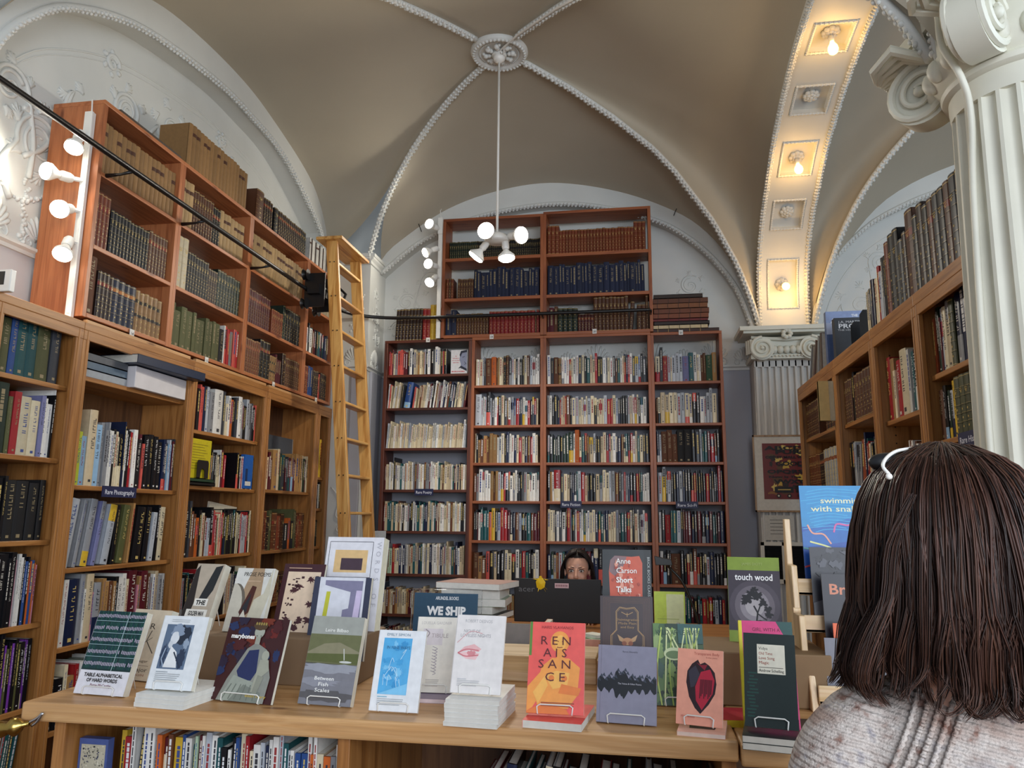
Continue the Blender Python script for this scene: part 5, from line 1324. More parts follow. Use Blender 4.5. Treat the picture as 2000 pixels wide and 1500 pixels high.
# ------------------------------------------------------------------ things between counter and desk
t = thing('desk', 'plain wooden desk behind the counter where the bookseller sits', 'desk', (0, 0, 0))
part('desk_top', (-1.25, .75, 2.86, 4.75, .86, .89), wood('oak', 'x'), t)
for x in (-1.22, .68):
    for y in (2.9, 4.66): part('leg', (x, x + .05, y, y + .05, 0, .86), wood('oak', 'z'), t)
t = thing('card_box', 'pale wooden card box with a metal label holder behind the pink eye book', 'box', (0, 0, 0), 0, 'pale wooden card boxes on the counter')
part('body', (-.80, -.52, 2.50, 2.72, CZ, 1.065), wood('birch', 'x'), t)
m = MB(); m.tube([(-.66, 2.497, 1.02), (-.56, 2.497, 1.02), (-.555, 2.497, 1.03), (-.56, 2.497, 1.042), (-.66, 2.497, 1.042), (-.665, 2.497, 1.03), (-.66, 2.497, 1.02)], .002, 6); m.box(-.655, -.565, 2.498, 2.5, 1.022, 1.04); m.build('label_holder', BRASS, t)
t = thing('card_box', 'pale wooden card box seen between the coral and lavender books', 'box', (0, 0, 0), 0, 'pale wooden card boxes on the counter')
part('body', (-.51, -.145, 2.50, 2.72, CZ, 1.065), wood('birch', 'x'), t)
B('grey and green Yung-chun book leaning behind the wooden card box', -.44, 2.76, .985 - .095, .17, .235, 0, '9fb488', art_yung, .014, tilt=6, group='books behind the counter')
B('thin orange book standing beside the grey and green Yung-chun book', -.335, 2.765, .89, .02, .24, 0, 'd2701e', lambda a: a.rect(.3, 0, .7, 1, 'd9822e'), .12, tilt=0, group='books behind the counter')
def art_pk(a):
    for i in range(8): a.line([(.2 + i * .08, .3), (.3 + i * .06, .5 + .1 * (i % 3)), (.25 + i * .09, .8)], .002, '5c3c34', n=6, up=0)
B('small pink sketch card standing right of the coral book', -.195, 2.765, .89, .10, .19, 0, 'e2a690', art_pk, .01, tilt=0, group='books behind the counter')
# ship sign
t = thing('counter_sign', 'blue We Ship sign in a clear acrylic holder', 'sign', (-.765, 3.0, .925)); t.rotation_euler = (math.radians(-8), 0, 0)
m = MB(); m.color('2f5068', .4); m.box(-.135, .125, 0, .001, .03, .275); a = Art(m, .26, .26)
a.txt('ARUNDEL BOOKS', .5, .96, .07, 'e8ecee', width=.36, bold=.02); a.txt('WE SHIP', .5, .74, .17, 'f4f6f6', width=.6, bold=.05); a.rect(.2, .5, .8, .55, 'e8ecee'); a.rect(.25, .38, .75, .43, 'e8ecee'); m.build('sign_card', PRINT, t)
gm, nt, b = nodemat('clear_acrylic'); b.inputs['Transmission Weight'].default_value = 1; b.inputs['Roughness'].default_value = .05; b.inputs['IOR'].default_value = 1.3
n_ = noise(nt, 3); nt.links.new(ramp(nt, n_.outputs[0], [(0, (.9, .93, .95)), (1, (1, 1, 1))]), b.inputs['Base Color'])
m = MB(); m.box(-.145, .14, .003, .006, 0, .29); m.box(-.145, .14, -.04, .006, 0, .004); m.tube([(-.145, .004, 0), (-.145, .004, .29), (.14, .004, .29), (.14, .004, 0)], .0018, 6); m.build('acrylic_holder', gm, t)
# magazine stack
cols = [('8c6a4a', .03, .24, .19), ('c9c0b0', .024, .22, .17), ('a08a68', .03, .25, .19), ('d8d0c0', .02, .24, .18), ('7a3a28', .012, .26, .2), ('c8c6c0', .022, .23, .18), ('2a2a2c', .016, .27, .2), ('8c8f5c', .022, .2, .18), ('a3b49c', .022, .30, .21), ('e2d6d4', .028, .25, .2), ('1c1e24', .018, .29, .22)]
z = .89
for i, (c, th, w, d) in enumerate(cols):
    th *= 1.36
    flat('%s book in the flat pile beside the monitor, %s from the bottom' % (dict(zip('8c6a4a c9c0b0 a08a68 d8d0c0 7a3a28 c8c6c0 2a2a2c 8c8f5c a3b49c e2d6d4 1c1e24'.split(), 'brown stone-grey tan ivory rust silver-grey charcoal olive sage pinkish-white picture-topped'.split()))[c], ordinal(i + 1)), -.70 + .01 * math.sin(i * 2.1), 3.28, z, w, d, th, -5 + 8 * math.sin(i * 1.7), c, 'e0dcd2', 'books piled flat on the desk', top='b98f84' if i == 10 else None); z += th + .0005
ZS = z
# monitor
t = thing('computer_monitor', 'black desktop monitor seen from behind, yellow paper turtle stuck on it', 'monitor', (-.47, 4.45, .89))
m = MB(); m.box(-.255, .245, 0, .012, .02, .262); m.box(-.18, .17, .012, .04, .05, .21); m.T = Matrix.Identity(4); m.build('screen_shell', plain('monitor_black', '0e0f12', .45), t, bevel=.004)
m = MB(); m.box(-.03, .03, .015, .03, .01, .12); m.box(-.11, .11, -.06, .1, 0, .01); m.build('stand', BMETAL, t, bevel=.003)
m = MB(); m.color('6e7074', .4); text(m, 'acer', (-.23, -.0004, .188), (1, 0, 0), (0, 0, 1), .045, 'L', .0, stretch=1.2); m.build('logo', PRINT, t); m = MB(); m.color('d9b8bc', .6); m.box(-.02, .06, -.0008, -.0002, .211, .238); m.color('8c5c64', .6)
for i in range(7): m.box(-.014 + i * .010, -.014 + i * .010 + .006, -.0012, -.0008, .219, .230)
m.build('sticker', PRINT, t)
m = MB(); c = Vector((-.10 - .47 + .0, 4.438, 1.122)); YEL = plain('yellow_paper', 'f0c818', .6)
m.T = Matrix.Translation(c)
hexp = [(-.028, 0, .012), (-.018, 0, .032), (.012, 0, .034), (.028, 0, .01), (.022, 0, -.018), (0, 0, -.032), (-.022, 0, -.02)]
for i in range(7): m.prism([hexp[i], hexp[(i + 1) % 7], (0, -.012, 0)], (0, .003, 0))
m.prism([(-.01, -.001, .03), (.01, -.001, .03), (.004, -.003, .046), (-.006, -.003, .045)], (0, .003, 0))
for q in ((-.045, .028, -.025, .03), (.045, .024, .02, .03), (-.016, -.044, -.014, -.02), (.03, -.044, .016, -.02), (.038, -.03, .02, -.012)): m.prism([(q[0], -.004, q[1]), (q[2], 0, q[3]), (q[2] + .006, 0, q[3] - .008)], (0, .003, 0))
m.build('paper_turtle', YEL, label='folded yellow paper turtle stuck to the back of the monitor', category='origami')
# tape dispenser and papers
t = thing('tape_dispenser', 'black tape dispenser with a white roll in front of the monitor', 'tape dispenser', (-.34, 3.6, .89))
m = MB(); m.prism([(-.07, -.03, 0), (.07, -.03, 0), (.075, -.03, .13), (.03, -.03, .09), (-.02, -.03, .10), (-.065, -.03, .135)], (0, .06, 0)); m.build('body', BMETAL, t, bevel=.004)
m = MB(); m.T = Matrix.Translation((-.015, 0, .10)) @ Matrix.Rotation(PI / 2, 4, 'X'); m.lathe([(.012, -.01), (.032, -.01), (.032, .01), (.012, .01)], 24); m.build('tape_roll', WMETAL, t)
for i, (c, w) in enumerate((('cfd8b8', .09), ('c8cf6a', .08), ('a9c4a0', .085), ('e6e6d8', .06))):
    m = MB(); m.color(c, .7); m.T = Matrix.Translation((-.19, 3.2, .99 + .012 * i)) @ Matrix.Rotation(.3 * i, 4, 'Z'); m.box(-w / 2, w / 2, -.04, .04, 0, .0118); m.build('sticky_note_pad', PRINT, label='%s paper pad in the little pile by the brick book, %s up' % (('pale green', 'yellow', 'sage', 'white')[i], ordinal(i + 1)), category='note pad', group='note pads on the desk')
m = MB(); m.box(-.26, -.12, 3.13, 3.27, .89, .99); m.build('pen_tray', BMETAL, label='low black desk tray under the pile of note pads', category='tray', bevel=.003)
m = MB(); m.color('e8e6dc', .7)
for i in range(5): m.T = Matrix.Translation((-1.02 + i * .012, 3.15, .985 + i * .003)) @ Matrix.Rotation(.12 * i, 4, 'Z'); m.box(-.12, .12, -.08, .08, 0, .0025)
m.build('paper_sheets', PRINT, kind='stuff', label='loose white papers lying beside the We Ship sign', category='papers')
m = MB(); m.box(-.93, -.6, 2.94, 3.06, .89, .924); m.build('sign_plinth', BMETAL, label='low black block under the We Ship sign', category='block', bevel=.003)
m = MB(); m.box(-1.14, -.9, 3.07, 3.24, .89, .984); m.build('letter_tray', BMETAL, label='black letter tray under the loose white papers', category='tray', bevel=.003)
t = thing('leaflet_display', 'bright yellow-green leaflet card with paper slips in front of it', 'leaflets', (.05, 3.3, .89))
m = MB(); m.color('d9f06a', .6); m.box(0, .125, 0, .003, 0, .31); m.color('f0f8c0', .6); m.box(.05, .12, -.0006, 0, .18, .30); m.color('b6c86a', .5)
for q in (.2, .14, .08): m.box(.012, .1, -.001, -.0004, q, q + .002)
m.build('card', PRINT, t)
m = MB(); m.color('d8d4cc', .6)
for i in range(5): m.prism([(.085 + i * .016, -.03 - i * .004, 0), (.085 + i * .016, -.02 - i * .004, 0), (.085 + i * .016 + .004, -.02 - i * .004, .19 - .015 * i), (.085 + i * .016 + .001, -.03 - i * .004, .19 - .015 * i)], (.012, 0, 0))
m.build('paper_slips', PRINT, t)
t = thing('desk_lamp', 'thin black gooseneck lamp rising in front of the sci-fi shelves', 'lamp', (.2, 3.6, .89))
m = MB(); m.tube(spline([(.06, 0, 0), (.055, 0, .12), (.02, 0, .24), (-.02, 0, .33), (-.07, 0, .385), (-.09, -.02, .41)], 24), .006, 8); m.build('gooseneck', BMETAL, t, smooth=True)
m = MB(); m.prism([(-.135, -.03, .40), (-.06, -.03, .40), (-.065, -.03, .425), (-.14, -.03, .44)], (0, .04, 0)); m.build('lamp_head', BMETAL, t, bevel=.002)
m = MB(); m.T = Matrix.Translation((.06, 0, 0)); m.lathe([(.06, 0), (.06, .012), (.02, .02)], 24); m.build('base', BMETAL, t)

# ------------------------------------------------------------------ magazine rack
t = thing('magazine_rack', 'tiered pale wood magazine rack beside the customer', 'rack', (0, 0, 0))
BW = wood('birch', 'z')
for x in (.455, .86):
    m = MB(); m.prism([(x, 2.62, CZ - .006), (x, 2.60, 1.50), (x, 2.575, 1.50), (x, 2.56, 1.36), (x, 2.50, 1.36), (x, 2.48, 1.22), (x, 2.42, 1.22), (x, 2.40, 1.10), (x, 2.34, 1.10), (x, 2.30, CZ - .006)], (.018, 0, 0)); m.build('side_frame', BW, t, bevel=.003)
for i, (y, z) in enumerate(((2.56, 1.27), (2.49, 1.17), (2.42, 1.07), (2.35, 1.0))):
    part('tier', (.473, .86, y - .05, y + .02, z, z + .012), wood('birch', 'x'), t)
    part('front_slat', (.473, .86, y - .05, y - .042, z, z + .05), wood('birch', 'x'), t)
m = MB(); m.tube([(.44, 2.42, 1.235), (.46, 2.42, 1.235)], .008, 8); m.build('peg', BW, t)
def art_snakes(a):
    a.rect(0, 0, 1, 1, '1d4fa0'); a.rect(0, .6, 1, 1, '1f86bd'); a.poly([(0, .55), (1, .75), (1, .5), (0, .4)], '1c64ac'); a.poly([(.2, 0), (1, 0), (1, .35), (.4, .2)], '2a2f86'); R = random.Random(2)
    for i in range(14): v = .55 + i * .03; a.line([(R.uniform(0, .2), v), (.4, v + .03), (R.uniform(.6, 1), v + .01)], .002, '3aa6d2', n=6, up=0)
    a.l += 1; a.txt('swimming', .6, .83, .075, 'e0dcb4', width=.62, bold=.01); a.txt('with snakes', .55, .75, .075, 'e0dcb4', width=.8, bold=.01)
    for pts, c in (([(.45, .55), (.5, .63), (.68, .62), (.75, .7), (.95, .72)], 'cf5c9a'), ([(.08, .62), (.15, .54), (.3, .53), (.4, .44)], 'e09a86'), ([(.1, .46), (.4, .40), (.75, .27), (.9, .2)], 'd8d890'), ([(.45, .18), (.6, .2), (.85, .22)], '4a9a70'), ([(.0, .22), (.15, .24), (.3, .21)], 'd24a4a'), ([(.6, .34), (.7, .42), (.75, .52)], '4a5cb0'), ([(0, .40), (.15, .38)], '3a8a8a')): a.line(pts, .005, c, n=16)
def art_dark(a):
    a.rect(0, 0, 1, 1, '2a2a32'); R = random.Random(3)
    for i in range(30): a.blotch(R.uniform(.1, .9), R.uniform(.5, .95), R.uniform(.02, .08), R.uniform(.02, .05), R.choice(['3c3c46', '4a4a52', '23232a']), i, jag=.5, n=12)
    a.poly([(0, .3), (.4, .42), (1, .36), (1, .1), (0, .1)], '5a5a60'); a.txt('THE G', .55, .62, .05, 'b8b83c', width=.5)
def art_bb(a):
    a.rect(0, 0, 1, 1, '23212a'); a.txt('Br', .22, .78, .16, 'c87a5a', width=.26, bold=.02); R = random.Random(5)
    for i in range(16): a.blotch(R.uniform(.1, .9), R.uniform(.1, .7), .05, .04, R.choice(['3a3640', '56505c', '2c2a36']), i, jag=.5, n=12)
def art_or(a): a.rect(0, 0, 1, 1, 'dd5a22'); a.poly([(.3, 0), (.5, .6), (.9, .4), (1, 0)], 'b8431a')
def art_gr(a): a.rect(0, 0, 1, 1, '72727c'); a.txt('T T', .5, .7, .16, '4c4c58', width=.6); a.txt('M', .3, .45, .16, '4c4c58', width=.2)
for x, y, z, w, h, art, lab, cov in ((.61, 2.54, 1.282, .21, .325, art_snakes, 'blue magazine titled swimming with snakes, top tier of the rack', '1f5aa6'), (.61, 2.47, 1.182, .20, .235, art_dark, 'dark grey magazine just below the blue snakes magazine', '2a2a32'), (.62, 2.40, 1.082, .19, .26, art_bb, 'black magazine with rust lettering, third tier of the rack', '23212a'),
                                     (.62, 2.345, 1.06, .17, .15, art_or, 'bright orange booklet low in the rack behind the hair', 'dd5a22'), (.60, 2.325, 1.012, .19, .16, art_gr, 'grey booklet with faint capitals, lowest in the rack', '72727c')):
    dbook(lab, x, y, z, w, h, 0, cov, art, .004, tilt=5, group='magazines in the wooden rack', name='magazine')
# things on the pilaster
t = thing('framed_poster', 'framed letterpress poster in black, red and gold reading Pure Goods', 'poster', (0, 6.56, 0))
m = MB(); 
for b_ in ((.94, 1.47, -.0, .012, 2.175, 2.19), (.94, 1.47, 0, .012, 1.555, 1.57), (.94, .952, 0, .012, 1.555, 2.19), (1.458, 1.47, 0, .012, 1.555, 2.19)): m.box(*b_)
m.build('frame', wood('box', 'z'), t)
m = MB(); m.color('c9c3b8', .6); m.box(.95, 1.46, .004, .01, 1.56, 2.18); m.T = Matrix.Translation((1.225, .0035, 1.66)); a = Art(m, .42, .46); a.rect(0, 0, 1, 1, '6a1f1a'); R = random.Random(3)
for i in range(40): a.blotch(R.uniform(.12, .95), R.uniform(.1, .95), R.uniform(.03, .1), R.uniform(.02, .07), R.choice(['c09a3c', '8a5a22', '2a1a14', 'd8b860', '5a3a1c']), i, jag=.5, n=12)
for s, v, q, wd in (('ABCDEF', .88, .1, 1.0), ('PURE', .81, .1, .62), ('COAST MALL WAGON', .73, .06, 1.0), ('GOODS', .60, .1, .62), ('OPQRSTU', .46, .09, .95), ('Now Is The Time', .38, .05, .9), ('VWXYZ', .28, .1, .7)): a.txt(s, .55, v, q, '120e0c', width=wd, bold=.04)
a.rect(.2, .12, .55, .22, '14100e'); a.rect(.26, .16, .5, .18, 'b89a50'); a.rect(.6, .12, .95, .24, '14100e'); a.ell(.77, .18, .08, .03, 'b89a50')
for i in range(4): a.ell(.27 + i * .2, .06, .04, .035, '14100e', up=0)
a.l += 1
for i in range(4): a.ell(.27 + i * .2, .06, .018, .016, 'c8bca0', up=0)
m.build('print', PRINT, t)
m = MB(); m.box(.96, 1.45, -.001, .001, 1.57, 2.17) 
t = thing('notice_holder', 'clear-fronted paper notice between the poster and the wall heater', 'notice', (0, 6.57, 0))
m = MB(); m.color('bdb8ae', .3); m.box(1.01, 1.24, 0, .004, 1.33, 1.53); m.color('55524c', .6)
for i in range(5): m.box(1.05, 1.2 - .02 * (i % 2), -.0006, 0, 1.49 - i * .028, 1.494 - i * .028)
m.build('notice_sheet', PRINT, t)
t = thing('wall_heater', 'cream louvred wall heater low on the pilaster', 'heater', (0, 6.555, 0))
m = MB()
for b_ in ((.965, 1.36, 0, .02, 1.285, 1.315), (.965, 1.36, 0, .02, .985, 1.02), (.965, .995, 0, .02, .985, 1.315), (1.13, 1.15, 0, .02, .985, 1.315), (1.33, 1.36, 0, .02, .985, 1.315)): m.box(*b_)
m.build('casing', plain('heater_cream', 'cfc8ba', .4), t, bevel=.002)
m = MB()
for i in range(24): m.prism([(.99, .006, 1.025 + i * .011), (.99, .016, 1.031 + i * .011), (.99, .016, 1.032 + i * .011), (.99, .006, 1.026 + i * .011)], (.345, 0, 0))
m.build('louvre', BMETAL, t); m = MB(); m.box(.99, 1.34, .017, .02, 1.0, 1.3); m.build('dark_cavity', plain('heater_dark', '1c1c1c', .8), t)

# ------------------------------------------------------------------ unusual items on shelves
m = MB(); Z = 2.19
def slab(name, label, M, w, d, h, col, cat='book', group=None, rough=.4, page=None):
    r = thing(name, label, cat, (0, 0, 0), 0, group); r.matrix_world = M
    m = MB(); m.color(col, rough); m.box(0, w, 0, d, 0, .003); m.box(0, w, 0, d, h - .003, h); m.box(0, w, 0, .004, 0, h); m.build('cover', PRINT, r)
    m = MB(); m.color(page or 'd6d2c6', .8); m.box(.003, w - .003, .004, d - .003, .003, h - .003); m.build('page_block', PRINT, r)
    return r
for i, c in enumerate(('a0a6ac', '5c6f80', '5a5e64')):
    slab('book', ('pale silver', 'slate blue', 'dark grey')[i] + ' book lying flat left of the white box, ' + ('bottom', 'middle', 'top')[i] + ' of three', frame('L', XF - .03, 3.345, 2.19 + i * .043), .36, .26, .042, c, group='flat books on the photography case')
m = MB(); m.T = frame('L', XF + .01, 3.72, 2.19); m.box(0, .48, 0, .29, 0, .12); m.build('storage_box', plain('white_card', 'd4d0d2', .6), bevel=.003, label='white cardboard box under the navy portfolio on the photography case', category='box')
r = slab('portfolio', 'large navy portfolio lying on the white box, jutting over the shelf', frame('L', XF + .06, 3.66, 2.315) @ Matrix.Rotation(-.06, 4, 'Z'), .60, .33, .05, '1c2a44', 'portfolio')
m = MB(); m.T = frame('L', XF - .02, 4.34, 1.725); m.color('c8b81e', .5); m.box(0, .24, 0, .02, 0, .25); m.color('8a7a1c', .5)
for i in range(10): m.box(.03, .20 - .02 * (i % 3), -.0006, 0, .06 + i * .017, .064 + i * .017)
m.build('book', PRINT, label='yellow book facing out behind a black bookend on the left wall', category='book')
m = MB(); m.T = frame('L', XF - .005, 4.41, 1.727); m.prism([(0, 0, 0), (.04, 0, 0), (.045, 0, .05), (.06, 0, .065), (.085, 0, .05), (.09, 0, 0), (.13, 0, 0), (.13, 0, .10), (.12, 0, .115), (.01, 0, .115), (0, 0, .10)], (0, .002, 0)); m.box(0, .13, 0, .12, 0, .002); m.build('bookend', BMETAL, label='black metal bookend in front of the yellow face-out book', category='bookend')
slab('book', 'dark green book lying flat beneath the yellow face-out book', frame('L', XF - .005, 4.31, 1.703), .30, .2, .022, '23402c', group='flat books under the yellow book')
slab('book', 'thin black book lying flat on the shelf below the green one', frame('L', XF - .0, 4.315, 1.682), .31, .2, .019, '141414', page='e8e6e0', group='flat books under the yellow book')
m = MB(); m.T = frame('L', XF - .02, 5.02, 1.685); m.color('1c5cae', .5); m.box(0, .12, 0, .03, 0, .24); m.color('14305c', .5); m.box(.02, .05, -.0008, 0, .05, .14); m.color('d8d8d4', .6); m.box(.02, .1, -.0008, 0, .02, .05); m.build('book', PRINT, label='bright blue magazine file at the far end of the yellow-book shelf', category='book')
m = MB(); m.T = frame('L', XF - .12, 4.74, 1.24) @ Matrix.Rotation(.10, 4, 'Y'); m.color('bdb6a4', .7); m.box(0, .36, 0, .014, 0, .35); m.color('4c463c', .6)
for i in range(26): m.box(.352, .364, -.002, .016, .01 + i * .013, .015 + i * .013)
m.build('sketchbook', PRINT, label='large beige spiral-bound sketchbook leaning on the third shelf of the yellow-book case', category='sketchbook')
m = MB(); m.T = frame('L', XF - .16, 5.55, 1.695); m.color('4b5058', .6); m.box(0, .50, 0, .012, 0, .44); m.color('c8c4ba', .7); m.box(.5, .506, 0, .012, 0, .44); m.build('portfolio_board', PRINT, label='tall grey board standing behind books in the last wide left-wall case', category='board')
m = MB(); m.T = frame('B', -1.66, 6.53, 2.767); m.color('dcdcde', .4); m.box(0, .152, 0, .03, 0, .22); a = Art(m, .152, .22); m.T = m.T @ Matrix.Translation((.076, 0, 0))
a.poly([(.62, .2), (.98, .2), (.98, .98), (.7, .95), (.56, .8), (.52, .6), (.6, .42)], '8a90a8'); a.poly([(.52, .78), (.6, .95), (.98, 1), (.98, .9), (.68, .86), (.58, .7)], '23283a'); a.poly([(.45, .22), (.62, .34), (.98, .2), (.98, .1), (.6, .24)], '23283a')
a.line([(.7, .68), (.85, .72)], .004, '1c2030'); a.line([(.82, .5), (.92, .42), (.82, .38)], .004, '1c2030')
for i, s in enumerate(('THE', 'CAPTAIN IS', 'OUT TO LUNCH', 'SAILORS')): a.txt(s, .3, .72 - i * .09, .05, 'c0303c', width=(.1, .4, .46, .36)[i], bold=.03)
a.txt('BUKOWSKI', .45, .07, .07, 'c0303c', width=.78, bold=.04)
m.build('book', PRINT, label='white book with red lettering and a portrait of a man facing out', category='book')
z = 3.09; sc = [('3a2018', .03, .58), ('c9b48c', .035, .46), ('2a1a14', .03, .48), ('6a1c1c', .025, .49), ('7a4024', .045, .50), ('6a3820', .045, .48), ('7a4a2a', .045, .49), ('5c3420', .045, .48), ('2e221c', .035, .42)]
snm = ['near-black ribbed', 'mottled cream', 'thin black', 'dark red', 'wide rust-brown', 'russet', 'light brown', 'chestnut', 'dark top']
for i, (c, th, w) in enumerate(sc):
    M = frame('B', .145 + .006 * (i % 3), 6.53 + .004 * (i % 2), z)
    r = slab('book', '%s old volume, %s from the bottom of the flat pile over the sci-fi case' % (snm[i], ordinal(i + 1)), M, min(w, .47 if i else .56), .24, th, c, group='old volumes piled on the sci-fi case')
    mm = MB(); mm.color('a98c4c' if i == 0 else '2a1812', .5)
    for k in range(5):
        mm = MB(); mm.color('a98c4c' if i == 0 else '2a1812', .5); mm.box(.04 + k * .09, .044 + k * .09, -.0016, 0, 0, th); mm.build('raised_band', PRINT, r)
    z += th + .0006
# on the right run
m = MB(); m.T = Matrix.Translation((1.28, 5.3, 2.5)); m.color('4a5f8c', .3); m.box(0, .34, 0, .05, 0, .40); m.T = Matrix.Translation((1.45, 5.3, 2.5)); a = Art(m, .34, .4)
a.rect(0, .8, 1, 1, '8fa0c8'); a.rect(0, .6, 1, .8, 'aab4d0'); a.txt('THE', .55, .90, .06, 'eceef4', width=.12, bold=.04); a.txt('ASTON MARTIN', .52, .80, .10, 'eef0f6', width=.85, bold=.05)
m.build('book', PRINT, label='huge blue-grey car book standing on top of the right run', category='book')
m = MB(); m.T = Matrix.Translation((1.27, 5.05, 2.5)); m.color('3e4044', .5); m.box(0, .26, 0, .06, 0, .29); m.T = Matrix.Translation((1.40, 5.05, 2.5)); a = Art(m, .26, .29)
a.txt('J.A. MARTIN AND', .5, .88, .07, 'e6e6e6', width=.8); a.txt('PROTO', .45, .76, .14, 'f0f0f0', width=.72, bold=.02); a.txt('THE HISTORY OF THE', .5, .70, .05, 'd8d8d8', width=.85)
m.build('book', PRINT, label='dark grey slipcased book lettered PROTO in front of the blue-grey car book', category='book')
for k, (y, s) in enumerate(((4.8, .20), (4.6, .22))):
    m = MB(); m.T = Matrix.Translation((1.30, y, 2.5)); w = .17; m.prism([(0, 0, 0), (w, 0, 0), (w, 0, s - .03), (w - .02, 0, s), (.02, 0, s), (0, 0, s - .03)], (0, .003, 0)); m.box(0, w, 0, .12, 0, .002)
    m.build('bookend', BMETAL, label='%s black steel bookend on top of the right run' % ('farther', 'nearer')[k], category='bookend', group='bookends on the right run')
for k, (y, c, ln) in enumerate(((5.86, '6a6c70', .5), (5.72, '4a2c20', .45), (5.60, '8c8f92', .3), (5.48, '5c4a3c', .1))):
    r = slab('book', '%s volume leaning at the far end on top of the right run' % ('slate', 'dark rust', 'pale grey', 'brown')[k], frame('R', XR + .02, y, 2.505) @ Matrix.Rotation(-ln, 4, 'Y') , .04, .22, .28, c, group='leaning volumes on the right run')
    r.matrix_world = frame('R', XR + .02, y, 2.503) @ Matrix.Rotation(ln, 4, 'Y')
    r.matrix_world = r.matrix_world @ Matrix.Translation((0, 0, math.sin(ln) * .04))
m = MB(); m.color('b9b39a', .6); m.box(1.14, 1.40, 5.02, 5.05, 2.115, 2.37); m.color('c9ae72', .6); m.box(1.14, 1.20, 5.015, 5.055, 2.115, 2.37)
m.build('book', PRINT, label='plain beige book facing out, jutting from the right run shelf', category='book')
# shelf signs
def shelfsign(s, fr, w, label):
    m = MB(); m.T = fr; m.color('20264a', .5); m.box(-w / 2, w / 2, -.004, 0, -.045, .012); m.color('d8dae6', .5); text(m, s, (0, -.0045, -.03), (1, 0, 0), (0, 0, 1), .034, 'C', .01, width=w * .86)
    m.build('shelf_sign', PRINT, label=label, category='sign', group='blue category signs on shelf edges')
shelfsign('Rare Photography', frame('L', XF + .024, 3.66, 1.63), .27, 'blue Rare Photography sign on a left-wall shelf edge')
shelfsign('Rare Poetry', frame('B', -1.87, 6.50, 1.725), .17, 'blue Rare Poetry sign on the dark back case')
shelfsign('Rare Fiction', frame('B', -.575, 6.495, 1.625), .18, 'blue Rare Fiction sign on a back-wall shelf edge')
shelfsign('Rare Sci-Fi', frame('B', .385, 6.495, 1.625), .18, 'blue Rare Sci-Fi sign on a back-wall shelf edge')
shelfsign('Rare History', frame('R', XR - .024, 3.06, 1.82), .22, 'blue Rare History sign partly hidden by the fluted column')
tg = [('14', frame('L', XF + .006, 3.66, 2.49), 'under the tan banded set'), ('15', frame('L', XF + .006, 4.40, 2.49), 'under the olive set'), ('16', frame('L', XF + .006, 5.32, 2.49), 'under the tall black volumes'), ('17', frame('L', XF + .006, 6.1, 2.49), 'near the ladder'),
      ('18', frame('B', -1.87, 6.498, 3.09), 'over the poetry case'), ('19', frame('B', -1.28, 6.495, 3.10), 'over the case left of fiction'), ('20', frame('B', -.36, 6.495, 3.12), 'over the fiction case'), ('21', frame('B', .38, 6.495, 3.085), 'over the sci-fi case')]
for s, fr, l in tg:
    m = MB(); m.T = fr; m.color('e4e2dc', .6); m.box(-.018, .018, -.003, 0, -.03, .012); m.color('30302e', .6); text(m, s, (0, -.0035, -.02), (1, 0, 0), (0, 0, 1), .024, 'C', .02)
    m.build('number_tag', PRINT, label='small white number tag on the shelf edge ' + l, category='tag', group='number tags on the shelf edges')
m = MB(); m.T = Matrix.Translation((-2.28, 6.49, 1.35)); m.color('b4b6b8', .5); m.box(-.05, .08, -.004, 0, -.07, .02); m.build('paper_notice', PRINT, label='small blank grey card taped to the dark poetry case upright', category='notice')
t = thing('thermostat', 'small white framed device on top of the nearest left-wall case', 'thermostat', (-2.74, 2.77, 2.452))
m = MB(); m.box(-.05, .05, 0, .03, 0, .10); m.build('casing', WMETAL, t, bevel=.004); m = MB(); m.box(-.03, .02, -.002, 0, .03, .09); m.build('display', BMETAL, t)
m = MB(); m.color('4a4038', .6); m.box(XF - .28, XF - .01, 3.42, 3.98, UZ, UZ + .02); m.build('flat_folder', PRINT, label='thin grey-brown folder lying on top of the first upper case', category='folder')

# ------------------------------------------------------------------ library ladder and rail
t = thing('library_ladder', 'tall pale oak rolling ladder hooked to the black rail', 'ladder', (0, 0, 0))
FZ = wood('fir', 'z')
def raily(z): return -2.45 + (3.65 - z) * .094
for y0 in (5.48, 6.0):
    m = MB(); m.prism([(raily(3.68), y0, 3.68), (raily(3.68) + .095, y0, 3.68), (raily(0) + .095, y0, .02), (raily(0), y0, .02)], (0, .032, 0)); m.build('side_rail', FZ, t, bevel=.004)
for i in range(12):
    z = 3.50 - i * .283
    m = MB(); m.box(raily(z) + .0, raily(z) + .09, 5.51, 6.0, z - .012, z + .010); m.build('rung', wood('fir', 'y'), t, bevel=.006)
m = MB(); m.box(-2.52, -2.30, 5.44, 6.07, 3.68, 3.705); m.build('top_cap', wood('fir', 'y'), t, bevel=.004)
m = MB()
for y0 in (5.478, 5.998):
    for i in range(12):
        z = 3.50 - i * .283
        for q in (.03, .065): m.sphere((raily(z) + q, y0, z), .0055, 4)
m.build('screw_head', BMETAL, t)
t = thing('ladder_roller', 'black hooked roller bracket where the ladder meets the rail', 'roller bracket', (0, 0, 0))
m = MB()
for y in (5.50, 5.66):
    m.box(-2.62, -2.45, y, y + .01, 3.14, 3.42)
for y, z in ((5.47, 3.40), (5.47, 3.16), (5.70, 3.40), (5.70, 3.16), (5.58, 3.36)):
    m.T = Matrix.Translation((-2.6, y, z)) @ Matrix.Rotation(PI / 2, 4, 'Y'); m.lathe([(.02, -.02), (.045, -.02), (.028, 0), (.045, .02), (.02, .02)], 16)
m.T = Matrix.Identity(4); m.box(-2.58, -2.48, 5.46, 5.72, 3.24, 3.32)
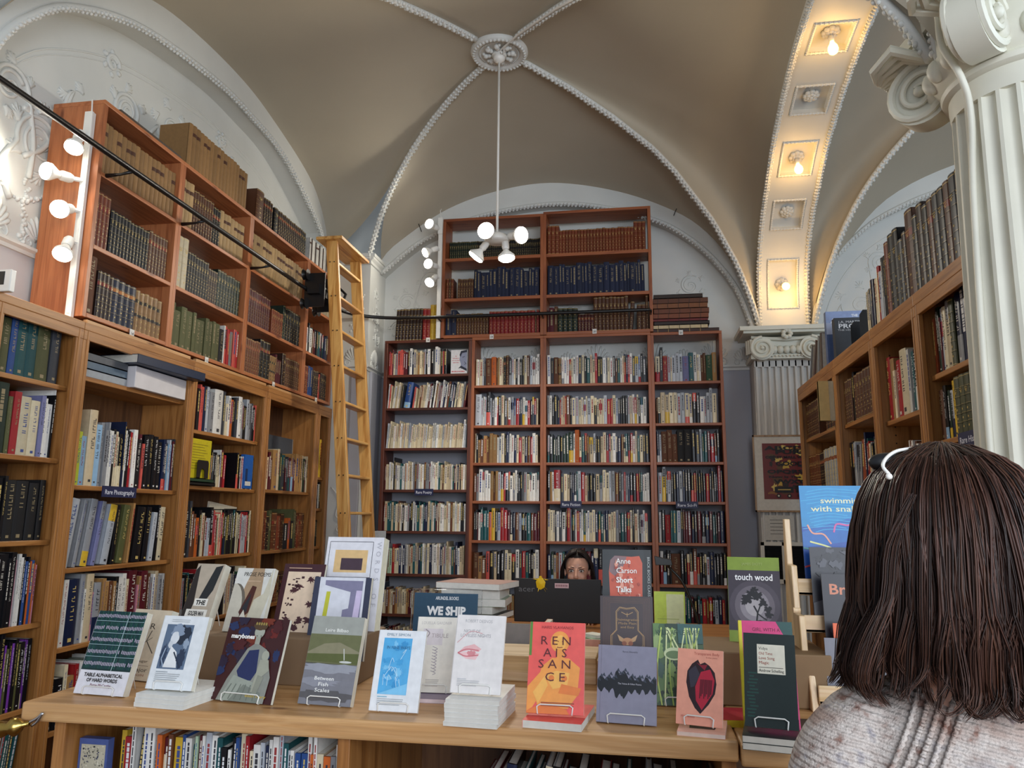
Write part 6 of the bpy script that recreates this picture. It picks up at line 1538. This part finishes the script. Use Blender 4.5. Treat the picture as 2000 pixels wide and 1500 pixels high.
m.tube([(-2.48, 5.6, 3.3), (-2.42, 5.7, 3.36), (-2.36, 5.72, 3.30), (-2.38, 5.7, 3.22)], .012, 8)
m.build('bracket', BMETAL, t, autos=True)
t = thing('ladder_rail', 'long black steel pipe rail curving past the corner for the ladder', 'rail', (0, 0, 0))
m = MB(); m.tube([(-2.6, 1.4, 3.285)] + [(-2.6, y / 4, 3.285) for y in range(8, 24)] + spline([(-2.6, 5.98, 3.285), (-2.55, 6.18, 3.283), (-2.42, 6.32, 3.278), (-2.2, 6.385, 3.27), (-1.9, 6.39, 3.262)], 14)[1:] + [(-1.6 + i * .28, 6.39, 3.26 - 0 * i) for i in range(1, 7)] + [(.125, 6.39, 3.26)], .0155, 10); m.build('pipe', BMETAL, t, smooth=True)
for y in (3.35, 4.03, 4.88, 5.86):
    m = MB(); m.tube([(-2.6, y, 3.275), (-2.66, y, 3.265), (-2.75, y, 3.262)], [.010, .007, .012], 8, flat=1); m.build('rail_bracket', BMETAL, t, smooth=True)
for x in (-1.755, -.815, .13):
    m = MB(); m.tube([(x, 6.39, 3.255), (x, 6.5, 3.25)], .008, 8); m.build('rail_bracket', BMETAL, t, smooth=True)
# ------------------------------------------------------------------ spots and pendant
SPC = (1, .93, .80)
def spot(parent, base, d, r=.045, power=0):
    """white lampholder with a lit reflector bulb aimed along d"""
    d = Vector(d).normalized(); q = Vector((0, 0, 1)).rotation_difference(d).to_matrix().to_4x4(); q.translation = Vector(base)
    e = empty('spotlight'); e.parent = parent
    m = MB(); m.T = q; m.lathe([(.02, -.015), (.026, .0), (.026, .04), (.021, .05)], 16); m.build('lampholder', WMETAL, e, autos=True)
    m = MB(); m.T = q; m.lathe([(.017, .045), (.02, .06), (r, .10), (r, .114)], 20); m.build('reflector', WMETAL, e, smooth=True)
    m = MB(); m.T = q; m.lathe([(r * .99, .112), (r * .97, .122), (r * .75, .133), (.001, .139)], 20); m.build('bulb_face', BULB, e, smooth=True)
def track(name, label, x, y, z0, z1, out, items):
    t = thing('spot_track', label, 'track light', (0, 0, 0))
    m = MB(); m.box(x - .018, x + .018, y - .02, y, z0, z1); m.box(x - .008, x + .008, y - .0215, y - .0195, z0 + .02, z1 - .2); m.build('track', WMETAL, t, bevel=.002)
    m = MB(); m.box(x - .022, x + .022, y - .034, y - .018, z1 - .16, z1); m.build('feed_box', WMETAL, t, bevel=.002)
    m = MB(); m.tube([(x, y - .01, z1), (x - .01, y - .005, z1 + .08), (x - .015, y + .05, z1 + .12)], .004, 6); m.build('supply_cable', WMETAL, t)
    for (dx, z, d, pw) in items:
        p = Vector((x + dx * .5, y - .055, z)); m = MB(); m.tube([(x, y - .015, z), p], .012, 8); m.build('arm', WMETAL, t)
        spot(t, p, d)
        dd = Vector(d).normalized(); lamp('spot_light', p + dd * .16, pw, SPC, .03, 150, d)
track('t', 'white spot track on the end of the first upper cedar case', -2.81, 3.28, 2.47, 3.58, -1, [(-.03, 3.44, (.15, -.5, -1), 7), (-.1, 3.20, (-.35, -1, -.1), 7), (-.05, 3.03, (.3, -1, -.45), 7), (-.02, 2.86, (.2, -.5, -.8), 7)])
track('t', 'white spot track beside the upper back case', -1.775, 6.5, 3.09, 4.24, -1, [(-.05, 4.13, (-.4, -1, .0), 6), (-.05, 3.93, (-.8, -.5, -.5), 6), (-.05, 3.76, (-.4, -1, -.1), 6), (-.05, 3.66, (-.3, -.7, -.7), 6)])
t = thing('pendant_light', 'white rod pendant with four lit reflector bulbs hanging from the medallion', 'pendant light', (MED.x, MED.y, 0))
m = MB(); m.tube([(0, 0, 4.86), (0, 0, 3.5)], .009, 10); m.build('rod', WMETAL, t, smooth=True)
m = MB(); m.lathe([(.05, 4.885), (.04, 4.85), (.015, 4.83)], 20); m.build('canopy', WMETAL, t, smooth=True)
m = MB(); m.lathe([(.02, 3.50), (.075, 3.475), (.09, 3.44), (.075, 3.425), (.001, 3.42)], 28); m.build('hub', WMETAL, t, smooth=True)
for (bx, by, bz), d, pw in (((-.03, -.06, 3.45), (-.15, -1, .0), 34), ((.10, -.02, 3.46), (.75, -.6, -.2), 34), ((-.08, .0, 3.42), (-.65, .05, -.8), 34), ((.06, .0, 3.42), (.1, -.05, -1), 34)):
    spot(t, (bx, by, bz), d, .06); p = Vector((MED.x + bx, MED.y + by, bz)) + Vector(d).normalized() * .17; lamp('pendant_bulb_light', p, pw, SPC, .03, 165, d)
m = MB(); m.tube([(.02, 0, 3.45), (.09, -.01, 3.47)], .012, 8); m.build('swivel_arm', CHROME, t)
# ------------------------------------------------------------------ rope clip
t = thing('barrier_rope', 'dark red rope end with a brass clip hooked to the counter edge', 'rope', (0, 0, 0))
m = MB(); m.tube(spline([(-2.3, 1.7, .80), (-2.0, 1.82, .87), (-1.80, 1.92, .905), (-1.755, 1.935, .912)], 14), .02, 12); m.build('rope', plain('red_velvet', '7a1420', .9), t, smooth=True)
m = MB(); M = Matrix.Translation((-1.77, 1.93, .910)) @ Vector((1, .12, .22)).to_track_quat('Z', 'Y').to_matrix().to_4x4(); m.T = M
m.lathe([(.021, 0), (.024, .01), (.022, .045), (.016, .065), (.026, .08), (.018, .095), (.007, .105), (.007, .12)], 24); m.build('brass_end', BRASS, t, smooth=True)
m = MB(); m.tube(spline([(-1.66, 1.945, .935), (-1.63, 1.945, .95), (-1.615, 1.945, .965), (-1.63, 1.945, .94), (-1.645, 1.945, .93)], 14), .004, 6); m.build('snap_hook', CHROME, t, smooth=True)
# cable on the wall behind the ladder
m = MB(); m.tube(spline([(-2.70, 6.42, 1.75), (-2.62, 6.41, 1.65), (-2.64, 6.41, 1.5), (-2.58, 6.41, 1.45), (-2.63, 6.41, 1.38), (-2.55, 6.41, 1.3), (-2.46, 6.41, 1.05), (-2.44, 6.41, .1)], 40), .006, 6); m.build('power_cable', WMETAL, smooth=True, label='loose white cable on the wall seen through the ladder', category='cable')
# ------------------------------------------------------------------ people
SKIN = plain('skin', 'd9a58c', .5, var=.04, nscale=20)
SKIN.node_tree.nodes['Principled BSDF'].inputs['Subsurface Weight'].default_value = .15
SKIN.node_tree.nodes['Principled BSDF'].inputs['Subsurface Radius'].default_value = (.02, .008, .004)
LIPS = plain('lips', 'a8605a', .4); BROW = plain('brow_hair', '2a1a14', .7)
EYEW = plain('eye_white', 'dcd4cc', .3); IRIS = plain('iris_brown', '3a2418', .2)
def remeshed(m, voxel, smooth=4):
    me = m.mesh('tmp', [], True); o = bpy.data.objects.new('tmp', me); COL.objects.link(o)
    r = o.modifiers.new('r', 'REMESH'); r.mode = 'VOXEL'; r.voxel_size = voxel
    s = o.modifiers.new('s', 'SMOOTH'); s.iterations = smooth; s.factor = .6
    out = evalmesh(o); bpy.data.objects.remove(o); bpy.data.meshes.remove(me)
    out.polygons.foreach_set('use_smooth', [True] * len(out.polygons))
    return out
def rings(m, R, n=28):
    """R: (cx, cy, z, a, b) elliptical sections"""
    P = [[(cx + a * math.cos(2 * PI * j / n), cy + b * math.sin(2 * PI * j / n), z) for j in range(n)] for cx, cy, z, a, b in R]
    k = len(P); vs = [p for r in P for p in r]
    m.add(vs, [(i * n + j, i * n + (j + 1) % n, (i + 1) * n + (j + 1) % n, (i + 1) * n + j) for i in range(k - 1) for j in range(n)] + [tuple(range(n))[::-1], tuple(range((k - 1) * n, k * n))])
def limb(m, pts, rs, n=14):
    P = spline(pts, 18); k = len(pts) - 1; rr = []
    for i in range(19):
        u = i / 18 * k; a = min(int(u), k - 1); rr.append(rs[a] + (rs[a + 1] - rs[a]) * (u - a))
    m.tube(P, rr, n); m.sphere(P[0], rr[0], 8); m.sphere(P[-1], rr[-1], 8)
def hand(m, wrist, direction, palm_n, s=1.0):
    """palm, four unequal curled fingers and a thumb, merged into the body mesh"""
    d = Vector(direction).normalized(); nrm = Vector(palm_n).normalized(); side = d.cross(nrm).normalized(); w = Vector(wrist)
    for q in range(5):
        m.sphere(w + d * (.02 + .016 * q) * s, .022 * s, 6, (1, 1, 1)); m.sphere(w + d * (.02 + .016 * q) * s + side * .018 * s, .017 * s, 6); m.sphere(w + d * (.02 + .016 * q) * s - side * .018 * s, .017 * s, 6)
    for i, (off, L) in enumerate(((-.030, .062), (-.010, .075), (.011, .070), (.030, .056))):
        b = w + (d * .088 + side * off) * s; p = [b]
        for j, (seg, bend) in enumerate(((.42, .25), (.33, .6), (.25, .95))):
            dd = d * math.cos(bend) - nrm * math.sin(bend); p.append(p[-1] + dd * L * seg * s)
        m.tube(p, [.0095 * s, .009 * s, .008 * s, .006 * s], 8); m.sphere(p[-1], .006 * s, 5)
    b = w + (d * .03 - side * .035) * s
    m.tube([b, b + (d * .5 - side * .8).normalized() * .035 * s, b + (d * .5 - side * .8).normalized() * .03 * s + (d * .9 - nrm * .3) * .035 * s], [.013 * s, .011 * s, .008 * s], 8)
def head(m, c, s=1.0):
    """skull, jaw, nose, lips, ears and neck; faces -Y"""
    cx, cy, cz = c
    m.sphere((cx, cy + .012 * s, cz + .03 * s), .083 * s, 14, (.92, 1.12, 1.08))
    m.sphere((cx, cy - .022 * s, cz - .028 * s), .066 * s, 12, (.92, .95, 1.15))
    m.sphere((cx, cy - .050 * s, cz - .088 * s), .026 * s, 8, (1.1, .9, .8))
    for q in (-1, 1):
        m.sphere((cx + q * .032 * s, cy - .062 * s, cz - .028 * s), .022 * s, 8)
        m.sphere((cx + q * .077 * s, cy + .01 * s, cz - .005 * s), .022 * s, 7, (.35, .7, 1.2))
        m.sphere((cx + q * .034 * s, cy - .078 * s, cz + .028 * s), .012 * s, 6, (1.9, .7, .6))
        m.sphere((cx + q * .009 * s, cy - .096 * s, cz - .030 * s), .008 * s, 6)
    m.tube([(cx, cy - .083 * s, cz + .018 * s), (cx, cy - .095 * s, cz - .005 * s), (cx, cy - .106 * s, cz - .024 * s)], [.007 * s, .009 * s, .011 * s], 8); m.sphere((cx, cy - .103 * s, cz - .026 * s), .0115 * s, 7)
    m.sphere((cx, cy - .080 * s, cz - .056 * s), .016 * s, 7, (1.5, .6, .55))
    m.tube([(cx, cy + .02, cz - .06 * s), (cx, cy + .03, cz - .17 * s)], [.050 * s, .054 * s], 14)
def face_parts(c, s, parent):
    cx, cy, cz = c
    for q in (-1, 1):
        m = MB(); e = Vector((cx + q * .031 * s, cy - .0755 * s, cz + .008 * s)); m.sphere(e, .0125 * s, 10, (1.15, .8, .72))
        ob = m.build('eye', [EYEW, IRIS], parent, smooth=True)
        m = MB(); m.sphere(e + Vector((0, -.0085 * s, 0)), .0062 * s, 8, (1, .5, 1)); m.build('iris', IRIS, ob, smooth=True)
        m = MB(); m.tube(spline([e + Vector((-.018 * s, .004, .002)), e + Vector((-.008 * s, -.010 * s, .009 * s)), e + Vector((.008 * s, -.010 * s, .009 * s)), e + Vector((.018 * s, .003, .002))], 8), .0017 * s, 6); m.build('eyelashes', BROW, parent)
        m = MB(); m.tube(spline([e + Vector((-q * .018 * s, -.006, .019 * s)), e + Vector((0, -.010 * s, .025 * s)), e + Vector((q * .022 * s, .004, .020 * s))], 8), [.0024 * s] * 5 + [.0016 * s] * 4, 6); m.build('eyebrow', BROW, parent)
    m = MB(); m.tube(spline([(cx - .022 * s, cy - .082 * s, cz - .056 * s), (cx - .006 * s, cy - .092 * s, cz - .053 * s), (cx, cy - .0915 * s, cz - .054 * s), (cx + .006 * s, cy - .092 * s, cz - .053 * s), (cx + .022 * s, cy - .082 * s, cz - .056 * s)], 12), .0045 * s, 7); m.build('lips', LIPS, parent, smooth=True)
def strands(parent, roots, cols, name='hair', rough=.38):
    """hair as many fine tapered locks"""
    m = MB(); R = random.Random(21)
    for path, r in roots:
        k = R.uniform(.7, 1.3); c = lin(R.choice(cols)); m.color(tuple(min(1, x * k) for x in c), rough)
        n = len(path); m.tube(path, [r * (.55 + .45 * math.sin(PI * min(1, .2 + i / (n - 1) * .75))) * (1 if i < n - 1 else .25) for i in range(n)], 4, caps=False, flat=.6)
    return m.build(name, HAIRM, parent, smooth=True)
HAIRM = vcol('hair_locks')
HAIRM.node_tree.nodes['Principled BSDF'].inputs['Specular IOR Level'].default_value = .3
HAIRD = plain('hair_under', '1a0f0a', .6, var=.2, nscale=60)

# customer, seen from behind ------------------------------------------------
P = thing('person', 'woman with long dark brown hair and a speckled cream sweater, seen from behind', 'person', (0, 0, 0))
HX0, HY0 = .385, 1.07
m = MB()
head(m, (0, 0, 0), 1.05)
Mh = Matrix.Translation((HX0, HY0, 1.438)) @ Matrix.Rotation(math.radians(180 - 28), 4, 'Z')
m.v = [tuple(Mh @ Vector(v)) for v in m.v]
rings(m, [(.41, 1.06, .86, .14, .10), (.41, 1.06, 1.0, .13, .095), (.41, 1.06, 1.15, .16, .10), (.41, 1.07, 1.22, .13, .08), (.40, 1.07, 1.28, .06, .055), (.395, 1.07, 1.36, .05, .05)])
for q, x in ((-1, .235), (1, .585)):
    limb(m, [(x - .05 * q, 1.07, 1.215), (x + .03 * q, 1.09, 1.0), (x + .01 * q, 1.25, .80)], [.036, .036, .028])
    hand(m, (x + .01 * q, 1.26, .79), (0, .75, -.5), (0, -.5, -.75))
    limb(m, [(.41 + q * .085, 1.06, .86), (.41 + q * .09, 1.07, .48), (.41 + q * .095, 1.05, .09)], [.085, .052, .036])
me = remeshed(m, .0065, 3); me.name = 'body'; me.materials.append(SKIN)
o = bpy.data.objects.new('body', me); COL.objects.link(o); o.parent = P
# sweater
m = MB()
rings(m, [(.41, 1.06, .78, .175, .13), (.41, 1.06, .95, .175, .13), (.41, 1.06, 1.08, .18, .132), (.41, 1.065, 1.17, .185, .125), (.41, 1.07, 1.225, .178, .112), (.405, 1.07, 1.262, .15, .095), (.40, 1.07, 1.295, .105, .08), (.40, 1.07, 1.325, .072, .066), (.395, 1.07, 1.345, .066, .062)])
for q, x in ((-1, .245), (1, .575)):
    limb(m, [(x - q * .03, 1.07, 1.235), (x + q * .004, 1.065, 1.19), (x + .022 * q, 1.07, 1.08), (x + .028 * q, 1.10, .97), (x + .015 * q, 1.25, .81)], [.060, .062, .062, .056, .042])
me = remeshed(m, .006, 8); me.name = 'sweater'
KN, nt, b = nodemat('speckled_knit')
n1 = noise(nt, 55, 3); n2 = noise(nt, 14, 2); n3 = noise(nt, 260, 2)
c = ramp(nt, n1.outputs[0], [(.30, lin('8a6a5e')), (.42, lin('b3a69e')), (.6, lin('c4bab2')), (.74, lin('948e92'))])
c2 = ramp(nt, n2.outputs[0], [(.33, lin('c9a08c')), (.45, (1, 1, 1)), (.62, (1, 1, 1)), (.75, lin('b4b4c4'))])
mx = nt.nodes.new('ShaderNodeMixRGB'); mx.blend_type = 'MULTIPLY'; mx.inputs[0].default_value = .55
nt.links.new(c, mx.inputs[1]); nt.links.new(c2, mx.inputs[2]); nt.links.new(mx.outputs[0], b.inputs['Base Color'])
b.inputs['Roughness'].default_value = .95
wv = nt.nodes.new('ShaderNodeTexWave'); wv.inputs['Scale'].default_value = 42; wv.inputs['Distortion'].default_value = 1.2; wv.inputs['Detail'].default_value = 2; wv.inputs['Detail Scale'].default_value = 3
wv.wave_type = 'BANDS'; wv.bands_direction = 'Z'
tc = nt.nodes.new('ShaderNodeTexCoord'); mp = nt.nodes.new('ShaderNodeMapping'); mp.inputs['Rotation'].default_value = (0, math.radians(-12), 0)
nt.links.new(tc.outputs['Object'], mp.inputs[0]); nt.links.new(mp.outputs[0], wv.inputs['Vector'])
ad = nt.nodes.new('ShaderNodeMath'); ad.operation = 'ADD'; nt.links.new(wv.outputs['Fac'], ad.inputs[0]); nt.links.new(n3.outputs[0], ad.inputs[1])
bump(nt, b, ad.outputs[0], .9, .0025)
me.materials.append(KN)
sw = bpy.data.objects.new('sweater', me); COL.objects.link(sw); sw.parent = P
bv = BVHTree.FromPolygons([v.co[:] for v in me.vertices], [tuple(p.vertices) for p in me.polygons])
def onto(x, z, off=.003):
    h = bv.ray_cast(Vector((x, .5, z)), Vector((0, 1, 0)))
    return (h[0] + h[1] * off) if h[0] else None
m = MB()
for k in range(5):
    pts = [onto(.335 - t * .085 + k * .0085, 1.318 - t * .155 - k * .004) for t in [i / 24 for i in range(25)]]
    pts = [p for p in pts if p]
    if len(pts) > 3:
        m.tube(pts, .0028, 6)
        for i in range(len(pts) - 1):
            m.sphere(pts[i].lerp(pts[i + 1], .5), .0036, 5)
m.build('raglan_seam', KN, sw, smooth=True)
m = MB(); A = [onto(.425 + t * .115, 1.315 - t * .20, .004) for t in [i / 20 for i in range(21)]]; Bq = [onto(.443 + t * .118, 1.320 - t * .20, .004) for t in [i / 20 for i in range(21)]]
ok = [(a, b_) for a, b_ in zip(A, Bq) if a and b_]
m.grid([[a for a, _ in ok], [b_ for _, b_ in ok]]); m.grid([[a - Vector((0, .003, 0)) for a, _ in ok], [b_ - Vector((0, .003, 0)) for _, b_ in ok]])
m.build('bag_strap', plain('grey_strap', '45484c', .6), P, smooth=True)
# trousers and shoes
m = MB(); rings(m, [(.41, 1.06, .88, .165, .12), (.41, 1.06, .78, .17, .13), (.41, 1.06, .70, .16, .12)])
for q in (-1, 1): limb(m, [(.41 + q * .08, 1.06, .76), (.41 + q * .09, 1.07, .46), (.41 + q * .095, 1.05, .10)], [.092, .065, .052])
me = remeshed(m, .01, 3); me.name = 'trousers'; me.materials.append(plain('dark_denim', '23283a', .8)); o = bpy.data.objects.new('trousers', me); COL.objects.link(o); o.parent = P
for q in (-1, 1):
    m = MB(); m.sphere((.41 + q * .095, 1.11, .045), .05, 10, (.9, 2.4, .9)); m.sphere((.41 + q * .095, 1.05, .06), .05, 8, (.95, 1.1, 1.1)); me = remeshed(m, .007, 3); me.name = 'shoe'; me.materials.append(BMETAL); o = bpy.data.objects.new('shoe', me); COL.objects.link(o); o.parent = P
# hair: solid under-volume plus locks
cH = Vector((HX0 + .008, 1.075, 1.478))
m = MB(); m.sphere(cH, .1, 16, (1.0, 1.12, 1.10)); rings(m, [(HX0 + .008, 1.07, 1.49, .098, .11), (HX0 + .012, 1.065, 1.42, .106, .112), (HX0 + .02, 1.06, 1.36, .112, .108), (HX0 + .03, 1.055, 1.325, .108, .102)])
me = remeshed(m, .008, 4); me.name = 'hair'; me.materials.append(HAIRD); hb = bpy.data.objects.new('hair', me); COL.objects.link(hb); hb.parent = P
R = random.Random(77); roots = []
def lock(ctrl, kids, spread, tip, r):
    g = spline(ctrl, 15)
    for q in range(kids):
        o = Vector((R.gauss(0, 1), R.gauss(0, 1), R.gauss(0, .6))).normalized() * R.random() ** .5
        ph = R.uniform(0, 6); amp = R.uniform(0, .0022); cut = R.choice((16, 16, 15, 15, 14, 13))
        pts = []
        for j, p in enumerate(g[:cut]):
            t = j / 15; s_ = spread * (1 - t) ** .7 + tip * t
            if j < 1: s_ *= .7
            pts.append(p + o * s_ + Vector((math.sin(ph + t * 7), math.cos(ph + t * 6), 0)) * amp * t)
        roots.append((pts, r * R.uniform(.6, 1.25)))
for i in range(250):
    a = 2 * PI * i / 250 + R.uniform(-.06, .06)
    dx, dy = math.cos(a), math.sin(a)
    if dy > .6 and R.random() < .7: continue
    rr = 1 + .07 * R.random(); ex, ey, ez = .104 * rr, .120 * rr, .113 * rr
    th0 = R.choice((.02, .1, .3, .6))
    C_ = [cH + Vector((ex * math.sin(th) * dx, ey * math.sin(th) * dy, ez * math.cos(th))) for th in (th0, th0 + (1.45 - th0) * .5, 1.45)]
    side = max(0, dx); left = max(0, -dx)
    fl = .030 * left + .055 * side; zend = 1.300 + R.uniform(-.018, .022) - .012 * side
    p = C_[-1]; w1, w2 = R.uniform(-.008, .008), R.uniform(-.010, .010); curl = R.choice((-1, 1)) * R.uniform(.002, .016)
    C_ += [Vector((p.x + dx * fl * .30 + w1, p.y + dy * .006, 1.41)), Vector((p.x + dx * fl * .62 + w2, p.y + dy * .004, 1.36)), Vector((p.x + dx * fl * .9 + w2, p.y + dy * .0, zend + .022)), Vector((p.x + dx * fl + w2 + curl, p.y + dy * .002, zend))]
    lock(C_, 24, .0085, .0035, .00115)
for i in range(16):                     # looser locks falling over the left shoulder
    s = R.random(); x0 = HX0 - .080 - .012 * s; y0 = 1.04 + R.uniform(-.06, .03); c0 = R.uniform(-.010, .010)
    lock([(x0 + .03, y0, 1.53), (x0 + c0, y0, 1.47), (x0 - .012 + c0, y0 - .005, 1.41), (x0 - .026 - .014 * s, y0 - .01, 1.355), (x0 - .038 - .012 * s, y0 - .01, 1.315), (x0 - .026 - .012 * s + c0, y0 - .01, 1.290)], 12, .007, .003, .0009)
for i in range(14):                     # stray curls at the hem
    x0 = R.uniform(.33, .47); y0 = .948 + R.uniform(-.003, .01); d_ = R.choice((-1, 1))
    lock([(x0, y0 + .01, 1.42), (x0 + .004, y0, 1.36), (x0 + .006, y0 - .004, 1.32), (x0 + d_ * .004, y0 - .006, 1.298), (x0 + d_ * .018, y0 - .004, 1.288), (x0 + d_ * .026, y0 - .002, 1.294)], 12, .006, .002, .0009)
strands(hb, roots, ['3a2319', '2a1811', '442a1d', '22140e', '50342a'], 'hair_locks')
# sunglasses pushed up on the head
t = thing('sunglasses', 'white and black sunglasses pushed up on the customer\'s hair', 'sunglasses', (0, 0, 0))
m = MB(); m.tube(spline([(.300, .99, 1.555), (.297, 1.0, 1.565), (.308, 1.02, 1.577), (.33, 1.05, 1.588), (.358, 1.08, 1.594)], 16), .0022, 8); m.sphere((.2995, .988, 1.552), .004, 7); m.build('temple_arm', WMETAL, t, smooth=True)
m = MB(); m.sphere((.325, 1.075, 1.575), .024, 10, (1.0, .5, .55)); m.sphere((.375, 1.15, 1.58), .024, 10, (1.0, .4, .6)); m.build('lens', BMETAL, t, smooth=True)

# bookseller behind the monitor ----------------------------------------------
P2 = thing('person', 'dark-haired person seated behind the monitor, only eyes and forehead showing', 'person', (0, 0, 0))
hx, hy, hz = -.395, 4.88, 1.165
m = MB(); head(m, (hx, hy, hz), 1.0)
rings(m, [(hx, hy + .06, .50, .15, .12), (hx, hy + .05, .70, .13, .10), (hx, hy + .04, .85, .16, .10), (hx, hy + .035, .94, .15, .09), (hx, hy + .03, 1.0, .07, .06), (hx, hy + .03, 1.03, .05, .05)])
for q in (-1, 1):
    limb(m, [(hx + q * .16, hy + .03, .94), (hx + q * .21, hy + .0, .76), (hx + q * .11, hy - .22, .92)], [.045, .038, .026])
    hand(m, (hx + q * .11, hy - .22, .925), (-q * .2, -1, -.05), (0, 0, 1), .95)
    limb(m, [(hx + q * .08, hy + .05, .50), (hx + q * .10, hy - .36, .50), (hx + q * .10, hy - .34, .10)], [.08, .055, .038])
me = remeshed(m, .0035, 3); me.name = 'body'; me.materials.append(SKIN); o = bpy.data.objects.new('body', me); COL.objects.link(o); o.parent = P2
face_parts((hx, hy, hz), 1.0, P2)
m = MB(); rings(m, [(hx, hy + .06, .48, .17, .14), (hx, hy + .05, .70, .15, .12), (hx, hy + .04, .85, .18, .12), (hx, hy + .035, .94, .165, .105), (hx, hy + .03, .99, .09, .08), (hx, hy + .03, 1.01, .07, .065)])
for q in (-1, 1): limb(m, [(hx + q * .15, hy + .03, .94), (hx + q * .21, hy + .0, .76), (hx + q * .12, hy - .18, .905)], [.058, .05, .036])
me = remeshed(m, .008, 4); me.name = 'jumper'; me.materials.append(plain('black_knit', '1c1c20', .9)); o = bpy.data.objects.new('jumper', me); COL.objects.link(o); o.parent = P2
m = MB()
for q in (-1, 1): limb(m, [(hx + q * .08, hy + .06, .50), (hx + q * .10, hy - .37, .50), (hx + q * .10, hy - .34, .10)], [.095, .07, .055])
me = remeshed(m, .01, 3); me.name = 'trousers'; me.materials.append(plain('black_trousers', '17181c', .9)); o = bpy.data.objects.new('trousers', me); COL.objects.link(o); o.parent = P2
for q in (-1, 1):
    m = MB(); m.sphere((hx + q * .10, hy - .39, .045), .048, 8, (.9, 2.1, .9)); m.build('shoe', BMETAL, P2, smooth=True)
m = MB(); m.sphere((hx, hy + .028, hz + .045), .092, 14, (.95, 1.08, 1.0)); me = remeshed(m, .006, 2)
# keep the under-hair off the face
m2 = MB(); vs = [v.co.copy() for v in me.vertices]
for v in vs:
    if v.y < hy - .02 and v.z < hz + .085: v.y = hy - .02 + (v.y - hy + .02) * .1
m2.add([tuple(v) for v in vs], [tuple(p.vertices) for p in me.polygons]); hb2 = m2.build('hair', HAIRD, P2, smooth=True)
roots = []; R = random.Random(5)
for i in range(900):
    sd = R.choice((-1, 1)); y0 = R.uniform(-.055, .10); x0 = sd * .004
    zt = hz + .136 - abs(y0 - .02) * .25; lay = R.uniform(0, 1) * .008
    hang = R.uniform(-.20, -.06)
    k = 1 if y0 > -.02 else 0
    pts = [(hx + x0, hy + y0, zt + lay), (hx + sd * (.035 + lay), hy + y0 * 1.08 - .006, zt - .012 + lay), (hx + sd * (.068 + lay), hy + y0 * 1.1, zt - .045), (hx + sd * (.086 + lay), hy + y0 * .95 + .0, hz + .04), (hx + sd * (.090 + lay + R.uniform(-.004, .01)), hy + y0 * .8, hz - .02), (hx + sd * (.094 + R.uniform(-.012, .02)), hy + y0 * .7 + .01, hz + hang)]
    roots.append((spline(pts, 12), R.uniform(.0012, .0024)))
strands(hb2, roots, ['1c1210', '120b0a', '2a1a16', '241614'], 'hair_locks')
# desk chair
t = thing('desk_chair', 'plain black desk chair under the seated bookseller', 'chair', (hx, hy + .06, 0))
m = MB(); m.box(-.2, .2, -.2, .2, .36, .405); m.build('seat', BMETAL, t, bevel=.01)
m = MB(); m.box(-.18, .18, .19, .22, .45, .85); m.build('backrest', BMETAL, t, bevel=.01)
m = MB(); m.tube([(0, 0, .36), (0, 0, .06)], .025, 10); m.box(-.02, .02, .19, .21, .38, .5)
for k in range(5): a = 2 * PI * k / 5; m.tube([(0, 0, .07), (.24 * math.cos(a), .24 * math.sin(a), .03)], [.02, .015], 8); m.sphere((.24 * math.cos(a), .24 * math.sin(a), .025), .025, 7)
m.build('pedestal', BMETAL, t)
